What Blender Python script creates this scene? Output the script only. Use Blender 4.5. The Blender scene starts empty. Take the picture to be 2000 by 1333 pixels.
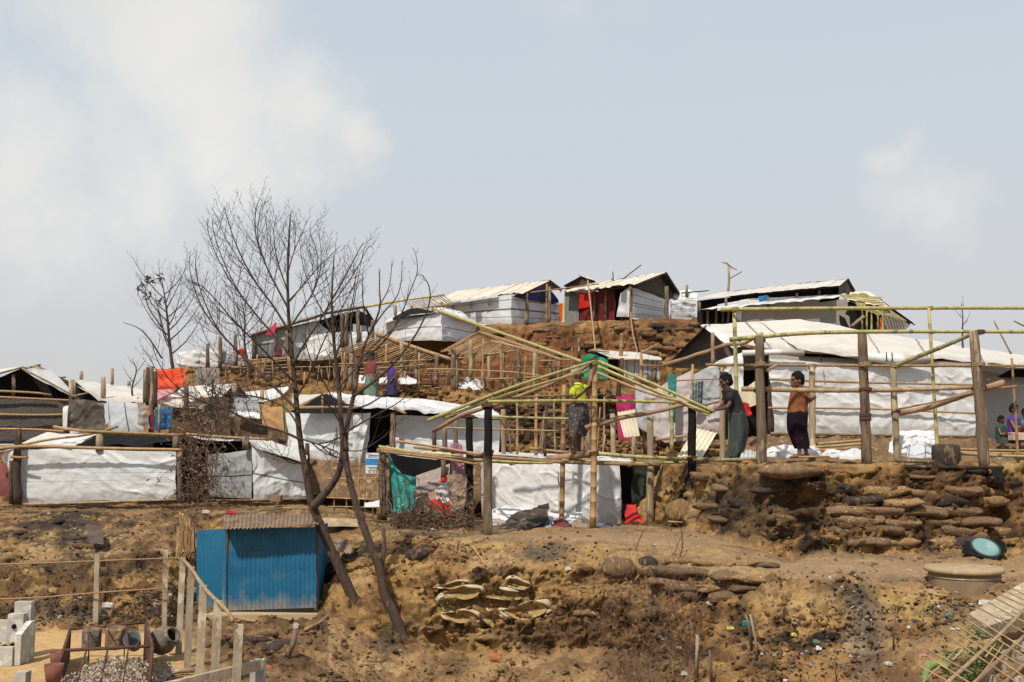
import bpy, bmesh, math, random
import numpy as np
from mathutils import Vector, Matrix, Euler
R = math.radians
S = bpy.context.scene
COL = S.collection
# ------------------------------------------------------------------ camera, sky, sun, exposure
F = 1944.0; HOR = 890.0; TH = math.atan((HOR-666.5)/F)
cam_d = bpy.data.cameras.new('camera'); cam = bpy.data.objects.new('camera', cam_d); COL.objects.link(cam)
cam_d.sensor_width = 36; cam_d.lens = 36*F/2000; cam_d.clip_end = 3000; cam_d.clip_start = .1
cam.location = (0,0,0); cam.rotation_euler = (R(90)+TH, 0, 0); S.camera = cam
S.view_settings.view_transform = 'Standard'; S.view_settings.look = 'None'
S.view_settings.exposure = 0.0; S.view_settings.gamma = 1; S.view_settings.use_curve_mapping = False
SUNDIR = Vector((0.36, 0.72, -1.05)).normalized()      # the way the light travels
sun_d = bpy.data.lights.new('sun', 'SUN'); sun = bpy.data.objects.new('sun', sun_d); COL.objects.link(sun)
sun_d.energy = 4.7; sun_d.angle = R(1.6); sun_d.color = (1, .93, .82)
sun.rotation_euler = SUNDIR.to_track_quat('-Z', 'Y').to_euler(); sun.location = (-20, -20, 40)
def W(px, py, Y):
    xc = (px-1000)/F; yc = (666.5-py)/F
    d = Vector((xc, math.cos(TH)-yc*math.sin(TH), math.sin(TH)+yc*math.cos(TH)))
    return d*(Y/d.y)
def zz(py, Y): return W(1000, py, Y).z
def proj(v):
    fw = v.y*math.cos(TH)+v.z*math.sin(TH); up = -v.y*math.sin(TH)+v.z*math.cos(TH)
    return 1000+F*v.x/fw, 666.5-F*up/fw
def world():
    w = bpy.data.worlds.new("World"); S.world = w; w.use_nodes = True
    nt = w.node_tree; nt.nodes.clear(); N = nt.nodes.new; L = nt.links.new
    out = N('ShaderNodeOutputWorld'); bg = N('ShaderNodeBackground'); L(bg.outputs[0], out.inputs[0])
    sky = N('ShaderNodeTexSky'); sky.sky_type = 'NISHITA'; sky.sun_disc = False
    s = -SUNDIR; sky.sun_elevation = math.asin(s.z); sky.sun_rotation = math.atan2(s.x, s.y)
    sky.dust_density = 6; sky.air_density = 1.2; sky.ozone_density = 1
    sc = N('ShaderNodeVectorMath'); sc.operation = 'SCALE'; sc.inputs[3].default_value = 1.0
    L(sky.outputs[0], sc.inputs[0])
    tc = N('ShaderNodeTexCoord')
    # wide grey haze, a little bluer higher up
    sep = N('ShaderNodeSeparateXYZ'); L(tc.outputs['Generated'], sep.inputs[0])
    rmp = N('ShaderNodeValToRGB'); L(sep.outputs['Z'], rmp.inputs[0])
    e = rmp.color_ramp.elements
    e[0].position = 0.0; e[0].color = (.64,.635,.63,1); e[1].position = .6; e[1].color = (.55,.61,.70,1)
    m = e.new(.14); m.color = (.665,.67,.69,1); m = e.new(.33); m.color = (.615,.685,.745,1)
    # clouds
    nz = N('ShaderNodeTexNoise'); nz.inputs['Scale'].default_value = 5.0; nz.inputs['Detail'].default_value = 9; nz.inputs['Roughness'].default_value = .55
    L(tc.outputs['Generated'], nz.inputs['Vector'])
    nw = N('ShaderNodeTexNoise'); nw.inputs['Scale'].default_value = 6.5; nw.inputs['Detail'].default_value = 7; nw.inputs['Roughness'].default_value = .6; L(tc.outputs['Generated'], nw.inputs['Vector'])
    w1 = N('ShaderNodeVectorMath'); w1.operation = 'SUBTRACT'; L(nw.outputs['Color'], w1.inputs[0]); w1.inputs[1].default_value = (.5,.5,.5)
    w2 = N('ShaderNodeVectorMath'); w2.operation = 'SCALE'; w2.inputs[3].default_value = .16; L(w1.outputs[0], w2.inputs[0])
    wp = N('ShaderNodeVectorMath'); wp.operation = 'ADD'; L(w2.outputs[0], wp.inputs[0]); L(tc.outputs['Generated'], wp.inputs[1])
    acc = None
    def blob(px, py, rad, amp):
        nonlocal acc
        d = W(px, py, 1).normalized()
        sub = N('ShaderNodeVectorMath'); sub.operation = 'DISTANCE'; L(wp.outputs[0], sub.inputs[0]); sub.inputs[1].default_value = d
        mr = N('ShaderNodeMapRange'); mr.interpolation_type = 'SMOOTHSTEP'; L(sub.outputs['Value'], mr.inputs[0])
        mr.inputs[1].default_value = rad/F*1.5; mr.inputs[2].default_value = 0; mr.inputs[3].default_value = 0; mr.inputs[4].default_value = amp
        if acc is None: acc = mr.outputs[0]
        else:
            a = N('ShaderNodeMath'); a.operation = 'MAXIMUM'; L(acc, a.inputs[0]); L(mr.outputs[0], a.inputs[1]); acc = a.outputs[0]
    for b in [(-60,330,300,.9),(-250,60,300,.8),(290,40,210,1),(400,170,230,1),(560,200,170,1),(660,260,90,.9),(200,300,230,.75),(480,330,130,.7),(30,130,110,.5),(1790,290,70,.55),(1850,400,110,.6),(-300,520,260,.6),(2600,200,400,.7)]: blob(*b)
    ad = N('ShaderNodeMath'); ad.operation = 'MULTIPLY_ADD'; L(nz.outputs[0], ad.inputs[0]); ad.inputs[1].default_value = 1.5; L(acc, ad.inputs[2])
    mk = N('ShaderNodeMapRange'); mk.interpolation_type = 'SMOOTHSTEP'; L(ad.outputs[0], mk.inputs[0])
    mk.inputs[1].default_value = .85; mk.inputs[2].default_value = 1.7; mk.inputs[3].default_value = 0; mk.inputs[4].default_value = .85
    mix0 = N('ShaderNodeMix'); mix0.data_type = 'RGBA'; mix0.inputs[0].default_value = .93
    L(sc.outputs[0], mix0.inputs[6]); L(rmp.outputs[0], mix0.inputs[7])
    sc.inputs[3].default_value = .12
    mix = N('ShaderNodeMix'); mix.data_type = 'RGBA'; L(mk.outputs[0], mix.inputs[0]); L(mix0.outputs[2], mix.inputs[6])
    nz2 = N('ShaderNodeTexNoise'); nz2.inputs['Scale'].default_value = 3.0; nz2.inputs['Detail'].default_value = 6; L(tc.outputs['Generated'], nz2.inputs['Vector'])
    cr = N('ShaderNodeValToRGB'); L(nz2.outputs[0], cr.inputs[0])
    cr.color_ramp.elements[0].position = .3; cr.color_ramp.elements[0].color = (.74,.725,.70,1)
    cr.color_ramp.elements[1].position = .7; cr.color_ramp.elements[1].color = (.90,.88,.84,1)
    L(cr.outputs[0], mix.inputs[7])
    L(mix.outputs[2], bg.inputs[0]); bg.inputs[1].default_value = 1.0
world()

# ------------------------------------------------------------------ noise in numpy
def _h(ix, iy, iz, seed):
    with np.errstate(over='ignore'):
        h = (ix.astype(np.int64).astype(np.uint32)*np.uint32(374761393)) ^ (iy.astype(np.int64).astype(np.uint32)*np.uint32(668265263)) ^ (iz.astype(np.int64).astype(np.uint32)*np.uint32(2147483647-918273)) ^ np.uint32(seed*7919+13)
        h = (h ^ (h >> np.uint32(13)))*np.uint32(1274126177); h = (h ^ (h >> np.uint32(16)))*np.uint32(2246822519); h ^= h >> np.uint32(15)
    return h.astype(np.float64)/4294967295.0
def vn(P, seed=0):
    P = np.asarray(P, float); I = np.floor(P); f = P-I; f = f*f*(3-2*f); I = I.astype(np.int64)
    r = 0
    for dx in (0,1):
        wx = f[...,0] if dx else 1-f[...,0]
        for dy in (0,1):
            wy = f[...,1] if dy else 1-f[...,1]
            for dz in (0,1):
                wz = f[...,2] if dz else 1-f[...,2]
                r = r+wx*wy*wz*_h(I[...,0]+dx, I[...,1]+dy, I[...,2]+dz, seed)
    return r*2-1
def fbm(P, octv=4, seed=0, gain=.5):
    P = np.asarray(P, float); a = 1; s = 0; t = 0
    for o in range(octv): s = s+a*vn(P*(2.03**o)+o*17.3, seed+o); t += a; a *= gain
    return s/t
def worley(P, seed=0):
    P = np.asarray(P, float); I = np.floor(P).astype(np.int64); f = P-I
    b = np.full(P.shape[:-1], 9.0); b2 = b.copy()
    for dx in (-1,0,1):
        for dy in (-1,0,1):
            for dz in (-1,0,1):
                cx, cy, cz = I[...,0]+dx, I[...,1]+dy, I[...,2]+dz
                d = (dx+_h(cx,cy,cz,seed)-f[...,0])**2+(dy+_h(cx,cy,cz,seed+1)-f[...,1])**2+(dz+_h(cx,cy,cz,seed+2)-f[...,2])**2
                n = d < b; b2 = np.where(n, b, np.minimum(b2, d)); b = np.where(n, d, b)
    return np.sqrt(b), np.sqrt(b2)
def sst(a, b, x):
    t = np.clip((x-a)/(b-a), 0, 1); return t*t*(3-2*t)

# ------------------------------------------------------------------ materials
MATS = {}
def _nt(name):
    m = bpy.data.materials.new(name); m.use_nodes = True; nt = m.node_tree
    return m, nt, nt.nodes['Principled BSDF'], nt.nodes.new, nt.links.new
def mat(name, c1, c2=None, rough=.8, scale=3., stretch=(1,1,1), coord='Object', bump=.3, bscale=20., var=.15, metal=0, c3=None, c3pos=.62, detail=5, trans=0., spec=.3, bdist=.01):
    if name in MATS: return MATS[name]
    m, nt, bs, N, L = _nt(name)
    c2 = c2 or tuple(x*.7 for x in c1)
    tc = N('ShaderNodeTexCoord'); mp = N('ShaderNodeMapping'); mp.inputs['Scale'].default_value = stretch
    oi = N('ShaderNodeObjectInfo')
    av = N('ShaderNodeVectorMath'); av.operation = 'ADD'; sv = N('ShaderNodeVectorMath'); sv.operation = 'SCALE'; sv.inputs[3].default_value = 37
    cb = N('ShaderNodeCombineXYZ'); L(oi.outputs['Random'], cb.inputs[0]); L(oi.outputs['Random'], cb.inputs[2]); L(cb.outputs[0], sv.inputs[0])
    L(tc.outputs[coord], av.inputs[0]); L(sv.outputs[0], av.inputs[1]); L(av.outputs[0], mp.inputs[0])
    nz = N('ShaderNodeTexNoise'); nz.inputs['Scale'].default_value = scale; nz.inputs['Detail'].default_value = detail; nz.inputs['Roughness'].default_value = .62; L(mp.outputs[0], nz.inputs[0])
    rp = N('ShaderNodeValToRGB'); L(nz.outputs[0], rp.inputs[0]); e = rp.color_ramp.elements
    e[0].position = .33; e[0].color = (*c1,1); e[1].position = .66 if c3 is None else .55; e[1].color = (*c2,1)
    if c3: x = e.new(c3pos); x.color = (*c3,1)
    hv = N('ShaderNodeHueSaturation'); L(rp.outputs[0], hv.inputs['Color'])
    mr = N('ShaderNodeMapRange'); L(oi.outputs['Random'], mr.inputs[0]); mr.inputs[3].default_value = 1-var; mr.inputs[4].default_value = 1+var
    L(mr.outputs[0], hv.inputs['Value']); L(hv.outputs[0], bs.inputs['Base Color'])
    bs.inputs['Roughness'].default_value = rough; bs.inputs['Metallic'].default_value = metal; bs.inputs['Specular IOR Level'].default_value = spec
    n2 = N('ShaderNodeTexNoise'); n2.inputs['Scale'].default_value = bscale; n2.inputs['Detail'].default_value = 5; L(mp.outputs[0], n2.inputs[0])
    bp = N('ShaderNodeBump'); bp.inputs['Strength'].default_value = bump; bp.inputs['Distance'].default_value = bdist; L(n2.outputs[0], bp.inputs['Height']); L(bp.outputs[0], bs.inputs['Normal'])
    MATS[name] = m; return m
def tarp_mat(name, col, stripes=(), axis='v', dirt=.25, rough=.45, scol=(.035,.04,.05), dirtcol=(.30,.24,.17), trans=.12, wrinkle=.4):
    """plastic sheet; stripes = (position, half width) in uv; dirt settles in blotches"""
    if name in MATS: return MATS[name]
    m, nt, bs, N, L = _nt(name)
    uv = N('ShaderNodeUVMap'); tc = N('ShaderNodeTexCoord'); oi = N('ShaderNodeObjectInfo')
    n1 = N('ShaderNodeTexNoise'); n1.inputs['Scale'].default_value = 1.7; n1.inputs['Detail'].default_value = 8; n1.inputs['Roughness'].default_value = .65
    av = N('ShaderNodeVectorMath'); av.operation = 'ADD'; L(tc.outputs['Object'], av.inputs[0]); L(oi.outputs['Random'], av.inputs[1]); L(av.outputs[0], n1.inputs[0])
    mr = N('ShaderNodeMapRange'); L(n1.outputs[0], mr.inputs[0]); mr.inputs[1].default_value = .45; mr.inputs[2].default_value = .75; mr.inputs[3].default_value = 0; mr.inputs[4].default_value = dirt
    mx = N('ShaderNodeMix'); mx.data_type = 'RGBA'; L(mr.outputs[0], mx.inputs[0]); mx.inputs[6].default_value = (*col,1); mx.inputs[7].default_value = (*dirtcol,1)
    last = mx.outputs[2]
    # mud and soot splashed up from the lower hem
    su = N('ShaderNodeSeparateXYZ'); L(uv.outputs[0], su.inputs[0]); n4 = N('ShaderNodeTexNoise'); n4.inputs['Scale'].default_value = 6; n4.inputs['Detail'].default_value = 6; L(av.outputs[0], n4.inputs[0])
    am = N('ShaderNodeMath'); am.operation = 'MULTIPLY_ADD'; L(n4.outputs[0], am.inputs[0]); am.inputs[1].default_value = .55; L(su.outputs[1], am.inputs[2])
    m4 = N('ShaderNodeMapRange'); L(am.outputs[0], m4.inputs[0]); m4.inputs[1].default_value = 1.05; m4.inputs[2].default_value = 1.32; m4.inputs[3].default_value = 0; m4.inputs[4].default_value = min(.6, .25+dirt)
    x4 = N('ShaderNodeMix'); x4.data_type = 'RGBA'; L(m4.outputs[0], x4.inputs[0]); L(last, x4.inputs[6]); x4.inputs[7].default_value = (*dirtcol,1); last = x4.outputs[2]
    if stripes:
        sp = N('ShaderNodeSeparateXYZ'); L(uv.outputs[0], sp.inputs[0])
        for (p, w) in stripes:
            a = N('ShaderNodeMath'); a.operation = 'SUBTRACT'; L(sp.outputs[1 if axis == 'v' else 0], a.inputs[0]); a.inputs[1].default_value = p
            b = N('ShaderNodeMath'); b.operation = 'ABSOLUTE'; L(a.outputs[0], b.inputs[0])
            c = N('ShaderNodeMath'); c.operation = 'LESS_THAN'; L(b.outputs[0], c.inputs[0]); c.inputs[1].default_value = w
            d = N('ShaderNodeMath'); d.operation = 'MULTIPLY'; L(c.outputs[0], d.inputs[0]); d.inputs[1].default_value = .85
            m2 = N('ShaderNodeMix'); m2.data_type = 'RGBA'; L(d.outputs[0], m2.inputs[0]); L(last, m2.inputs[6]); m2.inputs[7].default_value = (*scol,1); last = m2.outputs[2]
    L(last, bs.inputs['Base Color']); bs.inputs['Roughness'].default_value = rough; bs.inputs['Specular IOR Level'].default_value = .35
    # creases
    mp = N('ShaderNodeMapping'); mp.inputs['Scale'].default_value = (1.6,1.6,3.2); L(av.outputs[0], mp.inputs[0])
    n2 = N('ShaderNodeTexNoise'); n2.noise_type = 'RIDGED_MULTIFRACTAL'; n2.inputs['Scale'].default_value = 1.1; n2.inputs['Detail'].default_value = 4; n2.inputs['Distortion'].default_value = .6; L(mp.outputs[0], n2.inputs[0])
    bp = N('ShaderNodeBump'); bp.inputs['Strength'].default_value = wrinkle; bp.inputs['Distance'].default_value = .03; L(n2.outputs[0], bp.inputs['Height'])
    n5 = N('ShaderNodeTexVoronoi'); n5.feature = 'DISTANCE_TO_EDGE'; n5.inputs['Scale'].default_value = 2.6; mq = N('ShaderNodeMapping'); mq.inputs['Rotation'].default_value = (0,.5,0); mq.inputs['Scale'].default_value = (1,1,2.4); nd = N('ShaderNodeVectorMath'); nd.operation = 'ADD'; L(av.outputs[0], nd.inputs[0]); L(n1.outputs['Color'], nd.inputs[1]); L(nd.outputs[0], mq.inputs[0]); L(mq.outputs[0], n5.inputs[0])
    cl = N('ShaderNodeMapRange'); L(n5.outputs[0], cl.inputs[0]); cl.inputs[2].default_value = .12; b2 = N('ShaderNodeBump'); b2.inputs['Strength'].default_value = .22; b2.inputs['Distance'].default_value = .018; L(cl.outputs[0], b2.inputs['Height']); L(bp.outputs[0], b2.inputs['Normal']); L(b2.outputs[0], bs.inputs['Normal'])
    if trans > 0:
        out = nt.nodes['Material Output']; tl = N('ShaderNodeBsdfTranslucent'); L(last, tl.inputs[0]); ms = N('ShaderNodeMixShader'); ms.inputs[0].default_value = trans
        L(bs.outputs[0], ms.inputs[1]); L(tl.outputs[0], ms.inputs[2]); L(ms.outputs[0], out.inputs[0])
    MATS[name] = m; return m
def attr_mat(name, rough=.95, bump=.4, bscale=14., grain=.18):
    m, nt, bs, N, L = _nt(name)
    at = N('ShaderNodeAttribute'); at.attribute_name = 'soil'; tc = N('ShaderNodeTexCoord')
    n1 = N('ShaderNodeTexNoise'); n1.inputs['Scale'].default_value = bscale; n1.inputs['Detail'].default_value = 8; n1.inputs['Roughness'].default_value = .7; L(tc.outputs['Object'], n1.inputs[0])
    mr = N('ShaderNodeMapRange'); L(n1.outputs[0], mr.inputs[0]); mr.inputs[1].default_value = .3; mr.inputs[2].default_value = .7; mr.inputs[3].default_value = 1-grain*1.4; mr.inputs[4].default_value = 1+grain
    hv = N('ShaderNodeHueSaturation'); L(at.outputs[0], hv.inputs['Color']); L(mr.outputs[0], hv.inputs['Value']); L(hv.outputs[0], bs.inputs['Base Color'])
    n3 = N('ShaderNodeTexNoise'); n3.inputs['Scale'].default_value = 40; n3.inputs['Detail'].default_value = 6; n3.inputs['Roughness'].default_value = .7; L(tc.outputs['Object'], n3.inputs[0])
    bp = N('ShaderNodeBump'); bp.inputs['Strength'].default_value = bump; bp.inputs['Distance'].default_value = .02; L(n3.outputs[0], bp.inputs['Height']); L(bp.outputs[0], bs.inputs['Normal'])
    bs.inputs['Roughness'].default_value = rough; bs.inputs['Specular IOR Level'].default_value = .1
    MATS[name] = m; return m

# ------------------------------------------------------------------ things and parts
USED = {}
def meshof(name, v, f, uv=None, smooth=True):
    me = bpy.data.meshes.new(name); me.from_pydata([tuple(p) for p in v], [], [tuple(q) for q in f])
    if uv is not None:
        l = me.uv_layers.new(name='UVMap'); idx = np.empty(len(me.loops), np.int32); me.loops.foreach_get('vertex_index', idx)
        l.data.foreach_set('uv', np.asarray(uv, np.float32)[idx].ravel())
    if smooth: me.polygons.foreach_set('use_smooth', [True]*len(me.polygons))
    return me
def thing(name, label, cat, loc, group=None):
    o = bpy.data.objects.new(name, None); COL.objects.link(o); o.location = loc; o.empty_display_size = .2
    o['label'] = label; o['category'] = cat
    if group: o['group'] = group
    return o
def link(name, me, m, parent=None, label=None):
    o = bpy.data.objects.new(name, me); COL.objects.link(o)
    if m and not me.materials: me.materials.append(m)
    if parent: o.parent = parent
    if label: o['label'] = label
    return o
def rootloc(p):
    l = Vector((0,0,0))
    while p is not None: l = l+p.location; p = p.parent
    return l
def part(T, name, v, f, m, uv=None, smooth=True, label=None):
    """mesh given in world coordinates, linked as a child of T"""
    l = rootloc(T) if T is not None else Vector((0,0,0))
    v = np.asarray([tuple(p) for p in v], float)-np.array(l)
    return link(name, meshof(name, v, f, uv, smooth), m, T, label)
def single(name, label, cat, v, f, m, uv=None, smooth=True, group=None, kind=None):
    """a top-level thing of one mesh, origin at its base"""
    v = np.asarray([tuple(p) for p in v], float); l = np.array([v[:,0].mean(), v[:,1].mean(), v[:,2].min()])
    o = link(name, meshof(name, v-l, f, uv, smooth), m); o.location = l; o['label'] = label; o['category'] = cat
    if group: o['group'] = group
    if kind: o['kind'] = kind
    return o
class MB:
    def __init__(s): s.v = []; s.f = []; s.uv = []
    def add(s, v, f, uv=None):
        n = len(s.v); s.v += [tuple(p) for p in v]; s.f += [tuple(i+n for i in q) for q in f]; s.uv += list(uv) if uv is not None else [(p[0], p[2]) for p in v]
        return s
    def box(s, c, d, rot=None, jit=0, rnd=random):
        M = rot or Matrix.Identity(3); v = []
        for z in (-1,1):
            for y in (-1,1):
                for x in (-1,1): v.append(Vector(c)+M@Vector((x*d[0]/2+rnd.uniform(-jit,jit), y*d[1]/2+rnd.uniform(-jit,jit), z*d[2]/2+rnd.uniform(-jit,jit))))
        return s.add(v, [(0,2,3,1),(4,5,7,6),(0,1,5,4),(2,6,7,3),(0,4,6,2),(1,3,7,5)])
def frame(t):
    t = t.normalized(); a = Vector((0,0,1)) if abs(t.z) < .9 else Vector((1,0,0)); x = t.cross(a).normalized(); return x, t.cross(x).normalized()
def tube(pts, rad, seg=8, cap=True, jit=0., rnd=random, squash=1.):
    pts = [Vector(p) for p in pts]; n = len(pts)
    if not hasattr(rad, '__len__'): rad = [rad]*n
    elif len(rad) != n: rad = [rad[0]+(rad[-1]-rad[0])*i/(n-1) for i in range(n)]
    v = []; uv = []; f = []; L = 0; ph = rnd.random()*6; x = None
    for i, p in enumerate(pts):
        t = (pts[min(i+1,n-1)]-pts[max(i-1,0)])
        if t.length < 1e-9: t = Vector((0,0,1))
        if x is None: x, y = frame(t)
        else:
            t = t.normalized(); x = (x-t*x.dot(t)).normalized(); y = t.cross(x)
        if i: L += (p-pts[i-1]).length
        for k in range(seg):
            a = 2*math.pi*k/seg+ph; r = rad[i]*(1+rnd.uniform(-jit,jit)); v.append(p+x*math.cos(a)*r+y*math.sin(a)*r*squash); uv.append((k/seg, L))
    for i in range(n-1):
        for k in range(seg):
            a = i*seg+k; b = i*seg+(k+1)%seg; f.append((a, b, b+seg, a+seg))
    if cap: f.append(tuple(range(seg-1,-1,-1))); f.append(tuple((n-1)*seg+k for k in range(seg)))
    return v, f, uv
def densify(pts, step):
    pts = [Vector(p) for p in pts]; out = [pts[0]]
    for a, b in zip(pts, pts[1:]):
        k = max(1, int((b-a).length/step))
        for i in range(1, k+1): out.append(a.lerp(b, i/k))
    return out
def smoothline(pts, k=6):
    """Catmull-Rom through pts"""
    P = [Vector(p) for p in pts]
    if len(P) < 3: return densify(P, (P[1]-P[0]).length/k)
    Q = [P[0]*2-P[1]]+P+[P[-1]*2-P[-2]]; out = []
    for i in range(1, len(Q)-2):
        for j in range(k):
            t = j/k; a, b, c, d = Q[i-1:i+3]
            out.append(.5*((2*b)+(c-a)*t+(2*a-5*b+4*c-d)*t*t+(3*b-a-3*c+d)*t*t*t))
    out.append(P[-1]); return out
rg = random.Random(5)
def bamboo_line(pts, r, r1=None, node=.32, bow=.012, rnd=None, seg=8):
    """a culm: rings swell at its nodes"""
    rnd = rnd or rg; pts = [Vector(p) for p in pts]
    if len(pts) == 2:
        L = (pts[1]-pts[0]).length; x, y = frame(pts[1]-pts[0]); a, b = rnd.uniform(-bow,bow)*L, rnd.uniform(-bow,bow)*L
        pts = [pts[0].lerp(pts[1], t)+(x*a+y*b)*math.sin(math.pi*t) for t in (0,.25,.5,.75,1)]
    else: pts = smoothline(pts, 4)
    d = [0]
    for a, b in zip(pts, pts[1:]): d.append(d[-1]+(b-a).length)
    T = d[-1]; r1 = r1 or r*.8
    def at(s):
        s = min(max(s,0),T)
        for i in range(len(pts)-1):
            if s <= d[i+1]+1e-9: return pts[i].lerp(pts[i+1], (s-d[i])/max(1e-9,(d[i+1]-d[i])))
        return pts[-1]
    ss = [0]; s = rnd.uniform(.1,1)*node; nodes = []
    while s < T-.03: nodes.append(s); s += node*rnd.uniform(.85,1.15)
    P = [at(0)]; rr = [r]
    for s in nodes:
        b = r+(r1-r)*s/T
        for o, k in ((-.018,.97),(0,1.16),(.018,.97)):
            P.append(at(s+o)); rr.append(b*k)
    P.append(at(T)); rr.append(r1)
    return tube(P, rr, seg, rnd=rnd)
def bamboo(T, name, pts, r, m='bamboo_tan', r1=None, label=None, **k):
    v, f, uv = bamboo_line(pts, r, r1, **k); return part(T, name, v, f, MATS[m] if isinstance(m,str) else m, uv, label=label)
def log_line(pts, r, r1=None, jit=.06, seg=9, wob=.02, rnd=None):
    rnd = rnd or rg; pts = densify(pts, .22); r1 = r1 or r*.85; n = len(pts); P = []
    for i, p in enumerate(pts):
        w = wob if 0 < i < n-1 else 0
        P.append(p+Vector((rnd.uniform(-w,w), rnd.uniform(-w,w), rnd.uniform(-w,w)*.3)))
    rr = [(r+(r1-r)*i/(n-1))*(1+rnd.uniform(-jit,jit)) for i in range(n)]
    return tube(P, rr, seg, jit=.05, rnd=rnd)
def log(T, name, pts, r, m='timber', r1=None, label=None, **k):
    v, f, uv = log_line(pts, r, r1, **k); return part(T, name, v, f, MATS[m] if isinstance(m,str) else m, uv, label=label)
def resample(pl, n):
    pl = [Vector(p) for p in pl]; d = [0]
    for a, b in zip(pl, pl[1:]): d.append(d[-1]+(b-a).length)
    out = []
    for i in range(n):
        s = d[-1]*i/(n-1); j = 0
        while j < len(pl)-2 and s > d[j+1]: j += 1
        out.append(pl[j].lerp(pl[j+1], (s-d[j])/max(1e-9, d[j+1]-d[j])))
    return out
SEED = [100]
def cloth(top, bot, nu=40, nv=20, wr=.03, fold=0., ff=3., sag=0., belly=0., ragged=0., scale=2.5, seed=None, diag=.4):
    """sheet between an upper and a lower polyline: creases, vertical folds, sagging top, frayed hem"""
    SEED[0] += 1; sd = seed or SEED[0]
    A = np.array([tuple(p) for p in resample(top, nu+1)]); B = np.array([tuple(p) for p in resample(bot, nu+1)])
    t = np.linspace(0,1,nv+1)[:,None,None]; G = A[None]*(1-t)+B[None]*t
    u = np.linspace(0,1,nu+1)[None,:]*np.ones((nv+1,1)); v = np.linspace(0,1,nv+1)[:,None]*np.ones((1,nu+1))
    e1 = (A[-1]-A[0]); e2 = (B.mean(0)-A.mean(0)); n = np.cross(e1, e2); n /= max(1e-9, np.linalg.norm(n))
    if n[1] > 0: n = -n
    L = np.linalg.norm(e1); H = np.linalg.norm(e2)
    Q = np.stack([u*L, v*H, u*0+sd*3.7], -1)
    th = rg.uniform(-.6,.6)+diag*.5; ca, sa = math.cos(th), math.sin(th)
    Q0 = np.stack([u*L, v*H, u*0+sd*3.7], -1); wq = np.stack([fbm(Q0*1.1,3,sd+2), fbm(Q0*1.1+5,3,sd+4), u*0], -1)*.45
    Qr = Q0+wq; Qr = np.stack([Qr[...,0]*ca+Qr[...,1]*sa, -Qr[...,0]*sa+Qr[...,1]*ca, Qr[...,2]], -1)
    Q = Q0
    c = fbm(Qr*np.array([scale*.5,scale*.9,1]), 4, sd)
    r1 = (1-np.abs(vn(Qr*np.array([scale*.45,scale*1.1,1]), sd+9)))**6; r2 = (1-np.abs(vn(Qr[...,[1,0,2]]*np.array([scale*.8,scale*1.5,1])+7, sd+12)))**7; r3 = (1-np.abs(vn((Qr+3)*np.array([scale*1.6,scale*3.4,1]), sd+14)))**6
    edge = np.minimum(1, 6*np.minimum(v, 1-v)+.25)
    dsp = wr*(c*.7+r1*.45+r2*.32+r3*.2)*edge
    ej = .018*min(1, L)
    G = G+(e1/max(L,1e-6))[None,None]*(ej*fbm(np.stack([v*H*2.2, u*6, u*0+sd], -1), 3, sd+20)*np.abs(2*u-1)**4)[...,None]*3
    G[...,2] += ej*2*fbm(np.stack([u*L*2.0, v*3, u*0+sd+4], -1), 3, sd+21)*np.abs(2*v-1)**4
    if fold: dsp = dsp+fold*np.sin(2*math.pi*(u*L*ff+.5*fbm(Q*np.array([1,.8,1]),2,sd+3)))*(.35+.65*v)
    if belly: dsp = dsp+belly*np.sin(math.pi*v)*np.sin(math.pi*u)
    G = G+n[None,None]*dsp[...,None]
    if sag: G[...,2] -= sag*np.abs(np.sin(math.pi*u*max(1,round(L/1.6))))*(1-v)
    if ragged: G[...,2] += ragged*fbm(np.stack([u*L*5,v*0,u*0+sd],-1),3,sd+5)*v**3
    V = G.reshape(-1,3); uv = np.stack([u.ravel(), v.ravel()], -1)
    F_ = []
    for j in range(nv):
        for i in range(nu): a = j*(nu+1)+i; F_.append((a, a+1, a+nu+2, a+nu+1))
    return V, F_, uv
def tarp(T, name, m, top, bot, label=None, **k):
    v, f, uv = cloth(top, bot, **k); return part(T, name, v, f, MATS[m] if isinstance(m,str) else m, uv, label=label)
def corr(TL, TR, BL, BR, pitch=.076, amp=.012, per=6, nv=4, dent=.01, seed=3):
    """corrugated sheet, waves run across from left to right"""
    TL, TR, BL, BR = map(Vector, (TL,TR,BL,BR)); L = (TR-TL).length; nu = max(8, int(L/pitch*per))
    n = (TR-TL).cross(BL-TL).normalized()
    if n.y > 0: n = -n
    V = []; uv = []
    for j in range(nv+1):
        for i in range(nu+1):
            s, t = i/nu, j/nv; p = TL.lerp(TR,s).lerp(BL.lerp(BR,s), t); V.append(p+n*amp*math.sin(2*math.pi*s*L/pitch)); uv.append((s*L, 1-t))
    V = np.array([tuple(p) for p in V]); V += np.array(n)[None]*(dent*fbm(V*3, 3, seed))[:,None]
    return V, [(j*(nu+1)+i, j*(nu+1)+i+1, (j+1)*(nu+1)+i+1, (j+1)*(nu+1)+i) for j in range(nv) for i in range(nu)], uv
def W3(l): return [W(*p) for p in l]
def lashing(T, p, r=.07, m='rope', turns=3, ax=None):
    p = Vector(p); mb = MB(); x, y = frame(ax or Vector((0,.2,1)))
    P = [p+(x*math.cos(a)+y*math.sin(a))*r+(ax or Vector((0,0,1)))*(.018*(a/6.28-turns/2)) for a in [i*.7 for i in range(int(turns*9))]]
    v, f, uv = tube(P, .009, 5); return part(T, 'lashing', v, f, MATS[m], uv)

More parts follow.
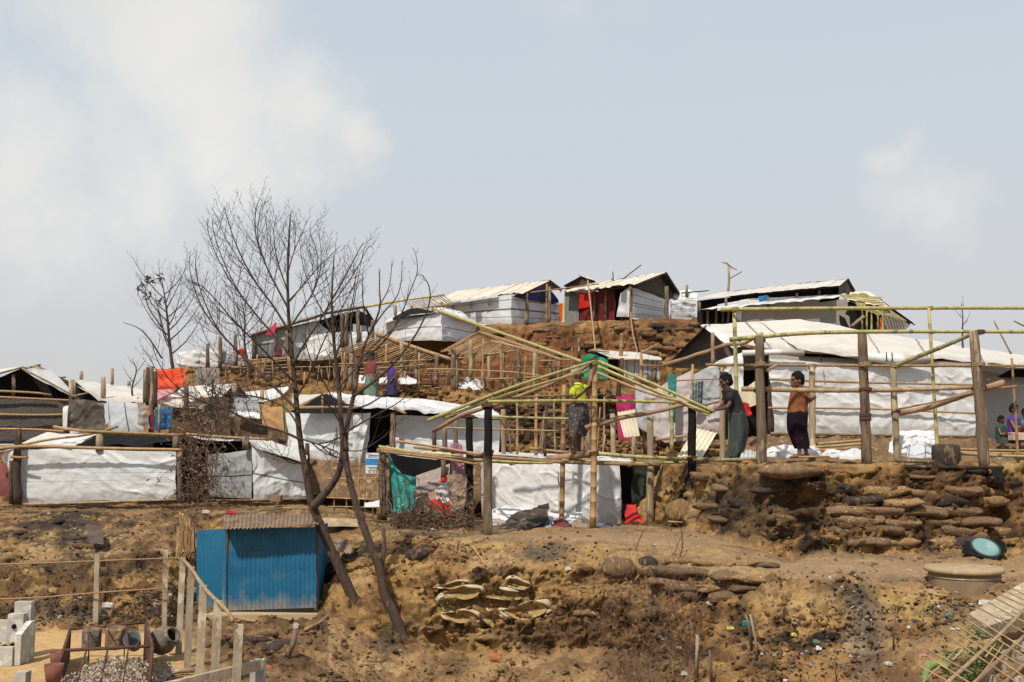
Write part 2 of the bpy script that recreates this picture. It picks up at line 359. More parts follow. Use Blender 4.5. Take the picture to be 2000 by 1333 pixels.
mat('bamboo_green', (.27,.25,.075), (.38,.32,.13), .5, 6, (1,1,.25), 'Object', .2, 30, .22, c3=(.20,.20,.05))
mat('bamboo_olive', (.21,.20,.08), (.33,.29,.13), .5, 5, (1,1,.3), 'Object', .2, 30, .22, c3=(.13,.12,.05))
mat('bamboo_tan', (.36,.225,.105), (.26,.155,.07), .55, 6, (1,1,.4), 'Object', .2, 30, .2, c3=(.30,.19,.09))
mat('bamboo_dry', (.33,.23,.13), (.22,.15,.085), .7, 6, (1,1,.5), 'Object', .3, 30, .25, c3=(.2,.14,.09))
mat('lath', (.38,.24,.115), (.22,.13,.065), .7, 4, (1,1,1), 'Object', .2, 30, .25)
mat('timber', (.19,.135,.09), (.105,.072,.048), .9, 3.4, (3,3,.45), 'Object', .9, 14, .15, c3=(.30,.225,.15))
mat('timber_pale', (.34,.265,.165), (.22,.165,.10), .85, 3.4, (3,3,.45), 'Object', .7, 14, .15, c3=(.42,.33,.21))
mat('timber_burnt', (.014,.012,.011), (.045,.033,.026), .9, 1.3, (1.5,1.5,.7), 'Object', .9, 14, .1, c3=(.22,.16,.11), c3pos=.66, spec=.1)
mat('branch_wood', (.34,.22,.13), (.22,.13,.08), .9, 3, (1,1,1), 'Object', .6, 20, .12)
mat('bark', (.040,.029,.024), (.075,.052,.04), .95, 5, (1,1,.4), 'Object', .9, 24, .1, c3=(.035,.026,.023))
mat('bark_brown', (.085,.052,.036), (.05,.032,.024), .95, 6, (1.5,1.5,.4), 'Object', 1, 20, .1, c3=(.135,.09,.06), bdist=.02)
def charred(name, lo, hi, flip=False):
    m = mat(name, (.21,.155,.105), (.12,.085,.057), .92, 3.4, (3,3,.45), 'Object', .9, 14, .1, c3=(.30,.23,.155), spec=.1); nt = m.node_tree; bs = nt.nodes['Principled BSDF']; src = bs.inputs['Base Color'].links[0].from_socket; N, L = nt.nodes.new, nt.links.new
    uv = N('ShaderNodeUVMap'); sp = N('ShaderNodeSeparateXYZ'); L(uv.outputs[0], sp.inputs[0]); nz = N('ShaderNodeTexNoise'); nz.inputs['Scale'].default_value = 4; tc = N('ShaderNodeTexCoord'); L(tc.outputs['Object'], nz.inputs[0])
    a = N('ShaderNodeMath'); a.operation = 'MULTIPLY_ADD'; L(nz.outputs[0], a.inputs[0]); a.inputs[1].default_value = 1.3; L(sp.outputs[1], a.inputs[2])
    mr = N('ShaderNodeMapRange'); L(a.outputs[0], mr.inputs[0]); mr.inputs[1].default_value = lo+.65; mr.inputs[2].default_value = hi+.65; mr.inputs[3].default_value = 1 if flip else 0; mr.inputs[4].default_value = 0 if flip else 1
    mx = N('ShaderNodeMix'); mx.data_type = 'RGBA'; L(mr.outputs[0], mx.inputs[0]); L(src, mx.inputs[6]); mx.inputs[7].default_value = (.014,.012,.011,1); L(mx.outputs[2], bs.inputs['Base Color'])
charred('charred_top', 1.2, 1.6); charred('charred_most', .5, .8)
mat('twig', (.035,.027,.024), (.055,.04,.033), .95, 3)
mat('twig_brown', (.17,.10,.06), (.10,.06,.04), .95, 3)
mat('rope', (.35,.25,.14), (.2,.14,.08), .9, 20)
mat('black_sheet_and_shade', (.007,.007,.008), (.014,.013,.013), .8, 2, spec=.1, bump=.5, bscale=5, bdist=.03)  # black cloth and plastic; also paints the shade inside the shelters
mat('dark_mat', (.07,.05,.035), (.12,.085,.055), .9, 6, bump=.5)
mat('concrete', (.40,.33,.23), (.27,.21,.145), .95, 5, (1,1,.5), bump=.6, bscale=40, c3=(.48,.41,.30))
mat('concrete_grey', (.45,.43,.38), (.34,.32,.28), .9, 4, bump=.35, bscale=40, c3=(.52,.5,.45))
mat('skin', (.10,.046,.026), (.075,.034,.02), .5, 4, bump=.05, spec=.5)
mat('skin_mid', (.15,.066,.035), (.11,.048,.027), .5, 4, bump=.05, spec=.5)
mat('hair', (.006,.005,.005), (.011,.009,.008), .85, 10, bump=.4, spec=.15)
tarp_mat('tarp_white', (.68,.68,.675), dirt=.34)
tarp_mat('tarp_wall', (.63,.64,.645), dirt=.38)
tarp_mat('tarp_grey', (.40,.42,.44), dirt=.3)
tarp_mat('tarp_cream', (.64,.60,.53), dirt=.35, wrinkle=.4)
tarp_mat('tarp_cream_seams', (.63,.59,.52), [(.12,.004),(.3,.004),(.47,.003),(.62,.004),(.8,.004)], 'u', dirt=.3, wrinkle=.35, scol=(.2,.17,.14))
tarp_mat('tarp_band', (.64,.65,.66), [(.5,.016)], dirt=.25)
tarp_mat('tarp_stripes', (.64,.66,.68), [(.14,.012),(.47,.03),(.74,.012)], dirt=.2)
tarp_mat('tarp_stripes_fine', (.64,.66,.68), [(.22,.012),(.50,.016),(.60,.012),(.86,.01)], dirt=.2)
tarp_mat('tarp_vband', (.50,.52,.55), [(.04,.012),(.54,.02)], 'u', dirt=.25, trans=.05)
tarp_mat('tarp_vstripes', (.50,.50,.49), [(.15,.012),(.34,.01),(.52,.014),(.66,.01),(.8,.02),(.9,.01)], 'u', dirt=.35)
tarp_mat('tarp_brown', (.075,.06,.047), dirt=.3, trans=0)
tarp_mat('tarp_dust', (.30,.26,.22), dirt=.4)
# ------------------------------------------------------------------ the hillside
def Z(v): return ('z', v)
def Pk(v): return ('p', v)
PROF = {
 -400: [(6,Z(-2.5)),(10.9,Z(-2.5)),(14.4,Z(-2.5)),(16,Pk(1130)),(20.5,Pk(1003)),(25,Z(-1.15)),(26.5,Z(.2)),(33,Z(.3)),(34,Z(.3)),(36,Z(.2)),(38,Z(.2)),(45,Z(-1)),(75,Z(-8))],
 0:    [(6,Z(-2.5)),(10.9,Z(-2.5)),(14.4,Z(-2.5)),(16,Pk(1130)),(20.5,Pk(1003)),(25,Z(-1.15)),(26.5,Z(.2)),(33,Z(.3)),(34,Z(.3)),(36,Z(.2)),(38,Z(.2)),(45,Z(-1)),(75,Z(-8))],
 200:  [(6,Z(-2.5)),(10.9,Z(-2.5)),(14.5,Z(-2.5)),(16.3,Pk(1110)),(20.5,Pk(1003)),(25,Z(-1.15)),(26.5,Z(.2)),(31,Z(.3)),(32.5,Z(.6)),(34,Z(.8)),(35.5,Z(1.0)),(45,Z(-1)),(75,Z(-8))],
 330:  [(6,Z(-2.5)),(10.9,Z(-2.5)),(14.8,Z(-2.5)),(17.3,Pk(1085)),(20.5,Pk(1003)),(25,Z(-1.15)),(26.5,Z(.2)),(31,Z(.3)),(32.5,Pk(775)),(34,Pk(752)),(35.5,Pk(718)),(42,Z(2.6)),(75,Z(-8))],
 400:  [(6,Z(-2.5)),(10.9,Z(-2.5)),(17.2,Z(-2.55)),(18.4,Pk(1100)),(20.5,Pk(1003)),(24.5,Z(-1.1)),(26,Pk(880)),(30,Z(.3)),(32,Pk(765)),(33,Pk(758)),(34.5,Pk(708)),(42,Z(3.6)),(75,Z(-8))],
 590:  [(6,Z(-2.6)),(10.9,Z(-2.6)),(17.1,Z(-2.55)),(18.2,Pk(1090)),(20.3,Pk(1005)),(24.5,Z(-1.1)),(26,Pk(885)),(30,Z(.2)),(31.5,Pk(758)),(33,Z(2.2)),(34,Pk(702)),(42,Z(4)),(75,Z(-8))],
 650:  [(6,Z(-2.7)),(12.6,Pk(1362)),(15.6,Pk(1200)),(17.2,Pk(1100)),(19.8,Pk(1012)),(24,Z(-1.2)),(25.5,Pk(905)),(28,Z(-.1)),(30,Pk(765)),(33,Z(2.1)),(35,Pk(690)),(42,Z(4.4)),(75,Z(-8))],
 760:  [(6,Z(-2.8)),(13.6,Pk(1350)),(15.2,Pk(1262)),(16.4,Pk(1120)),(17.9,Pk(1040)),(23.5,Z(-1.42)),(25,Pk(905)),(27.5,Z(-.2)),(29,Pk(762)),(33,Z(2.0)),(34.4,Pk(664)),(42,Z(5.0)),(75,Z(-8))],
 950:  [(6,Z(-2.8)),(13.8,Pk(1350)),(15.3,Pk(1268)),(16.1,Pk(1115)),(17.6,Pk(1049)),(23.5,Z(-1.45)),(24.8,Pk(900)),(26.5,Z(-.2)),(28.8,Pk(762)),(33,Z(2.0)),(34.6,Pk(633)),(42,Z(5.3)),(75,Z(-8))],
 1150: [(6,Z(-2.8)),(13.6,Pk(1350)),(15.1,Pk(1270)),(15.9,Pk(1105)),(17.3,Pk(1049)),(23,Z(-1.45)),(24,Pk(900)),(25.5,Z(-.15)),(28,Pk(752)),(33,Z(2.2)),(34.6,Pk(627)),(42,Z(5.5)),(75,Z(-8))],
 1290: [(6,Z(-2.8)),(13.2,Pk(1350)),(14.2,Pk(1290)),(15.2,Pk(1120)),(17.0,Pk(1053)),(21.5,Z(-1.45)),(22.6,Pk(905)),(27,Z(-.1)),(29,Z(1.0)),(33,Z(2.2)),(34.2,Pk(621)),(42,Z(5.6)),(75,Z(-8))],
 1372: [(6,Z(-2.8)),(12.8,Pk(1350)),(13.6,Pk(1285)),(14.9,Pk(1118)),(16.5,Pk(1062)),(18.8,Pk(1040)),(19.7,Pk(908)),(28,Z(-.1)),(31,Z(.3)),(33,Z(1.5)),(34.6,Pk(622)),(42,Z(5.4)),(75,Z(-8))],
 1500: [(6,Z(-2.8)),(12.4,Pk(1350)),(13.3,Pk(1262)),(14.4,Pk(1125)),(15.6,Pk(1095)),(16.8,Pk(1080)),(17.5,Pk(906)),(28,Z(-.1)),(31,Z(.3)),(33,Z(2)),(35,Pk(640)),(42,Z(4.6)),(75,Z(-8))],
 1700: [(6,Z(-2.7)),(11.8,Pk(1350)),(12.9,Pk(1262)),(14.1,Pk(1138)),(15.2,Pk(1108)),(16.6,Pk(1082)),(17.5,Pk(906)),(28,Z(-.1)),(31,Z(.2)),(33,Z(2)),(36,Z(3.6)),(42,Z(3.6)),(75,Z(-8))],
 1840: [(6,Z(-2.6)),(10.6,Pk(1350)),(12.4,Pk(1235)),(13.9,Pk(1150)),(15.3,Pk(1105)),(16.9,Pk(1078)),(17.7,Pk(906)),(28,Z(-.1)),(31,Z(.0)),(33,Z(.6)),(36,Z(1.4)),(42,Z(.5)),(75,Z(-8))],
 2000: [(6,Z(-2.6)),(10.6,Pk(1350)),(12.4,Pk(1210)),(13.9,Pk(1140)),(15.3,Pk(1105)),(16.9,Pk(1075)),(17.8,Pk(906)),(28,Z(-.1)),(31,Z(-.1)),(33,Z(-.1)),(36,Z(-.2)),(42,Z(-.8)),(75,Z(-8))],
 2400: [(6,Z(-2.6)),(10.6,Z(-2.5)),(12.4,Z(-2.1)),(13.9,Z(-1.8)),(15.3,Z(-1.7)),(16.9,Z(-1.6)),(17.8,Z(-.12)),(28,Z(-.1)),(31,Z(-.1)),(33,Z(-.1)),(36,Z(-.2)),(42,Z(-.8)),(75,Z(-8))],
}
PX = np.array(sorted(PROF)); K = 13
PY_ = np.array([[k[0] for k in PROF[c]] for c in PX], float)
PZ_ = np.array([[k[1][1] if k[1][0] == 'z' else zz(k[1][1], k[0]) for k in PROF[c]] for c in PX], float)
def prof(px):
    """profile (Y,z) at pixel column px"""
    px = np.atleast_1d(np.asarray(px, float)); Yk = np.empty((len(px), K)); Zk = np.empty((len(px), K))
    for k in range(K): Yk[:,k] = np.interp(px, PX, PY_[:,k]); Zk[:,k] = np.interp(px, PX, PZ_[:,k])
    return Yk, Zk
def gz(x, Y):
    c = 1000+x/Y*F/ (1/math.cos(TH)) if False else 1000+x/(Y*math.cos(TH))*F
    Yk, Zk = prof([c]); return float(np.interp(Y, Yk[0], Zk[0]))
def ground(px, py, lo=6, hi=60):
    """first point of the ground met by the ray of pixel (px,py)"""
    Yk, Zk = prof([px]); 
    for Y in np.arange(lo, hi, .05):
        if np.interp(Y, Yk[0], Zk[0]) >= zz(py, Y)-1e-6: return W(px, py, float(Y))
    return W(px, py, hi)
def onground(px, Y, dz=0.):
    p = W(px, 900, Y); Yk, Zk = prof([px]); return Vector((p.x, Y, float(np.interp(Y, Yk[0], Zk[0]))+dz))
def build_terrain():
    cols = np.linspace(-360, 2360, 960)
    rows = [8, 90, 90, 70, 26, 60, 20, 36, 24, 40, 12, 8]     # samples per profile segment
    Yk, Zk = prof(cols); T = []
    for s, n in enumerate(rows): T += [s+i/n for i in range(n)]
    T.append(K-1); T = np.array(T); seg = np.minimum(T.astype(int), K-2); fr = T-seg
    Yg = Yk[:,seg]*(1-fr)+Yk[:,seg+1]*fr; Zg = Zk[:,seg]*(1-fr)+Zk[:,seg+1]*fr     # (cols, rows)
    # soften the corners of the profile a little
    for _ in range(5):
        Zg[:,1:-1] = Zg[:,1:-1]*.5+.25*(Zg[:,:-2]+Zg[:,2:]); Yg[:,1:-1] = Yg[:,1:-1]*.5+.25*(Yg[:,:-2]+Yg[:,2:])
    Xg = (cols[:,None]-1000)/F*math.cos(TH)*Yg*1.0
    # exact column: fw = Y cos + z sin
    Xg = (cols[:,None]-1000)/F*(Yg*math.cos(TH)+Zg*math.sin(TH))
    dY = np.gradient(Yg, axis=1); dZ = np.gradient(Zg, axis=1); l = np.sqrt(dY**2+dZ**2)+1e-9
    ny, nz = -dZ/l, dY/l
    steep = np.clip((np.abs(dZ)/(np.abs(dY)+1e-6)-.12)/1.2, 0, 1)
    for _ in range(6): steep[:,1:-1] = (steep[:,:-2]+steep[:,1:-1]+steep[:,2:])/3; steep[1:-1] = (steep[:-2]+steep[1:-1]+steep[2:])/3
    P = np.stack([Xg, Yg, Zg], -1); px = np.broadcast_to(cols[:,None], Yg.shape)
    fw = Yg*math.cos(TH)+Zg*math.sin(TH); py = 666.5-F*(-Yg*math.sin(TH)+Zg*math.cos(TH))/fw
    def g(cx, cy, rx, ry): return np.exp(-((px-cx)/rx)**2-((py-cy)/ry)**2)
    near = Yg < 24
    yard = sst(440, 330, px)*sst(1225, 1240, py)                      # swept yard, lower left
    path = np.clip(g(1560,1108,220,24)+g(1900,1110,220,18)+g(1300,1058,130,16)*1.0+g(1100,1048,220,9), 0, 1)
    amp = .032+.16*steep+.05*(px<640)*(Yg<20.5)*(Yg>14.6)+.05*sst(1060,1110,py)*(Yg<17); amp = amp*(1-.93*np.clip(yard,0,1))*(1-.75*path)
    warp = np.stack([fbm(P*.9, 3, 5), fbm(P*.9+9, 3, 6), fbm(P*.9+19, 3, 7)], -1)
    big = fbm(P*np.array([.8,.8,1.6])+warp*.5, 4, 11)
    lay = 1-np.abs(fbm(P*np.array([1.1,1.1,4.5])+warp*.8, 4, 21))*2
    gul = (1-np.abs(fbm(P*np.array([1.5,.5,.35])+13, 3, 91)))**3
    w1, w1b = worley(P*np.array([3.2,3.2,5.0])+warp*.6, 31); w2, w2b = worley(P*np.array([8.,8.,11.])+warp, 41)
    w3, w3b = worley(P*np.array([18.,18.,22.]), 47)
    fine = fbm(P*22, 3, 51)
    d = amp*(1.3*big+.55*lay+1.2*(.5-w1)+.85*(.5-w2)+.32*(.5-w3)+.2*fine-1.3*gul+.6)+.012*(1-yard)*(.5-w3)+.02*(1-yard)*(.5-w2)
    # carved hollows and ledges seen in the banks
    def dent(cx, cy, rx, ry, a): return a*g(cx, cy, rx, ry)
    d -= dent(1882,1128,62,20,.42)*(Yg<16)+dent(870,1235,60,28,.45)*(Yg<17)+dent(1390,1158,60,14,.22)*(Yg<17)+dent(1560,980,70,16,.5)*(Yg<20)+dent(1540,1050,30,40,.35)*(Yg<20)+dent(1960,1010,24,60,.45)*(Yg<20)+dent(1440,960,60,14,.3)*(Yg<20)
    d += dent(1150,1180,90,24,.15)*(Yg<17)+dent(1210,1105,34,22,.3)*(Yg<17)+dent(930,1145,60,20,.15)*(Yg<17)
    P[...,1] += ny*d+.25*amp*fbm(P*3+7, 3, 61); P[...,2] += nz*d*.8; P[...,0] += amp*.6*fbm(P*4+3, 3, 71)
    # ---- soil colours (albedo)
    C = lambda *c: np.array(c)
    ochre, sand, brown, char, red, dust, grey, yel, rust = C(.36,.212,.082), C(.46,.30,.14), C(.135,.074,.036), C(.026,.021,.018), C(.19,.068,.03), C(.35,.235,.135), C(.16,.125,.10), C(.46,.315,.12), C(.25,.115,.05)
    def mixc(c, k, w): w = np.clip(w, 0, 1)[...,None]; return c*(1-w)+k*w
    n1 = fbm(P*1.1+3, 5, 81); n2 = fbm(P*np.array([2.5,2.5,5])+5, 4, 82); n3 = fbm(P*7, 4, 83); n4 = fbm(P*.6+31, 4, 84)
    c = np.broadcast_to(ochre, P.shape).copy()
    c = mixc(c, sand, sst(-.05,.45,n1)); c = mixc(c, brown, sst(-.02,.35,n2)*.8); c = mixc(c, yel, sst(.15,.5,n4)*.7)
    c = mixc(c, brown*.85, sst(-.05,.5,n3)*.6); n5 = fbm(P*15, 3, 87); c = mixc(c, char*1.6, sst(.18,.55,.6*n5+.6*n2)*.45); c = mixc(c, rust, sst(.1,.5,fbm(P*1.7+50,4,85))*.45)
    charw = sst(.08,.42, fbm(P*np.array([1.6,1.6,2.2])+77, 5, 86))
    zchar = np.clip(.8+.9*g(120,1035,220,60)*1.2+.6*g(1450,1000,130,110)+.5*g(1800,980,260,70)+.7*g(760,1060,120,60)+.8*g(1270,1270,110,90)+.3*g(1100,1085,140,25)+.6*g(480,1260,120,60)+.6*g(400,980,300,20)+.6*g(1650,1290,90,110)-.6*g(1000,1290,160,60)-.5*path-.6*g(1500,1170,140,50)-.9*g(1850,1280,140,60), 0, 1.1)
    c = mixc(c, char, charw*zchar)
    c = mixc(c, char*1.4, sst(.3,.8,g(1460,985,120,70)*1.1+.25*n2)*(Yg<20)*.75)
    c = mixc(c, brown*.75, sst(.2,.75,g(1780,985,330,75)+.3*n3)*(Yg<20)*.78)
    c = mixc(c, brown*.9, sst(.3,.9,g(1260,1260,150,110)+.4*n2)*.65); c = mixc(c, grey*.9, sst(.3,.9,g(1690,1240,60,130)+.35*n2)*.8)
    c = mixc(c, grey*.8, sst(.35,.9,g(120,1200,160,28)+.3*n3)*.7)
    c = mixc(c, grey*.7, sst(.3,.9,g(1060,1078,80,16)+.4*n3)*.9)
    c = mixc(c, yel, sst(.35,.9,g(950,1062,80,12)+g(1180,1070,60,10)+.35*n3)*.7)
    c = mixc(c, sand, sst(.35,.9,g(1000,1305,130,26)+g(1880,1290,140,60)+g(1560,1180,120,40)+g(650,1290,90,60)*.8+.3*n2)*.75)
    c = mixc(c, dust*1.05, path*.85); c = mixc(c, sand*1.1, np.clip(yard,0,1)*.9)
    flatb = (1-sst(.02,.18,steep))*(1-np.clip(yard,0,1)); c = mixc(c, dust*.9, flatb*.35)
    up = (Yg > 24); 
    c = mixc(c, rust*.95, up*sst(-.3,.3,n1)*.55); c = mixc(c, red, up*sst(.25,.75,g(960,700,150,60)+g(1130,730,80,50)+g(800,700,140,50)+g(1150,680,160,35)*.8+.25*n2)*.6)
    c = mixc(c, brown*.75, up*sst(.0,.5,fbm(P*np.array([1,1,5])+4,4,88))*.8)
    c = mixc(c, char*1.6, up*sst(.3,.8,g(1080,830,160,60)+.3*n2)*.55)
    # soil grains of mixed tone, unrelated to the relief
    c = c*(1+.20*fbm(P*26+60, 3, 95)-.10+.12*fbm(P*5+70, 3, 96))[...,None]
    lb = (px < 640)*(Yg < 22)*(1-np.clip(yard,0,1))*sst(982,1000,py)
    c = mixc(c, brown*.8, lb*sst(-.35,.25,n2+.6*n3)*.75); c = mixc(c, char*1.5, lb*sst(.0,.4,fbm(P*np.array([3,3,6])+91,4,93)+.5*(g(120,1030,120,40)-.3))*.8)
    c = mixc(c, brown*.85, (Yg<17)*sst(1262,1290,py)*sst(-.3,.3,n2)*.55*(px>440))
    c = c*(1-.10*(1-np.clip(yard,0,1)))[...,None]
    c = c*(1-.08*(1-np.clip(yard,0,1)))[...,None]
    c = np.clip(c, .01, .9)
    nc, nr = Yg.shape; V = P.reshape(-1,3)
    ii, jj = np.meshgrid(np.arange(nc-1), np.arange(nr-1), indexing='ij'); a = (ii*nr+jj).ravel()
    Fc = np.stack([a, a+nr, a+nr+1, a+1], -1)
    me = bpy.data.meshes.new('hillside'); me.vertices.add(len(V)); me.vertices.foreach_set('co', V.ravel().astype(np.float32))
    me.loops.add(len(Fc)*4); me.loops.foreach_set('vertex_index', Fc.ravel().astype(np.int32))
    me.polygons.add(len(Fc)); me.polygons.foreach_set('loop_start', np.arange(0, len(Fc)*4, 4, dtype=np.int32)); me.polygons.foreach_set('loop_total', np.full(len(Fc), 4, np.int32))
    me.update(calc_edges=True); me.polygons.foreach_set('use_smooth', np.ones(len(Fc), bool))
    ca = me.attributes.new('soil', 'FLOAT_COLOR', 'POINT'); ca.data.foreach_set('color', np.concatenate([c.reshape(-1,3), np.ones((len(V),1))], 1).ravel().astype(np.float32))
    o = link('hillside', me, attr_mat('soil')); o['kind'] = 'structure'; o['label'] = 'burnt ochre hillside cut into terraces'
    return P, px, py, Yg, c
TP, TPX, TPY, TYG, TC = build_terrain()
# wide ground out to the horizon
def far_ground():
    v = [(-900,-60,-9),(900,-60,-9),(900,1500,-12),(-900,1500,-12)]
    m = mat('far_soil', (.30,.22,.13), (.2,.15,.09), .95, .05)
    o = link('ground', meshof('ground', v, [(0,1,2,3)]), m); o['kind'] = 'structure'
far_ground()
def surf(px, py, back=False):
    """the built surface point that shows nearest to pixel (px,py)"""
    i = int(round((px+360)/2720*959)); i = min(max(i,0),TP.shape[0]-1)
    P = TP[i]; fw = P[:,1]*math.cos(TH)+P[:,2]*math.sin(TH); y = 666.5-F*(-P[:,1]*math.sin(TH)+P[:,2]*math.cos(TH))/fw
    m = np.minimum.accumulate(y); vis = y <= m+.5
    d = np.abs(y-py)+np.where(vis, 0, 1e4); j = int(np.argmin(d)); return Vector(P[j]), TC[i,j]
# ------------------------------------------------------------------ shelters on the hilltop and the slopes behind
def pt(T, px, top, bot, Y, r, m='timber', name='post', Y2=None, px2=None, lab=None):
    """upright from pixel height bot to top"""
    a = W(px, bot, Y); b = W(px2 if px2 is not None else px, top, Y2 or Y); fn = bamboo if m.startswith('bamboo') else log
    return fn(T, name, [a, b], r, m, label=lab)
def bm(T, l, r, m='bamboo_tan', name='rail', **k):
    fn = bamboo if m.startswith('bamboo') else log
    return fn(T, name, W3(l), r, m, **k)
def quadmesh(T, name, pts, m, lab=None): return part(T, name, pts, [tuple(range(len(pts)))], MATS[m], [(0,1),(1,1),(1,0),(0,0)][:len(pts)] if len(pts) <= 4 else None, smooth=False, label=lab)
def panel_roof(T, rl, rr, el, er, n, m, rnd, over=.05, name='roof_panel', ragged=.06, nv=3, curl=.03):
    """slope of overlapping sheets running from ridge to eave"""
    rl, rr, el, er = map(Vector, (rl,rr,el,er)); nrm = (rr-rl).cross(el-rl).normalized()
    if nrm.z < 0: nrm = -nrm
    for i in range(n):
        a, b = i/n, (i+1)/n+over/n*2; k = 5; v = []; uv = []; ext = rnd.uniform(-ragged, ragged); lift = .012*(i % 2)+rnd.uniform(0,.02)
        for j in range(nv+1):
            for q in range(k+1):
                s = a+(b-a)*q/k; t = j/nv*(1+ext); p = rl.lerp(rr,s).lerp(el.lerp(er,s), t)+nrm*(lift+curl*math.sin(math.pi*q/k)*(.4+.6*t)+rnd.uniform(-.008,.008)); v.append(p); uv.append((q/k,1-j/nv))
        f = [(j*(k+1)+q, j*(k+1)+q+1, (j+1)*(k+1)+q+1, (j+1)*(k+1)+q) for j in range(nv) for q in range(k)]
        part(T, name, v, f, MATS[m], uv)
def lath_rows(T, A0, A1, B0, B1, n, r, m, rnd, name='lath', ext=.06):
    A0, A1, B0, B1 = map(Vector, (A0,A1,B0,B1))
    for i in range(n):
        t = (i+.5)/n; a = A0.lerp(A1,t); b = B0.lerp(B1,t); d = (b-a)*rnd.uniform(-ext,ext)
        v, f, uv = tube([a-d*.3, a.lerp(b,.5)+Vector((0,0,rnd.uniform(-.02,.02))), b+d], r*rnd.uniform(.8,1.2), 5, rnd=rnd); part(T, name, v, f, MATS[m], uv)
mat('roof_mat', (.60,.54,.45), (.48,.41,.32), .85, 3, bump=.6, bscale=16, var=.16, c3=(.70,.66,.58))
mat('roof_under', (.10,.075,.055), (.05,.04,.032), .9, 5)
mat('plastic_red', (.50,.018,.012), (.34,.012,.01), .5, 3)
mat('cloth_orange', (.72,.075,.02), (.55,.05,.015), .6, 3, bump=.6, bscale=6, bdist=.03)
mat('cloth_indigo', (.035,.035,.12), (.02,.02,.07), .7, 4, bump=.5, bscale=6, bdist=.03)
mat('cloth_darkred', (.13,.012,.014), (.07,.008,.01), .7, 3, bump=.5, bscale=6, bdist=.03)
mat('cloth_pink', (.62,.03,.12), (.45,.02,.08), .7, 3, bump=.5, bscale=8, bdist=.03)
mat('cloth_magenta', (.45,.03,.12), (.33,.02,.09), .7, 3, bump=.5, bscale=6, bdist=.03)
mat('cloth_green', (.012,.24,.12), (.01,.17,.08), .6, 3, bump=.6, bscale=6, bdist=.03)
mat('cloth_teal', (.03,.23,.20), (.02,.16,.14), .75, 4, (1,1,.3), bump=.6, bscale=8, bdist=.03, c3=(.05,.30,.26))
mat('cloth_blue', (.015,.13,.30), (.01,.08,.20), .5, 3, bump=.6, bscale=6, bdist=.03)
mat('cloth_tan', (.46,.27,.12), (.34,.19,.08), .8, 3, bump=.6, bscale=7, bdist=.03)
mat('cloth_yellow', (.55,.55,.02), (.4,.42,.02), .7, 4)
mat('cloth_dust', (.24,.19,.17), (.30,.25,.22), .85, 3, bump=.6, bscale=6, bdist=.03)
mat('cloth_red', (.55,.02,.02), (.38,.012,.015), .7, 5, bump=.6, bscale=9, bdist=.03)
mat('board_grey', (.20,.205,.19), (.14,.15,.14), .8, 3, (6,6,.4), c3=(.26,.26,.24))
mat('print_ink', (.10,.11,.14), None, .7)
rb = random.Random(21)

# --- striped shelter at the left of the crest
def house_striped():
    T = thing('shelter', 'striped white hilltop shelter with blue gable and round emblems on its wall', 'shelter', W(998,634,35), 'shelters on the crest')
    A, B, C = (856,598,38.2), (998,586,35.0), (1092,590,37.0)
    tarp(T, 'tarp_wall', 'tarp_stripes', W3([(850,599,38.2),(1000,577,35.0)]), W3([(868,632,38.2),(998,634,35.0)]), nu=40, nv=20, wr=.03)
    tarp(T, 'tarp_wall', 'tarp_stripes', W3([(999,577,35.0),(1092,592,37.4)]), W3([(998,634,35.0),(1092,637,37.4)]), nu=30, nv=20, wr=.03)
    tarp(T, 'gable_cloth', 'cloth_indigo', W3([(1003,578,35.1),(1022,566,35.6),(1066,556,36.4),(1091,586,37.4)]), W3([(1005,581,35.12),(1040,588,35.9),(1092,597,37.42)]), nu=16, nv=6, wr=.02)
    panel_roof(T, W(893,570,39.8), W(1072,549,37.4), W(836,595,37.6), W(1020,574,34.5), 15, 'roof_mat', rb)
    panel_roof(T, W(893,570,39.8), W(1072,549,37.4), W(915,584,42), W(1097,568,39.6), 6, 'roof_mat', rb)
    for l in ([(1019,575,34.5),(1071,550.5,37.4)],[(1071,550.5,37.4),(1096,569,39.5)]): bm(T, l, .03, 'bark_brown', 'rafter')
    for px, t, b in ((862,588,632),(1029,574,636),(1073,560,634)): pt(T, px, t, b, 34.9+abs(px-1029)*.03, .07, 'timber', 'post')
    pt(T, 1068, 555, 634, 35.6, .04, 'bamboo_tan')
    bm(T, [(1005,574,35.0),(1050,570,35.4),(1170,555,35.6)], .03, 'bamboo_tan', 'beam')
    tarp(T, 'door_cloth', 'cloth_orange', W3([(1092,593,36.9),(1099,593,36.9)]), W3([(1092,629,36.9),(1098,628,36.9)]), nu=6, nv=8, wr=.02)
    tarp(T, 'door_cloth', 'cloth_yellow', W3([(1099,590,36.9),(1102,590,36.9)]), W3([(1098.5,628,36.9),(1101,626,36.9)]), nu=4, nv=8, wr=.02)
    # round emblems printed on the wall: ring, two bowed figures inside a wreath
    for cx, cy, Y in ((921,597,36.63),(957,593,35.83),(886,601,37.45)):
        mb = MB(); ux = (W(998,600,35)-W(862,600,38.2)).normalized(); up = Vector((0,0,1)); c = W(cx,cy,Y)+Vector((-.02,-.09,0))
        def ring(ra, rb_, a0=0, a1=6.2832, k=18, o=(0,0)):
            v = []
            for i in range(k+1):
                a = a0+(a1-a0)*i/k
                for r in (ra, rb_): v.append(c+ux*(r*math.cos(a)+o[0])+up*(r*math.sin(a)+o[1]))
            mb.add(v, [(2*i,2*i+1,2*i+3,2*i+2) for i in range(k)])
        ring(.095,.112); ring(.06,.078,R(200),R(340)); ring(.0,.022,o=(0,.03)); ring(.05,.062,R(60),R(120))
        mb.add([c+ux*x+up*z for x,z in ((-.025,-.05),(.025,-.05),(.018,.012),(-.018,.012))], [(0,1,2,3)])
        part(T, 'emblem', mb.v, mb.f, MATS['print_ink'], smooth=False)
    return T
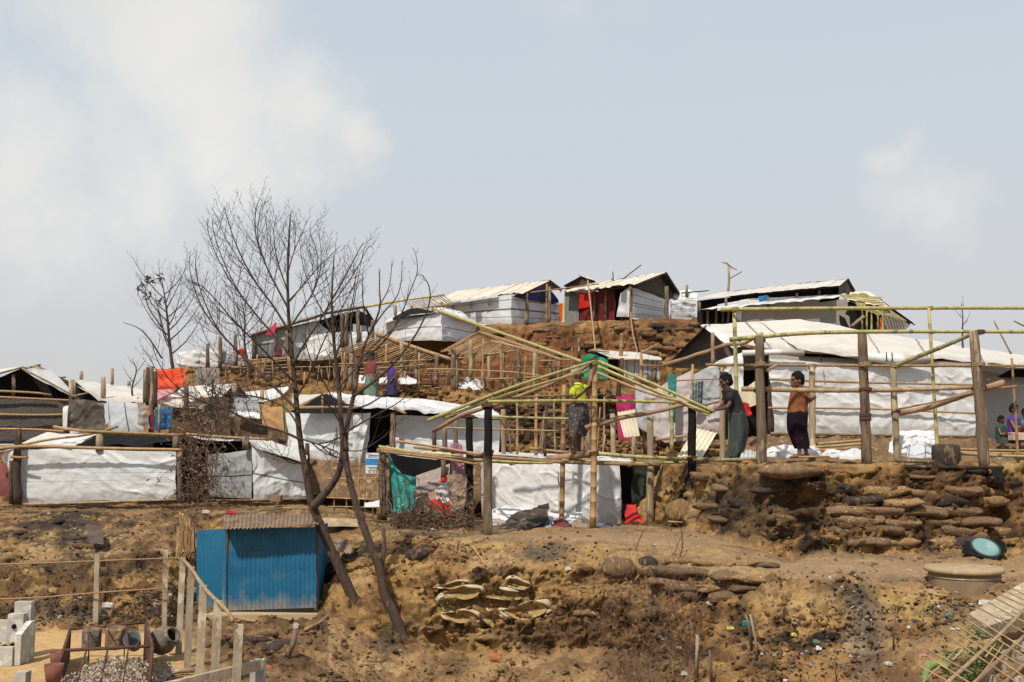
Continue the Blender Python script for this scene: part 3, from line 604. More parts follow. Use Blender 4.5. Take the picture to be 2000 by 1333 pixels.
house_striped()
# --- shelter with red wall
def house_red():
    T = thing('shelter', 'hilltop shelter with open dark red front and white striped end wall', 'shelter', W(1225,630,34.5), 'shelters on the crest')
    tarp(T, 'front_cloth', 'cloth_darkred', W3([(1128,572,36.6),(1202,570,35.2)]), W3([(1128,628,36.6),(1202,628,35.2)]), nu=20, nv=10, wr=.02)
    tarp(T, 'front_cloth', 'board_grey', W3([(1103,573,36.9),(1130,572,36.5)]), W3([(1103,632,36.9),(1130,630,36.5)]), nu=8, nv=8, wr=.02)
    tarp(T, 'door_cloth', 'plastic_red', W3([(1131,573,36.4),(1158,572,36.0)]), W3([(1131,604,36.4),(1157,598,36)]), nu=8, nv=8, wr=.03)
    tarp(T, 'inner_cloth_and_shade', 'black_sheet_and_shade', W3([(1198,568,35.6),(1232,560,35.4)]), W3([(1198,628,35.6),(1232,626,35.4)]), nu=8, nv=8, wr=.02)  # black sheet paints the shade in the open front
    tarp(T, 'tarp_flap', 'tarp_wall', W3([(1212,574,34.6),(1226,563,34.4),(1232,561,34.4)]), W3([(1204,619,34.8),(1230,620,34.4)]), nu=12, nv=14, wr=.1, fold=.03)
    tarp(T, 'tarp_wall', 'tarp_stripes_fine', W3([(1229,560,34.4),(1300,585,36.3)]), W3([(1228,621,34.4),(1297,624,36.3)]), nu=30, nv=20, wr=.03)
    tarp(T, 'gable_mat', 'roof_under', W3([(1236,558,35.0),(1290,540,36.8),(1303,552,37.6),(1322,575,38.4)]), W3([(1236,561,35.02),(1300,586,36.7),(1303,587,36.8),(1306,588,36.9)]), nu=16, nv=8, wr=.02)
    panel_roof(T, W(1150,556,38.6), W(1300,533,36.4), W(1084,574,36.8), W(1242,556,33.9), 16, 'roof_mat', rb, ragged=.12)
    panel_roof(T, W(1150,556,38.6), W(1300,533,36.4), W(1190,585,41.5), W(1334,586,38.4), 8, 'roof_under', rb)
    for l in ([(1242,557,33.9),(1300,534.5,36.4)],[(1300,534.5,36.35),(1334,587,38.3)],[(1240,561,34.2),(1330,588,37.9)]): bm(T, l, .03, 'bark_brown', 'rafter')
    for px, t, b, Y in ((1232,560,652,34.2),(1161,572,628,35.9),(1183,570,628,35.5),(1302,584,632,36.6)): pt(T, px, t, b, Y, .06)
    pt(T, 1302, 560, 700, 34.9, .09, 'timber', 'prop', lab='tall grey prop under the eave')
    return T
house_red()
def misc_back():
    T = thing('shelter_roof', 'small brown peaked roof behind the red fronted shelter', 'shelter', W(1135,575,40), None)
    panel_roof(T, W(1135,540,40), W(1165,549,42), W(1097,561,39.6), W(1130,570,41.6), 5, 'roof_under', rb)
    panel_roof(T, W(1135,540,40), W(1128,538,43), W(1172,553,40), W(1165,550,43), 5, 'roof_mat', rb)
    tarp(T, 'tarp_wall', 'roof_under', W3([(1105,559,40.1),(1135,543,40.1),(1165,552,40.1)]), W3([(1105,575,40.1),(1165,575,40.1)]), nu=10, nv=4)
    for a in ([(1194,545,37.4),(1206,555,37.2)],[(1197,531,37.4),(1198,550,37.3)],[(1207,553,37.2),(1252,518,38)]):
        v, f, uv = tube(W3(a), .022, 5); single('roof_stick', {1194:'short leaning stick on the roof of the red fronted shelter',1197:'short upright stick on the roof of the red fronted shelter',1207:'long thin pole slanting up above the red fronted shelter'}[a[0][0]], 'stick', v, f, MATS['bark_brown'], uv, group='sticks on the roof')
    T = thing('tarp_heap', 'crumpled white tarp screen between the two hilltop roofs', 'tarp', W(1330,625,37), None)
    tarp(T, 'tarp_sheet', 'tarp_stripes_fine', W3([(1308,590,36.9),(1330,584,37),(1360,588,37.2)]), W3([(1308,622,36.9),(1358,624,37.2)]), nu=20, nv=14, wr=.12)
    tarp(T, 'tarp_sheet', 'tarp_white', W3([(1318,570,38.2),(1345,565,38.2),(1362,575,38.2)]), W3([(1315,590,37.6),(1360,592,37.6)]), nu=14, nv=8, wr=.12)
    pt(T, 1342, 557, 600, 37.8, .06); bm(T, [(1330,573,37.7),(1384,568,37.7)], .025, 'bark_brown', 'stick')
    # bent pale wood on a mast
    T = thing('wooden_mast', 'tall pale mast with bent boards on top above the roofs', 'mast', W(1423,562,38.5), None)
    log(T, 'mast', W3([(1422,575,38.5),(1424,540,38.5),(1423,520,38.5)]), .05, 'timber_pale', seg=6)
    part(T, 'board', *tube(W3([(1409,512,38.5),(1422,518,38.5),(1440,528,38.5)]), [.05,.08,.03], 6, squash=.4), ) if False else None
    v, f, uv = tube(W3([(1409,512,38.5),(1420,515,38.5),(1429,523,38.5),(1440,528,38.5)]), [.03,.07,.06,.02], 6, squash=.5); part(T, 'board', v, f, MATS['timber_pale'], uv)
    v, f, uv = tube(W3([(1425,545,38.5),(1449,531,38.5)]), .018, 5); part(T, 'stay', v, f, MATS['bark_brown'], uv)
misc_back()
def house_long():
    T = thing('shelter', 'long low hilltop shelter with pale sheet roof and open dark front', 'shelter', W(1500,636,35), 'shelters on the crest')
    panel_roof(T, W(1404,572,38.6), W(1653,546,37.6), W(1356,586,36.2), W(1638,559,34.6), 13, 'tarp_cream', rb, ragged=.02, curl=.01)
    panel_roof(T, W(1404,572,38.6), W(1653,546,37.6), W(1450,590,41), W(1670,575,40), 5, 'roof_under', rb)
    tarp(T, 'painted_shade_sheet', 'black_sheet_and_shade', W3([(1362,587,36.6),(1640,562,35.4)]), W3([(1362,640,36.6),(1640,640,35.4)]), nu=20, nv=6, wr=.02)  # interior shade painted as a black sheet behind the open front
    tarp(T, 'tarp_wall', 'tarp_wall', W3([(1400,596,36.0),(1470,583,35.7),(1600,578,35.2)]), W3([(1400,610,36.0),(1600,600,35.2)]), nu=20, nv=5, wr=.03)
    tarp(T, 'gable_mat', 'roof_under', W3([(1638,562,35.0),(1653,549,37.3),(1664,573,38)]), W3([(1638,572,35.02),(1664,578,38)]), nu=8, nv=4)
    for l in ([(1638,560,34.6),(1654,547.5,37.6)],[(1654,547.5,37.5),(1671,576,39.8)]): bm(T, l, .035, 'bark_brown', 'rafter')
    for px, t, b in ((1366,590,636),(1418,583,600),(1500,580,598),(1556,573,590),(1600,568,585)): pt(T, px, t, b, 35.3, .05)
    T.name = 'shelter'
    T = thing('shelter', 'front hilltop lean-to with pale wall and ragged white sheet roof', 'shelter', W(1540,636,34), 'shelters on the crest')
    panel_roof(T, W(1395,600,35.8), W(1652,574,35.4), W(1358,609,33.8), W(1625,584,33.6), 9, 'tarp_white', rb, ragged=.08)
    tarp(T, 'tarp_wall', 'tarp_dust', W3([(1437,603,34.2),(1560,595,34),(1656,585,34)]), W3([(1437,640,34.2),(1660,640,34)]), nu=30, nv=10, wr=.03)
    tarp(T, 'tarp_patch', 'tarp_white', W3([(1438,602,34.1),(1450,601,34.1)]), W3([(1438,622,34.1),(1447,630,34.1)]), nu=6, nv=6, wr=.03)
    tarp(T, 'painted_shade_sheet', 'black_sheet_and_shade', W3([(1362,610,34.6),(1440,603,34.5)]), W3([(1362,642,34.6),(1440,642,34.5)]), nu=8, nv=6, wr=.02)  # black sheet stands in for shade between the posts
    for px, t in ((1368,606),(1382,606),(1398,604),(1412,602),(1422,603)): pt(T, px, t, 640, 34.2, .05, 'timber' if px % 4 else 'bark_brown')
    v, f, uv = cloth(W3([(1480,580,34.9),(1500,577,34.9)]), W3([(1482,590,34.9),(1498,588,34.9)]), nu=8, nv=5, wr=.05); single('blue_cloth', 'small blue cloth hanging under the long pale roof', 'cloth', v, f, MATS['cloth_blue'], uv)
    # right hand dark shelter with radiating bamboo eaves
    T = thing('shelter', 'dark shelter with fringe of green bamboo laths at the right end of the crest', 'shelter', W(1720,650,33), 'shelters on the crest')
    panel_roof(T, W(1660,572,36), W(1698,571,36), W(1655,586,34), W(1742,606,33.6), 5, 'roof_mat', rb)
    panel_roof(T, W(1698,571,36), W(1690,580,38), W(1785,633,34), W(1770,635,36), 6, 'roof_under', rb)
    tarp(T, 'tarp_wall', 'black_sheet_and_shade', W3([(1640,590,34),(1690,590,34),(1730,600,34)]), W3([(1640,650,34),(1730,650,34)]), nu=10, nv=5)  # black sheet paints the shade of the dark opening
    tarp(T, 'tarp_wall', 'tarp_dust', W3([(1724,612,33.6),(1745,612,33.6),(1776,634,33.8)]), W3([(1724,650,33.6),(1764,650,33.8)]), nu=14, nv=6, wr=.05)
    lath_rows(T, W(1655,577,35), W(1690,573,35.4), W(1680,606,33), W(1775,630,33.4), 14, .025, 'bamboo_olive', rb)
    lath_rows(T, W(1640,576,34.5), W(1660,590,34), W(1718,580,34), W(1735,612,33.6), 9, .022, 'bamboo_green', rb)
    for px in (1684,1693,1702,1715,1724): pt(T, px, 600, 648, 33.2, .035, 'bamboo_green')
    bm(T, [(1664,638,33),(1688,618,33)], .06, 'timber_pale', 'brace')
    v, f, uv = cloth(W3([(1718,620,33.4),(1725,620,33.4)]), W3([(1717,648,33.4),(1724,648,33.4)]), nu=6, nv=8, wr=.04); single('orange_cloth', 'strip of orange cloth in the dark shelter behind the bamboo fringe', 'cloth', v, f, MATS['cloth_orange'], uv)
house_long()
# --- domed white shelter
def domed():
    T = thing('shelter', 'domed white tarp shelter with one dark band below the striped one', 'shelter', W(862,668,33), None)
    tarp(T, 'tarp_wall', 'tarp_band', W3([(742,640,33.6),(765,624,33.4),(800,616,33.2),(845,611,33),(862,612,32.9)]), W3([(740,668,33.6),(864,666,32.9)]), nu=50, nv=20, wr=.06)
    tarp(T, 'tarp_wall', 'tarp_band', W3([(862,611,32.9),(880,618,33.5),(930,634,34.6)]), W3([(863,666,32.9),(928,668,34.6)]), nu=30, nv=20, wr=.05)
    tarp(T, 'roof_tarp', 'tarp_cream', W3([(790,606,35),(830,604,35),(880,603,35.4),(928,628,35.8)]), W3([(745,634,33.2),(800,616,33.1),(862,610,32.8),(934,636,34.4)]), nu=30, nv=10, wr=.05)
    tarp(T, 'painted_shade_sheet', 'black_sheet_and_shade', W3([(766,620,33.1),(800,604,33.6),(816,602,33.6),(860,610,32.9)]), W3([(766,626,33.12),(860,612,32.92)]), nu=12, nv=3)  # shade under the dome's roof edge, painted as a black strip
    tarp(T, 'tarp_flap', 'tarp_white', W3([(835,604,34.4),(870,600,34.4),(905,612,34.6),(930,640,34.8)]), W3([(862,616,33.6),(900,634,34.2),(928,642,34.6)]), nu=24, nv=10, wr=.14)
    for px in (773,803,846): pt(T, px, 598, 640, 33.7, .05, 'timber')
    T = thing('roof_frame', 'bare bamboo rafter lattice above the domed white shelter', 'roof frame', W(820,610,36), None)
    bm(T, [(690,604,35),(780,588,35.2),(868,576,35.5)], .05, 'bamboo_green', 'ridge_pole')
    lath_rows(T, W(785,592,35.2), W(868,577,35.5), W(812,606,34), W(890,592,34.3), 14, .018, 'bamboo_dry', rb)
    bm(T, [(800,606,34),(900,590,34.3)], .03, 'bamboo_dry', 'beam')
    # open fronted shelter on the left shoulder
    T = thing('shelter', 'wide shelter with thatch edged roof and white sheet walls behind the bare tree', 'shelter', W(600,705,33.5), None)
    tarp(T, 'roof_tarp', 'tarp_dust', W3([(505,641,36),(600,618,36),(700,600,36)]), W3([(493,654,33),(600,626,33),(690,600,33)]), nu=40, nv=6, wr=.04)
    bm(T, [(490,656,32.9),(560,637,32.9),(640,612,32.9),(712,600,33)], .05, 'bark_brown', 'beam'); bm(T, [(712,600,33),(728,626,33.4)], .05, 'bark_brown', 'beam')
    tarp(T, 'painted_shade_sheet', 'black_sheet_and_shade', W3([(494,658,34.6),(700,606,34.6),(726,620,34.6)]), W3([(494,705,34.6),(726,690,34.6)]), nu=20, nv=8)  # back of the open shelter painted black for its inner shade
    tarp(T, 'tarp_wall', 'tarp_wall', W3([(572,640,33.4),(620,628,33.4),(632,640,33.4),(655,655,33.4)]), W3([(572,705,33.4),(655,700,33.4)]), nu=30, nv=20, wr=.08)
    tarp(T, 'tarp_wall', 'tarp_white', W3([(600,655,33.1),(645,650,33.1),(720,648,33.1)]), W3([(600,706,33.1),(650,703,33.1),(722,672,33.1)]), nu=30, nv=20, wr=.07)
    tarp(T, 'tarp_wall', 'tarp_grey', W3([(497,655,33.2),(560,640,33.2)]), W3([(497,697,33.2),(560,697,33.2)]), nu=20, nv=14, wr=.03)
    tarp(T, 'tarp_wall', 'board_grey', W3([(500,672,33.1),(538,670,33.1)]), W3([(500,697,33.1),(538,697,33.1)]), nu=10, nv=8, wr=.02)
    tarp(T, 'tarp_curtain', 'tarp_grey', W3([(690,632,33.2),(728,640,33.4)]), W3([(690,672,33.2),(728,668,33.4)]), nu=12, nv=10, wr=.05)
    for px, t, b in ((496,652,702),(539,645,710),(560,640,706),(668,612,680),(676,610,676),(700,606,672),(728,626,672)): pt(T, px, t, b, 33, .07, 'timber')
    bm(T, [(480,715,32.6),(520,706,32.6),(560,700,32.6)], .04, 'bamboo_tan'); bm(T, [(470,705,32.6),(560,698,32.6)], .03, 'bamboo_tan')
    for l, m, nm, lb in ((([(537,630,32.6),(541,630,32.6)],[(518,654,32.6),(536,655,32.6)]),'cloth_pink','pink_cloth','bright pink cloth hung from the eave behind the bare tree'),
                         (([(536,682,32.7),(552,682,32.7)],[(536,697,32.7),(552,697,32.7)]),'cloth_darkred','red_cloth','dark red cloth inside the open shelter behind the bare tree'),
                         (([(467,682,32.4),(480,680,32.4)],[(464,694,32.4),(482,694,32.4)]),'cloth_red','red_bundle','small red cloth bundle on a post left of the open shelter')):
        v, f, uv = cloth(W3(l[0]), W3(l[1]), nu=8, nv=10, wr=.06, fold=.02); single(nm, lb, 'cloth', v, f, MATS[m], uv)
    T = thing('tarp_screen', 'white tarp screen with round holes left of the thatch edged shelter', 'tarp screen', W(410,720,33.5), None)
    tarp(T, 'tarp_sheet', 'tarp_white', W3([(340,690,34),(370,684,34),(400,680,34),(440,682,33.6),(490,684,33.6)]), W3([(348,716,34),(400,718,34),(490,714,33.6)]), nu=50, nv=16, wr=.1, fold=.05, ff=.8)
    tarp(T, 'tarp_sheet', 'tarp_grey', W3([(434,688,33.4),(456,686,33.4)]), W3([(434,712,33.4),(456,712,33.4)]), nu=10, nv=10, wr=.05)
    for px, t, b in ((406,672,718),(430,658,718),(460,655,715)): pt(T, px, t, b, 33.2, .07)
    v, f, uv = cloth(W3([(379,719,31.8),(405,719,31.8),(428,719,31.8)]), W3([(380,752,31.8),(428,750,31.8)]), nu=16, nv=12, wr=.04); single('grey_sheet', 'plain grey sheet hung under the white tarp screen', 'sheet', v, f, MATS['tarp_dust'], uv)
domed()
# --- bare frames being roofed on the middle terrace
def mid_frames():
    T = thing('house_frame', 'bamboo house frame with slanting laths right behind the bare trees', 'house frame', W(790,760,30), 'bare house frames on the middle terrace')
    bm(T, [(735,652,30.5),(815,681,30.2),(912,712,29.8)], .07, 'bamboo_tan', 'ridge_plank')
    lath_rows(T, W(738,656,30.5), W(860,696,30), W(640,690,31), W(770,738,30.8), 24, .022, 'lath', rb)
    lath_rows(T, W(738,654,30.6), W(860,695,30.1), W(758,665,32.6), W(884,706,32), 14, .018, 'lath', rb)
    for px, t, b, r, m in ((685,690,762,.07,'timber_pale'),(755,672,760,.05,'bamboo_tan'),(784,668,762,.07,'timber_pale'),(790,690,762,.03,'bamboo_tan'),(812,680,762,.045,'timber'),(819,690,762,.03,'bamboo_dry'),(852,690,762,.075,'timber'),(735,690,760,.05,'bark_brown')): pt(T, px, t, b, 29.8, r, m)
    for l in ([(650,712,29.7),(838,703,29.7)],[(690,722,29.7),(842,711,29.7)],[(690,728,30.6),(905,726,30.6)],[(715,735,31),(870,732,31)]): bm(T, l, .028, 'bamboo_tan')
    T = thing('house_frame', 'bamboo house frame with gabled lath roof in front of the red earth', 'house frame', W(950,760,30), 'bare house frames on the middle terrace')
    ap, ap2 = W(935,648,30.4), W(1012,682,29.6)
    lath_rows(T, W(933,650,31), W(1000,676,30.2), W(862,686,30), W(940,706,29.6), 20, .02, 'lath', rb)
    lath_rows(T, W(933,649,31.4), W(1008,674,30.6), W(985,662,33), W(1056,690,32), 10, .02, 'lath', rb)
    lath_rows(T, W(985,668,30.2), W(1010,678,30), W(930,705,30), W(948,712,29.8), 5, .02, 'lath', rb)
    bm(T, [(935,648,30.9),(1012,680,30),(1095,701,29.3)], .04, 'bamboo_tan', 'ridge_pole'); bm(T, [(862,688,30),(935,648,30.9)], .03, 'bamboo_tan', 'rafter'); bm(T, [(880,702,29.8),(945,694,29.8),(1010,684,29.8)], .03, 'bamboo_dry', 'beam')
    for px, t, b, r, m in ((885,683,766,.09,'timber'),(892,700,766,.04,'bamboo_dry'),(920,664,738,.07,'timber_pale'),(944,662,760,.03,'bamboo_tan'),(955,696,760,.06,'timber_pale'),(978,670,762,.045,'bamboo_tan'),(983,690,762,.03,'bamboo_dry'),(1013,676,764,.07,'timber'),(1044,688,762,.06,'timber_pale'),(1074,694,745,.05,'bamboo_dry')): pt(T, px, t, b, 29.6, r, m)
    for l in ([(833,721,29.4),(890,722,29.4),(1000,727,29.4),(1060,735,29.3)],[(950,741,29.5),(1060,736,29.5)],[(1055,705,29.5),(1130,702,29.3)],[(880,748,30.2),(1010,744,30.2)]): bm(T, l, .025, 'bamboo_tan')
    T = thing('tarp_heap', 'heap of crumpled white plastic on the middle terrace', 'tarp heap', W(923,762,29.5), None)
    for i, (a, b, c, d) in enumerate(((897,925,737,760),(915,942,741,760),(905,938,748,762))):
        tarp(T, 'fold', 'tarp_white', W3([(a,d-4,30.4-.3*i),((a+b)/2,c,30-.3*i),(b,d-6,30.4-.3*i)]), W3([(a-2,d,29.4-.2*i),(b+2,d+1,29.4-.2*i)]), nu=20, nv=14, wr=.2, scale=5)
    # cut earth wall of the ledge (plastered mud blocks)
    # tall props and low sticks on the terrace right of the frames
    for i, (px, t, b, m, lb) in enumerate(((1131,660,700,'timber','grey post in the red bank left of the striped lean-to'),(1215,652,780,'bamboo_tan','pale bamboo prop leaning by the green cloth hut'))):
        v, f, uv = bamboo_line([W(px-8 if i else px,b,27 if i else 31), W(px,t,27 if i else 31)], .07 if i else .06); o = single('post', lb, 'post', v, f, MATS[m], uv)
    for a, b, lb in (((1148,548,35.4),(1165,705,27.5),'thin bamboo pole slanting down in front of the red fronted shelter'),((1232,610,34),(1245,688,30),'thin bamboo pole slanting down below the white end wall')):
        v, f, uv = bamboo_line([W(*a), W(*b)], .028); single('bamboo_pole', lb, 'pole', v, f, MATS['bamboo_tan'], uv, group='poles leaning on the red bank')
mid_frames()
def clutter():
    # thin uprights, rails and leaning sticks of the frames, one pole each
    r = random.Random(55); T = thing('pole_frame', 'ragged row of thin brown poles and rails along the middle terrace', 'pole frame', W(860,762,30), None)
    for i in range(46):
        x = r.uniform(640,1120); b = 762+r.uniform(-4,4); t = b-r.uniform(25,85); m = r.choice(['bamboo_dry','bark_brown','timber','bamboo_tan']); pt(T, x, t, b, r.uniform(29,31.5), r.uniform(.015,.035), m, 'pole', px2=x+r.uniform(-6,6))
    for i in range(18):
        x = r.uniform(650,1000); y = r.uniform(690,755); bm(T, [(x,y,r.uniform(29,31)),(x+r.uniform(60,170),y+r.uniform(-10,10),r.uniform(29,31))], r.uniform(.014,.026), r.choice(['bamboo_dry','bamboo_tan','bark_brown']))
    T = thing('pole_frame', 'loose thin poles leaning on the slope under the thatch edged shelter', 'pole frame', W(560,745,31.5), None)
    for i in range(22): x = r.uniform(430,700); b = 752+r.uniform(-8,4); pt(T, x, b-r.uniform(25,65), b, r.uniform(31,32), r.uniform(.015,.035), r.choice(['bamboo_dry','bark_brown','bamboo_tan']), 'pole', px2=x+r.uniform(-8,8))
    for i in range(8): x = r.uniform(430,620); y = r.uniform(700,745); bm(T, [(x,y,31.4),(x+r.uniform(50,110),y+r.uniform(-12,6),31.4)], .02, r.choice(['bamboo_dry','bamboo_tan']))
    T = thing('pole_frame', 'loose thin poles standing before the slope behind the man in lime yellow', 'pole frame', W(1060,885,24), None)
    for i in range(16): x = r.uniform(985,1300); b = 888+r.uniform(-6,6); pt(T, x, b-r.uniform(40,120), b, r.uniform(23.5,24.6), r.uniform(.015,.03), r.choice(['bamboo_dry','bark_brown','bamboo_tan','timber']), 'pole', px2=x+r.uniform(-8,8))
clutter()
def green_hut():
    T = thing('shelter', 'small lean-to with emerald green cloth and striped white side', 'shelter', W(1200,745,26.5), None)
    tarp(T, 'green_cloth', 'cloth_green', W3([(1135,700,26.6),(1150,690,26.6),(1187,702,26.4)]), W3([(1137,742,26.6),(1187,742,26.4)]), nu=24, nv=20, wr=.07, fold=.02)
    tarp(T, 'painted_shade_sheet', 'black_sheet_and_shade', W3([(1136,701,27),(1165,686,27),(1215,700,27)]), W3([(1136,742,27),(1215,742,27)]), nu=8, nv=5)  # black sheet added so the lean-to's inside reads as shaded
    tarp(T, 'tarp_wall', 'tarp_vstripes', W3([(1212,702,26.3),(1290,703,26.6)]), W3([(1212,741,26.3),(1290,744,26.6)]), nu=40, nv=16, wr=.04, fold=.02)
    tarp(T, 'roof_tarp', 'tarp_cream_seams', W3([(1168,684,28.5),(1250,688,28.5),(1292,700,28.5)]), W3([(1165,687,26.6),(1190,699,26.2),(1215,702,26.1),(1292,705,26.4)]), nu=30, nv=8, wr=.04)
    bm(T, [(1155,685,26.4),(1190,688,26.4)], .025, 'bamboo_tan'); bm(T, [(1187,701,26.2),(1290,704,26.2)], .02, 'bamboo_tan')
    for px, t, b, r, m in ((1252,690,745,.05,'bamboo_tan'),(1215,700,742,.05,'bark_brown'),(1278,716,745,.06,'timber')): pt(T, px, t, b, 26, r, m)
    bm(T, [(1252,690,26),(1286,672,26.3)], .03, 'bamboo_dry', 'brace'); bm(T, [(1250,714,25.9),(1296,716,25.9)], .025, 'bamboo_tan')
green_hut()
# ------------------------------------------------------------------ middle distance shelters
def left_group():
    T = thing('shelter', 'dark shelter with black gable and wattle wall at the left edge of the photo', 'shelter', W(75,865,26.5), None)
    tarp(T, 'roof_tarp', 'tarp_cream', W3([(-60,728,31),(40,716,31),(60,718,30)]), W3([(-60,745,26.5),(0,729,26.5),(43,718,26.4)]), nu=24, nv=6, wr=.04)
    tarp(T, 'roof_tarp', 'tarp_white', W3([(44,719,26.2),(100,722,30),(110,730,30)]), W3([(43,722,26.2),(100,754,26.2),(156,781,26.2)]), nu=24, nv=6, wr=.05)
    tarp(T, 'painted_shade_sheet', 'black_sheet_and_shade', W3([(-60,738,28.5),(0,738,28.5),(40,720,28.5),(150,780,28.5)]), W3([(-60,790,28.5),(150,790,28.5)]), nu=20, nv=8)  # shade inside the gable painted as a black sheet
    tarp(T, 'wattle_wall', 'wattle', W3([(-60,778,26.5),(135,780,26.4)]), W3([(-60,868,26.5),(135,866,26.4)]), nu=40, nv=16, wr=.03)
    for l in ([(-60,762,26.2),(60,767,26.2),(100,772,26.2)],[(-60,773,26.1),(60,779,26.1),(150,783,26.1),(207,786,26.1)],[(-60,808,26.2),(60,811,26.2),(125,810,26.2)],[(-60,838,26.2),(60,839,26.2),(125,843,26.1)]): bm(T, l, .035, 'bamboo_tan')
    pt(T, 26, 732, 778, 26.6, .05, 'timber'); pt(T, 140, 742, 790, 26.3, .08, 'timber_pale'); pt(T, 131, 790, 848, 26.2, .06, 'timber')
    bm(T, [(43,720,26.1),(156,781,26.1)], .03, 'bamboo_dry', 'rafter'); bm(T, [(-60,748,26.3),(43,718,26.3)], .03, 'bamboo_dry', 'rafter')
    T = thing('roof_frame', 'bare bamboo roof frame behind the black gable at the far left', 'roof frame', W(100,775,30), None)
    lath_rows(T, W(70,712,31), W(62,722,30), W(150,752,31.5), W(120,762,30), 7, .025, 'bamboo_dry', rb)
    bm(T, [(40,722,30),(78,713,31)], .04, 'bamboo_dry'); bm(T, [(100,740,30),(128,737,31)], .03, 'bamboo_tan'); pt(T, 66, 716, 740, 30, .04, 'bamboo_dry')
    T = thing('shelter', 'white roofed shelter beside the orange cloth with brown sacking on its front', 'shelter', W(205,845,25.6), None)
    tarp(T, 'roof_tarp', 'tarp_cream', W3([(149,743,29),(200,748,29),(260,756,29),(300,764,29)]), W3([(152,756,25.9),(200,784,25.6),(290,789,25.6)]), nu=30, nv=14, wr=.05)
    tarp(T, 'painted_shade_sheet', 'black_sheet_and_shade', W3([(148,745,26.2),(196,786,26.2)]), W3([(148,812,26.2),(196,812,26.2)]), nu=8, nv=5)  # black sheet paints the shade under this roof's left end
    tarp(T, 'sacking', 'tarp_brown', W3([(134,781,25.6),(170,783,25.5),(205,788,25.5)]), W3([(130,842,25.6),(205,843,25.5)]), nu=30, nv=20, wr=.12, fold=.03)
    tarp(T, 'tarp_wall', 'tarp_vband', W3([(208,786,25.4),(245,786,25.4),(270,788,25.3)]), W3([(213,841,25.4),(250,846,25.4),(284,846,25.3)]), nu=24, nv=20, wr=.05)
    tarp(T, 'tarp_flap', 'tarp_white', W3([(124,795,25.5),(134,793,25.5)]), W3([(123,840,25.5),(131,841,25.5)]), nu=6, nv=8, wr=.04)
    for px, t, b, r, m in ((201,737,786,.07,'timber_pale'),(159,725,742,.05,'timber_pale'),(219,720,752,.05,'timber_pale'),(252,744,754,.05,'timber_pale')): pt(T, px, t, b, 26 if px==201 else 28.6, r, m)
    bm(T, [(145,774,25.8),(172,768,25.8)], .03, 'bamboo_tan')
    for i, (px, t, b) in enumerate(((284,722,790),(289,718,792),(297,716,840),(303,726,800))): pt(T, px, t, b, 25.2, .06, 'bark_brown' if i % 2 else 'timber')
    v, f, uv = cloth(W3([(272,790,25),(284,787,25)]), W3([(270,830,25),(292,838,25)]), nu=14, nv=16, wr=.12, fold=.04); single('laundry', 'grey and white laundry bunched beside the orange cloth', 'laundry', v, f, MATS['tarp_dust'], uv)
    v, f, uv = cloth(W3([(304,720,26.6),(360,720,26.6)]), W3([(304,762,26.6),(330,762,26.6),(362,752,26.6)]), nu=30, nv=20, wr=.05); single('orange_cloth', 'large bright orange cloth hung up above the white roofs', 'cloth', v, f, MATS['cloth_orange'], uv)
    v, f, uv = cloth(W3([(303,763,26),(345,760,26)]), W3([(303,790,25.6),(322,782,25.6)]), nu=20, nv=16, wr=.06); single('pink_cloth', 'faded pink cloth under the large orange cloth', 'cloth', v, f, MATS['faded_pink'], uv)
    v, f, uv = cloth(W3([(303,795,25),(330,792,25),(338,800,25)]), W3([(303,842,25),(334,838,25)]), nu=18, nv=20, wr=.07, fold=.03); single('blue_cloth', 'blue plastic cloth hung beside the dark vines', 'cloth', v, f, MATS['cloth_blue'], uv)
    v, f, uv = cloth(W3([(290,812,25.1),(302,808,25.1)]), W3([(290,846,25.1),(302,846,25.1)]), nu=8, nv=12, wr=.04); single('red_cloth', 'narrow red cloth left of the blue plastic cloth', 'cloth', v, f, MATS['cloth_darkred'], uv)
    pole = bamboo_line(W3([(312,790,24.8),(311,848,24.8)]), .03); single('bamboo_pole', 'thin upright pole in front of the blue cloth', 'pole', pole[0], pole[1], MATS['bamboo_tan'], pole[2])
    T = thing('shelter', 'low white roof above the brown vine covered wall', 'shelter', W(430,850,25.5), None)
    tarp(T, 'roof_tarp', 'tarp_cream', W3([(362,755,28),(400,752,28),(456,749,28)]), W3([(312,786,25.4),(345,796,25.2),(400,798,25.2),(440,772,25.6),(452,756,26.6)]), nu=34, nv=12, wr=.06)
    tarp(T, 'painted_shade_sheet', 'black_sheet_and_shade', W3([(436,772,26.4),(458,748,26.8),(490,778,26.4)]), W3([(436,800,26.4),(490,800,26.4)]), nu=8, nv=4)  # shade in the small gable put in as black sheet
    tarp(T, 'mud_wall', 'mud', W3([(330,800,25.6),(405,776,25.6),(448,776,25.4)]), W3([(330,860,25.6),(450,862,25.4)]), nu=24, nv=16, wr=.06)
    tarp(T, 'mud_wall', 'mud', W3([(445,814,25.6),(560,820,25.6)]), W3([(445,865,25.6),(560,865,25.6)]), nu=24, nv=12, wr=.06)
    pt(T, 363, 747, 800, 25.2, .07, 'timber'); pt(T, 458, 749, 778, 25.4, .08, 'timber_pale'); pt(T, 512, 762, 790, 25.6, .06, 'timber_pale')
    tarp(T, 'tarp_wall', 'tarp_grey', W3([(455,776,25.3),(508,779,25.3)]), W3([(455,810,25.3),(508,818,25.3)]), nu=20, nv=12, wr=.05)
    tarp(T, 'tarp_sheet', 'tarp_white', W3([(448,800,25),(508,808,25)]), W3([(450,812,24.9),(508,820,24.9)]), nu=20, nv=6, wr=.1)
    tarp(T, 'roof_tarp', 'tarp_white', W3([(476,766,27.6),(520,762,27.6),(566,756,27.6)]), W3([(482,776,25.6),(512,786,25.4),(545,776,25.8),(563,762,26.6)]), nu=24, nv=8, wr=.05)
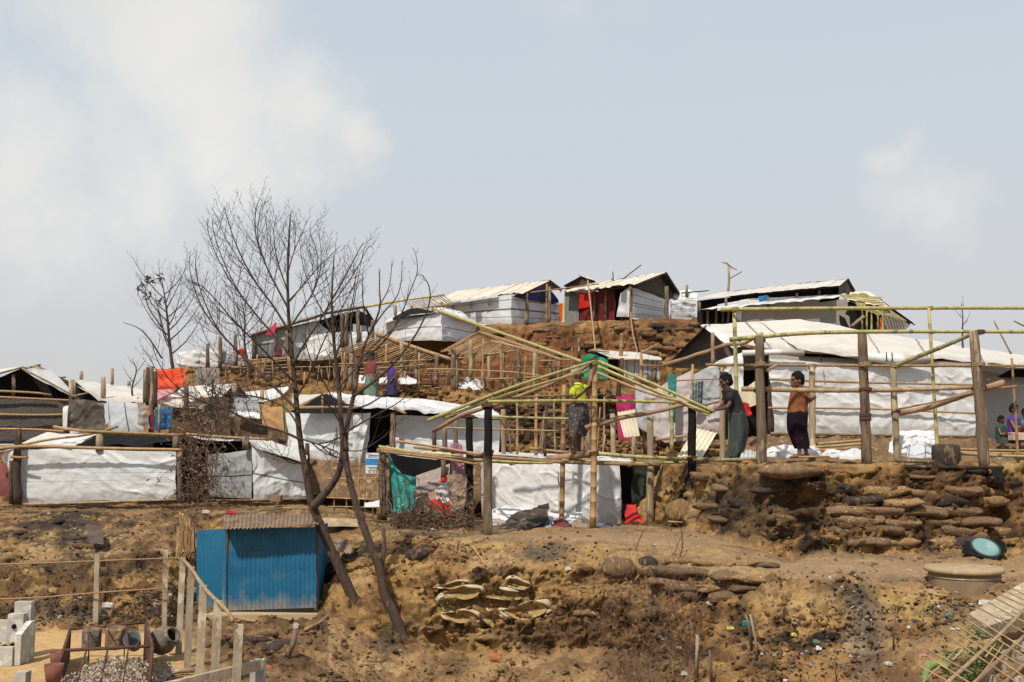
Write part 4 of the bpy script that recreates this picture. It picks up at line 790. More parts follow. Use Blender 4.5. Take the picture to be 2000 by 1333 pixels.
    T = thing('cloth_screen', 'tan orange cloth panel with a green edge beside the tree', 'cloth', W(535,853,25), None)
    tarp(T, 'tan_cloth', 'cloth_tan', W3([(511,790,25),(530,796,25),(552,794,25)]), W3([(511,832,25),(545,842,25),(557,850,25)]), nu=22, nv=20, wr=.06)
    tarp(T, 'green_edge', 'olive_cloth', W3([(552,790,25.02),(560,792,25.02)]), W3([(556,848,25.02),(561,850,25.02)]), nu=6, nv=14, wr=.04)
mat('wattle', (.075,.065,.055), (.12,.105,.09), .9, 14, (1,1,2.2), bump=1, bscale=30, bdist=.03, c3=(.04,.036,.033))
mat('faded_pink', (.45,.22,.24), (.35,.13,.15), .7, 4)
mat('mud', (.16,.10,.06), (.10,.07,.045), .95, 5, bump=1, bscale=16, bdist=.03, c3=(.22,.14,.08))
mat('olive_cloth', (.16,.19,.07), (.1,.12,.04), .8, 4)
left_group()
def front_tents():
    T = thing('tent', 'low tent of white tarp with slanting roof on the left ledge', 'tent', W(185,985,22), 'white tarp tents on the left ledge')
    top = [(28,880,22.3),(90,878,22.2),(200,878,22.1),(345,882,22)]
    tarp(T, 'tarp_wall', 'tarp_seams', W3(top), W3([(24,984,22.3),(120,982,22.2),(343,974,22)]), nu=90, nv=44, wr=.06, belly=.03, diag=1.2)
    tarp(T, 'tarp_wall', 'tarp_wall', W3([(8,886,22.6),(28,880,22.3)]), W3([(10,925,23),(26,925,22.3)]), nu=10, nv=10, wr=.08)
    tarp(T, 'roof_tarp', 'tarp_cream', W3([(90,846,24.2),(130,847,24),(190,850,24)]), W3([(-5,882,22.4),(40,874,22.3),(135,874,22.2),(165,862,23)]), nu=40, nv=14, wr=.04)
    tarp(T, 'roof_flap', 'tarp_white', W3([(133,849,23.8),(190,849,23.8)]), W3([(90,875,22.2),(138,874,22.1)]), nu=20, nv=12, wr=.05)
    tarp(T, 'painted_shade_sheet', 'black_sheet_and_shade', W3([(135,850,24.4),(350,850,24.4)]), W3([(135,884,24.2),(350,884,24.2)]), nu=20, nv=5)  # black sheet paints the shade between roof and front wall
    tarp(T, 'roof_sheet', 'black_sheet_and_shade', W3([(195,846,24.3),(270,848,24.3),(350,851,24.3)]), W3([(200,868,23),(270,872,22.9),(340,862,23)]), nu=24, nv=6, wr=.06)
    tarp(T, 'inner_cloth_and_shade', 'cloth_tan', W3([(206,868,23.2),(250,874,23.2),(300,866,23.2)]), W3([(206,876,23.2),(300,878,23.2)]), nu=14, nv=4, wr=.04)
    tarp(T, 'side_cloth', 'faded_red', W3([(-30,905,22.4),(15,905,22.4)]), W3([(-30,975,22.4),(20,968,22.4)]), nu=12, nv=12, wr=.07)
    for px, t, b, r, m in ((34,838,985,.09,'bark_brown'),(195,848,882,.09,'timber_pale'),(344,852,882,.08,'timber'),(352,880,984,.06,'timber'),(22,900,985,.05,'bark_brown')): pt(T, px, t, b, 22.1 if px < 300 else 21.9, r, m)
    for l, r in (([(-20,878,22),(60,872,21.9),(200,876,21.8),(360,879,21.7)],.04),([(-20,884,21.9),(90,860,22.4),(170,850,23),(230,834,24)],.03),([(105,834,22.6),(190,845,22.2),(350,852,22)],.035),([(22,893,22),(55,894,21.9)],.03),([(155,842,22.1),(345,850,21.9),(360,850,21.9)],.035)): bm(T, l, r, 'bamboo_tan')
    bm(T, [(20,986,22.2),(140,983,22),(345,976,21.8)], .03, 'bamboo_dry', 'sill')
    T = thing('tent', 'low white tarp tent with one black band on its side left of the bare tree', 'tent', W(505,976,22.5), 'white tarp tents on the left ledge')
    tarp(T, 'tarp_wall', 'tarp_band_shaded', W3([(408,886,22.9),(450,884,22.7),(494,876,22.5)]), W3([(408,972,22.9),(460,975,22.7),(494,976,22.5)]), nu=44, nv=40, wr=.05)  # panel on the tent's shaded side, shade put into its grey
    tarp(T, 'tarp_wall', 'tarp_band', W3([(493,874,22.5),(515,882,22.4),(560,900,22.7),(600,912,23)]), W3([(493,976,22.5),(600,976,23)]), nu=60, nv=44, wr=.09, diag=1.5)
    tarp(T, 'roof_tarp', 'tarp_white', W3([(340,850,25),(420,855,25),(470,862,25)]), W3([(352,846,23.4),(400,859,23),(450,862,22.8),(480,856,22.8)]), nu=40, nv=6, wr=.05)
    tarp(T, 'roof_tarp', 'tarp_white', W3([(480,856,25),(530,862,25),(600,885,25)]), W3([(486,862,22.5),(500,877,22.3),(560,893,22.4),(600,905,22.7)]), nu=30, nv=8, wr=.07)
    tarp(T, 'painted_shade_sheet', 'black_sheet_and_shade', W3([(345,860,23.6),(490,864,23.6)]), W3([(345,975,23.6),(490,975,23.6)]), nu=14, nv=8)  # black sheet stands in for the shade inside the tent
    for px, t, b, r, m in ((480,852,878,.08,'timber'),(352,870,980,.06,'bark_brown')): pt(T, px, t, b, 22.4, r, m)
    bm(T, [(360,848,22.7),(450,855,22.5),(520,858,22.4)], .035, 'bamboo_tan'); bm(T, [(405,978,22.6),(505,977,22.3),(610,974,22.6)], .03, 'bamboo_dry', 'sill')
    # box and rag by the sill
    mb = MB().box(W(540,978,22.1)+Vector((0,0,.04)), (.22,.2,.14), jit=.01); single('carton', 'small brown box at the foot of the banded tent', 'box', mb.v, mb.f, mat('carton', (.22,.15,.1)), smooth=False)
tarp_mat('tarp_seams', (.60,.61,.61), [(.60,.0035),(.45,.003)], dirt=.25, scol=(.25,.25,.25))
tarp_mat('tarp_band_shaded', (.34,.35,.36), [(.52,.016)], dirt=.4)  # shaded copy of the banded white tarp, shade put into the colour
mat('faded_red', (.25,.08,.07), (.16,.05,.05), .8, 4)
front_tents()
def mid_house():
    T = thing('shelter', 'long white tarp house with bright roof and black doorway at the centre', 'shelter', W(740,905,24.8), None)
    tarp(T, 'tarp_wall', 'tarp_wall', W3([(560,808,24.9),(640,808,24.8),(725,806,24.7)]), W3([(566,895,24.9),(600,900,24.8),(715,906,24.7)]), nu=60, nv=36, wr=.06, diag=1)
    tarp(T, 'door_flap', 'tarp_wall', W3([(690,812,24.5),(724,806,24.5)]), W3([(690,900,24.6),(704,905,24.6)]), nu=20, nv=30, wr=.09, fold=.02)
    tarp(T, 'tarp_wall', 'tarp_wall', W3([(764,812,24.6),(860,815,24.4),(975,820,24.2)]), W3([(764,890,24.6),(975,893,24.2)]), nu=60, nv=36, wr=.06, diag=1)
    tarp(T, 'painted_shade_sheet', 'black_sheet_and_shade', W3([(700,790,25.4),(775,790,25.4)]), W3([(700,910,25.4),(775,910,25.4)]), nu=6, nv=6)  # doorway shade painted as a black sheet behind the opening
    tarp(T, 'painted_shade_sheet', 'black_sheet_and_shade', W3([(570,800,25),(760,800,25),(980,812,24.8)]), W3([(570,812,25),(980,825,24.8)]), nu=20, nv=3)  # shade under the eave painted as a black strip
    tarp(T, 'dark_gable', 'black_sheet_and_shade', W3([(575,806,24.5),(625,772,24.9),(640,770,24.9),(690,800,24.5)]), W3([(575,810,24.45),(690,808,24.45)]), nu=14, nv=6, wr=.03)
    tarp(T, 'roof_tarp', 'tarp_burnt', W3([(640,770,28),(720,774,28),(850,782,28),(960,800,28)]), W3([(640,772,25),(700,795,24.2),(800,802,24),(880,812,23.9),(980,817,23.8)]), nu=80, nv=16, wr=.09, ragged=.05)
    tarp(T, 'roof_tarp', 'tarp_cream', W3([(570,770,28),(640,770,28)]), W3([(568,802,24.8),(625,772,25)]), nu=16, nv=6, wr=.04)
    for px, t, b, r, m in ((768,806,892,.08,'timber'),(600,866,900,.06,'bark_brown'),(630,774,806,.03,'bamboo_tan')): pt(T, px, t, b, 24.2, r, m)
    bm(T, [(570,797,24.3),(700,796,24)], .035, 'bamboo_tan', 'eave_pole'); bm(T, [(770,797,23.8),(792,808,23.4)], .04, 'bamboo_tan', 'eave_pole')
    T = thing('poster', 'white poster with a blue band on the fence beside the black doorway', 'poster', W(729,917,22.6), None)
    a = W(729,905,22.6); mb = MB().box(a, (.34,.012,.46)); part(T, 'board', mb.v, mb.f, mat('poster_white', (.62,.63,.64), (.55,.56,.57)), smooth=False)
    mb = MB().box(a+Vector((0,-.009,.03)), (.33,.004,.14)); part(T, 'blue_band', mb.v, mb.f, mat('poster_blue', (.03,.22,.50)), smooth=False)
    mb = MB()
    for zz_, w in ((.17,.2),(.14,.24),(-.09,.25),(-.12,.18),(-.16,.22)): mb.box(a+Vector((0,-.009,zz_)), (w,.004,.012))
    part(T, 'print_lines', mb.v, mb.f, MATS['print_ink'], smooth=False)
    mb = MB()
    for x in (-.08,.02,.09): mb.box(a+Vector((x,-.009,-.195)), (.05,.004,.03))
    part(T, 'print_spots', mb.v, mb.f, mat('print_orange', (.55,.22,.1)), smooth=False)
tarp_mat('tarp_burnt', (.74,.74,.73), dirt=.95, dirtcol=(.10,.09,.08), wrinkle=.9, rough=.4)
MATS['tarp_burnt'].node_tree.nodes['Map Range'].inputs[1].default_value = .56
mid_house()
def big_tent():
    T = thing('tent', 'big white tent with long cream roof and dark open gable on the right terrace', 'tent', W(1700,855,24.4), None)
    # roof over the open gable, then the long slope
    tarp(T, 'roof_tarp', 'tarp_cream_seams', W3([(1372,634,27),(1480,630,27),(1560,626,27),(1640,636,27.2),(1700,650,27.4),(1800,664,27.6),(1960,688,27.8),(2040,702,27.8)]), W3([(1435,668,24.2),(1500,682,23.8),(1600,690,23.7),(1692,704,23.6),(1830,702,23.8),(2040,716,24)]), nu=110, nv=30, wr=.05)
    tarp(T, 'roof_overlap', 'tarp_cream', W3([(1482,628,26.9),(1560,625,26.9),(1640,636,27)]), W3([(1560,684,23.6),(1640,694,23.5),(1694,700,23.5)]), nu=30, nv=20, wr=.03)
    tarp(T, 'roof_edge', 'tarp_white', W3([(1368,636,25.2),(1380,633,25.6)]), W3([(1432,682,23.7),(1450,676,23.8)]), nu=6, nv=16, wr=.03)
    v, f, uv = tube(W3([(1450,690,23.6),(1520,688,23.5),(1570,690,23.5)]), .07, 10); part(T, 'roof_roll', v, f, MATS['tarp_white'], uv)
    v, f, uv = tube(W3([(1690,697,23.6),(1760,704,23.5),(1815,702,23.5)]), [.10,.14,.05], 10); part(T, 'roof_roll', v, f, MATS['tarp_white'], uv)
    for px in (1731,1742,1603): v, f, uv = tube(W3([(px,689,23.42),(px+1,707,23.38)]), .03, 6, squash=.3); part(T, 'black_strap', v, f, MATS['black_sheet_and_shade'], uv)
    # left roof plane, seen from below
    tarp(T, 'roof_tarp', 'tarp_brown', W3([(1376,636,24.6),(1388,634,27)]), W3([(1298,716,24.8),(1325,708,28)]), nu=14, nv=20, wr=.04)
    tarp(T, 'painted_gable_shade', 'tarp_brown', W3([(1378,637,25.4),(1384,637,25.3),(1440,672,25),(1500,690,24.9)]), W3([(1300,718,25.4),(1400,724,25.2),(1500,722,24.9)]), nu=20, nv=14, wr=.05)  # dark tarp paints the shade inside the open gable
    tarp(T, 'painted_shade_sheet', 'black_sheet_and_shade', W3([(1395,690,26),(1520,690,25)]), W3([(1395,860,26),(1520,860,25)]), nu=10, nv=10)  # black sheet behind it deepens the painted interior shade
    tarp(T, 'tarp_wall', 'tarp_wall', W3([(1500,700,23.75),(1600,708,23.72),(1700,714,23.72),(1905,722,23.8)]), W3([(1512,846,23.7),(1600,850,23.7),(1905,855,23.8)]), nu=130, nv=60, wr=.075, diag=1.4, fold=.012, ff=.6)
    tarp(T, 'eave_band', 'tarp_dust', W3([(1500,692,23.85),(1700,704,23.85),(1900,708,23.9)]), W3([(1500,702,23.8),(1700,716,23.8),(1900,720,23.86)]), nu=40, nv=4, wr=.03)
    tarp(T, 'painted_shade_sheet', 'black_sheet_and_shade', W3([(1500,684,24.6),(1700,700,24.6),(1900,700,24.6)]), W3([(1500,706,24.6),(1700,714,24.6),(1900,716,24.6)]), nu=20, nv=3)  # black strip paints the shade below the long eave
    tarp(T, 'door_flap', 'tarp_white', W3([(1380,720,23.8),(1405,705,23.8),(1450,690,23.7)]), W3([(1400,780,23.8),(1450,800,23.7)]), nu=26, nv=30, wr=.12)
    for l, r, m in (([(1502,741,23.6),(1600,745,23.6),(1700,748,23.6),(1900,752,23.65)],.03,'bamboo_tan'),([(1500,797,23.6),(1700,799,23.6),(1905,808,23.65)],.03,'bamboo_tan'),([(1505,847,23.6),(1700,850,23.6),(1905,853,23.65)],.035,'bamboo_dry')): bm(T, l, r, m)
    log(T, 'eave_branch', W3([(1296,714,24.5),(1340,700,24.3),(1420,674,23.9),(1440,670,23.8)]), .055, 'branch_wood')
    for px, t, b, r, m in ((1392,650,720,.05,'branch_wood'),(1504,700,850,.06,'bark_brown'),(1510,760,858,.05,'bark_brown')): pt(T, px, t, b, 24.0, r, m)
    # shaded bay on the right
    tarp(T, 'tarp_wall', 'tarp_grey', W3([(1900,712,25.4),(2060,714,25.4)]), W3([(1900,862,25.4),(2060,862,25.4)]), nu=30, nv=20, wr=.06)
    tarp(T, 'awning', 'tarp_dust', W3([(1900,722,24.6),(1960,732,24.6),(2060,726,24.6)]), W3([(1900,738,24.2),(2060,764,24)]), nu=20, nv=8, wr=.05)
    quadmesh(T, 'painted_dark_opening', W3([(1945,738,24.4),(1975,721,24.4),(2060,722,24.4),(2060,740,24.4)]), 'black_sheet_and_shade')  # black quad paints the shade of the opening
    tarp(T, 'awning_edge', 'tarp_cream', W3([(1925,708,24.4),(2060,708,24.4)]), W3([(1935,716,23.8),(2060,718,23.8)]), nu=14, nv=3, wr=.03)
big_tent()
def cloth_fence():
    T = thing('cloth_fence', 'fence of white sheets and bamboo in front of the dark gable', 'fence', W(1340,870,23), None)
    tarp(T, 'sheet', 'tarp_grey', W3([(1240,745,23.4),(1270,760,23.4),(1300,765,23.3)]), W3([(1245,835,23.4),(1270,850,23.3),(1300,850,23.3)]), nu=30, nv=30, wr=.08, fold=.02)
    tarp(T, 'sheet', 'tarp_pinkish', W3([(1268,768,23.2),(1310,742,23.2),(1352,722,23.1)]), W3([(1270,852,23.2),(1300,866,23.1),(1350,858,23.1)]), nu=40, nv=34, wr=.07, fold=.03, ff=1.2)
    tarp(T, 'sheet', 'tarp_grey', W3([(1345,735,22.9),(1375,722,22.9),(1410,716,22.9)]), W3([(1345,840,22.9),(1410,850,22.9)]), nu=40, nv=34, wr=.08)
    tarp(T, 'sheet', 'tarp_pinkish', W3([(1345,790,22.8),(1408,785,22.8)]), W3([(1345,846,22.8),(1408,850,22.8)]), nu=24, nv=18, wr=.08)
    for px, t, b, r, m in ((1353,712,840,.035,'bamboo_tan'),(1312,770,888,.05,'bamboo_olive'),(1411,718,905,.06,'timber_pale'),(1425,790,880,.04,'bamboo_olive')): pt(T, px, t, b, 22.6, r, m)
    bm(T, [(1320,744,22.6),(1380,741,22.6),(1410,740,22.6)], .02, 'bamboo_tan'); bm(T, [(1280,860,22.8),(1340,852,22.6)], .035, 'bamboo_tan')
    log(T, 'branch', W3([(1375,792,22.5),(1400,785,22.5),(1420,782,22.5)]), .03, 'branch_wood')
    def hung(l, a, b, m, lb, nm='cloth', **k):
        v, f, uv = cloth(W3(a), W3(b), **k); return single(nm, lb, 'cloth', v, f, MATS[m], uv)
    hung(0, [(1304,732,22.7),(1322,732,22.7)], [(1308,826,22.7),(1318,826,22.7)], 'cloth_teal', 'long teal cloth hung on the sheet fence', 'teal_cloth', nu=18, nv=30, wr=.06, fold=.05, ff=3)
    hung(0, [(1202,776,23.6),(1240,770,23.6)], [(1208,858,23.6),(1240,862,23.6)], 'cloth_magenta', 'magenta cloth hung on a post in the middle', 'magenta_cloth', nu=20, nv=26, wr=.05, fold=.02)
    hung(0, [(1352,748,22.5),(1374,745,22.5)], [(1352,796,22.5),(1372,790,22.5)], 'dark_print', 'dark patterned cloth knotted on a pole of the sheet fence', 'dark_cloth', nu=16, nv=22, wr=.1, fold=.04)
    hung(0, [(1240,786,23.4),(1256,786,23.4)], [(1243,812,23.4),(1250,812,23.4)], 'black_sheet_and_shade', 'small black cloth beside the magenta cloth', 'black_cloth', nu=10, nv=10, wr=.05)
    o = hung(0, [(1448,785,21.5),(1462,788,21.5)], [(1446,810,21.5),(1470,815,21.5)], 'cloth_red', 'torn red cloth tied to the thick post behind the man in black', 'red_cloth', nu=14, nv=14, wr=.12, fold=.04, ragged=.2)
    # corrugated sheets
    for (TL,TR,BL,BR,lb) in ((W(1206,806,23.0),W(1240,800,23.0),W(1219,855,22.6),W(1250,852,22.6),'small white corrugated sheet leaning by the magenta cloth'),
                          (W(1358,836,21.6),W(1400,846,21.6),W(1322,893,20.6),W(1372,894,20.6),'large cream corrugated sheet leaning behind the thick dark post')):
        v, f, uv = corr(TL,TR,BL,BR, pitch=.09, amp=.014); single('corrugated_sheet', lb, 'metal sheet', v, f, mat('sheet_cream', (.60,.55,.42), (.48,.42,.30), .6, 4), uv, group='loose corrugated sheets')
    v, f, uv = corr(W(1440,770,23.0),W(1478,742,23.0),W(1452,800,23.0),W(1480,790,23.0)); single('corrugated_sheet', 'bent cream sheet stuck in the dark opening behind the man in black', 'metal sheet', v, f, MATS['sheet_cream'], uv, group='loose corrugated sheets')
tarp_mat('tarp_pinkish', (.50,.44,.44), dirt=.25, dirtcol=(.4,.3,.28))
tarp_mat('dark_print', (.05,.07,.08), [(.2,.03),(.45,.04),(.7,.03)], 'u', scol=(.25,.27,.27), trans=0)
cloth_fence()
# ------------------------------------------------------------------ shelters and frames on the near platforms
rf = random.Random(77)
def net_tent():
    T = thing('shelter', 'low black mouthed shelter under loose bamboo poles at the centre', 'shelter', W(830,1005,22), None)
    tarp(T, 'painted_shade_sheet', 'black_sheet_and_shade', W3([(752,884,22.9),(860,895,22.9),(880,893,22.9)]), W3([(752,1005,22.9),(880,1005,22.9)]), nu=12, nv=8)  # shade in the shelter's mouth painted as a black sheet
    tarp(T, 'roof_tarp', 'tarp_cream', W3([(770,880,22.5),(860,885,22.5),(940,890,22.5)]), W3([(772,886,21.9),(800,894,21.8),(850,899,21.8),(900,894,21.9)]), nu=24, nv=4, wr=.03)
    tarp(T, 'grey_drape', 'cloth_dust', W3([(812,930,21.7),(850,918,21.6),(880,906,21.6)]), W3([(806,1000,21.5),(850,1000,21.4),(884,995,21.4)]), nu=34, nv=34, wr=.08, fold=.03, ff=1.4)
    tarp(T, 'white_drape', 'tarp_white', W3([(850,955,21.25),(874,940,21.25)]), W3([(850,990,21.2),(882,992,21.2)]), nu=14, nv=14, wr=.06)
    for px, t, b, r, m in ((746,875,1018,.10,'timber'),(757,870,1010,.05,'bamboo_dry'),(888,930,1012,.09,'timber'),(866,897,940,.06,'timber')): pt(T, px, t, b, 21.4, r, m)
    mb = MB()     # wire wrapped round the thick post
    for i in range(10): v, f, uv = tube([W(746,905+11*i,21.4)+Vector((math.cos(a)*.115, math.sin(a)*.115, .02*math.sin(a+i))) for a in [k*.6 for k in range(12)]], .004, 4); mb.add(v, f, uv)
    part(T, 'wire', mb.v, mb.f, MATS['rope'])
    v, f, uv = cloth(W3([(758,880,21.1),(768,905,21.1),(785,925,21.1),(815,932,21.2)]), W3([(768,1005,21.1),(780,1006,21.0),(800,1004,21.0),(808,1000,21.1)]), nu=34, nv=40, wr=.07, fold=.035, ff=4)
    single('teal_net', 'teal green netting draped from the wire wrapped post', 'netting', v, f, MATS['cloth_teal'], uv)
    v, f, uv = cloth(W3([(880,868,20.9),(892,866,20.9),(904,870,20.9)]), W3([(882,926,20.9),(908,928,20.9)]), nu=26, nv=30, wr=.05, fold=.035, ff=5)
    single('striped_cloth', 'purple and white striped cloth hung over the bamboo', 'cloth', v, f, MATS['cloth_purple_stripe'], uv)
    v, f, uv = cloth(W3([(872,928,20.8),(890,926,20.7),(911,926,20.7)]), W3([(880,1012,20.6),(908,1012,20.6)]), nu=26, nv=34, wr=.14, fold=.04, ff=2)
    single('brown_sack', 'brown dusty sack hung on the stump post below the striped cloth', 'sack', v, f, MATS['sack_brown'], uv)
    v, f, uv = cloth(W3([(862,934,20.9),(870,930,20.9)]), W3([(861,943,20.9),(871,942,20.9)]), nu=8, nv=6, wr=.08); single('red_rag', 'small red rag knotted beside the brown sack', 'rag', v, f, MATS['cloth_red'], uv)
    v, f, uv = cloth(W3([(838,982,20.6),(856,978,20.5),(880,990,20.4)]), W3([(845,1000,20.2),(878,1004,20.1)]), nu=20, nv=14, wr=.22, scale=5); single('red_cloth', 'heap of red cloth on the brush pile under the grey drape', 'cloth', v, f, MATS['cloth_red'], uv)
    v, f, uv = cloth(W3([(836,962,20.9),(850,960,20.9)]), W3([(840,988,20.8),(856,992,20.8)]), nu=10, nv=14, wr=.1, fold=.02); single('brown_cloth', 'pinkish brown cloth hanging in the tear of the grey drape', 'cloth', v, f, MATS['cloth_tan2'], uv)
tarp_mat('cloth_purple_stripe', (.26,.075,.14), [(i/9+.05,.014) for i in range(9)], 'u', scol=(.6,.5,.55), trans=0, dirt=.1)
mat('sack_brown', (.15,.10,.07), (.26,.19,.13), .9, 4, bump=.8, bscale=12, bdist=.03, c3=(.09,.065,.05))
mat('cloth_tan2', (.33,.19,.14), (.22,.12,.09), .8, 5, bump=.5, bscale=9)
net_tent()
def white_tent():
    T = thing('tent', 'square white tarp tent standing under the bamboo frame', 'tent', W(1090,1030,21.8), None)
    tarp(T, 'roof_tarp', 'tarp_white', W3([(958,882,25.4),(1060,886,25.4),(1215,900,25.4)]), W3([(944,889,22.0),(1060,896,21.8),(1212,903,21.7)]), nu=40, nv=10, wr=.05)
    tarp(T, 'roof_tarp', 'tarp_white', W3([(1165,893,24),(1200,888,24.2),(1240,897,24)]), W3([(1165,905,21.8),(1235,906,21.6)]), nu=16, nv=6, wr=.05)
    tarp(T, 'tarp_wall', 'tarp_bright', W3([(944,893,22.0),(1000,897,21.9),(1092,902,21.7)]), W3([(946,1010,22.0),(1000,1016,21.9),(1092,1018,21.7)]), nu=70, nv=60, wr=.06, diag=1.4)
    tarp(T, 'tarp_wall', 'tarp_wall', W3([(1089,900,21.65),(1150,902,21.6),(1213,905,21.5)]), W3([(1088,1026,21.65),(1150,1030,21.5),(1216,1030,21.5)]), nu=80, nv=60, wr=.10, diag=2.4, fold=.035, ff=.9)
    tarp(T, 'side_wall', 'tarp_white', W3([(939,892,22.1),(946,893,22.0)]), W3([(942,1010,22.3),(947,1010,22.0)]), nu=5, nv=14, wr=.03)
    tarp(T, 'painted_shade_sheet', 'black_sheet_and_shade', W3([(1208,908,22.3),(1290,908,22.5)]), W3([(1208,1030,22.3),(1290,1028,22.5)]), nu=8, nv=8)  # black sheet paints the shade inside the tent's doorway
    tarp(T, 'inner_drape', 'dark_green', W3([(1236,912,22.0),(1262,912,22.2)]), W3([(1232,990,22.0),(1255,975,22.2)]), nu=14, nv=16, wr=.08, fold=.02)
    tarp(T, 'tarp_skirt', 'tarp_white', W3([(944,1002,21.2),(990,990,21.3),(1040,998,21.3),(1095,1005,21.3),(1140,1000,21.3)]), W3([(950,1022,20.6),(1050,1026,20.4),(1140,1028,20.8)]), nu=60, nv=10, wr=.16, scale=4)
    v, f, uv = cloth(W3([(975,1020,20.8),(1010,1000,20.8),(1045,994,20.8),(1074,981,20.8)]), W3([(965,1038,19.6),(1020,1040,19.4),(1072,1018,20.2)]), nu=40, nv=18, wr=.14, scale=3); single('burnt_sheet', 'dark burnt sheet of metal curled up against the white tent', 'metal sheet', v, f, MATS['burnt_metal'], uv)
    v, f, uv = cloth(W3([(1222,985,21),(1238,988,21),(1245,1008,21)]), W3([(1220,1022,20.9),(1262,1020,20.6)]), nu=20, nv=14, wr=.12, fold=.03); single('red_cloth', 'red cloth lying in the dark doorway of the white tent', 'cloth', v, f, MATS['cloth_red'], uv)
    for i, (a, b, c, d, m, lb) in enumerate(((1020,1050,1028,1042,'cloth_tan','crumpled tan rag on the edge of the platform'),(1045,1075,1018,1032,'rag_blue','blue grey rags below the curled burnt sheet'),(1082,1110,1015,1040,'cloth_maroon','maroon bundle beside the bamboo post'),(1118,1150,1016,1036,'sack_brown','brown rags at the foot of the white tent'),(1150,1205,1026,1036,'rag_navy','navy cloth strip along the foot of the white tent'),(960,985,1018,1036,'cloth_dust','dusty rag heap by the front left post'),(1060,1085,1024,1038,'cloth_darkred','dark red rag between the blue rags and the maroon bundle'))):
        v, f, uv = cloth(W3([(a,c+2,20.6),((a+b)/2,c-3,20.8),(b,c+4,20.6)]), W3([(a-2,d,19.9),(b+2,d,19.9)]), nu=18, nv=12, wr=.16, scale=7); single('rag', lb, 'rag', v, f, MATS[m], uv)
tarp_mat('tarp_bright', (.70,.69,.67), dirt=.2)
mat('dark_green', (.04,.06,.045), (.025,.035,.03), .8, 4); mat('rag_blue', (.16,.19,.27), (.3,.3,.33), .8, 8); mat('rag_navy', (.03,.04,.07), (.2,.2,.22), .8, 8)
mat('cloth_maroon', (.16,.035,.04), (.09,.02,.025), .8, 6, bump=.6, bscale=9)
mat('burnt_metal', (.018,.015,.013), (.05,.038,.028), .8, 3, bump=.6, bscale=9, c3=(.17,.13,.09))
mat('charred_mid', (.20,.145,.10), (.11,.075,.05), .92, 2.2, (3,3,.7), 'Object', .9, 14, .1, c3=(.02,.017,.015), c3pos=.64, spec=.1)
white_tent()
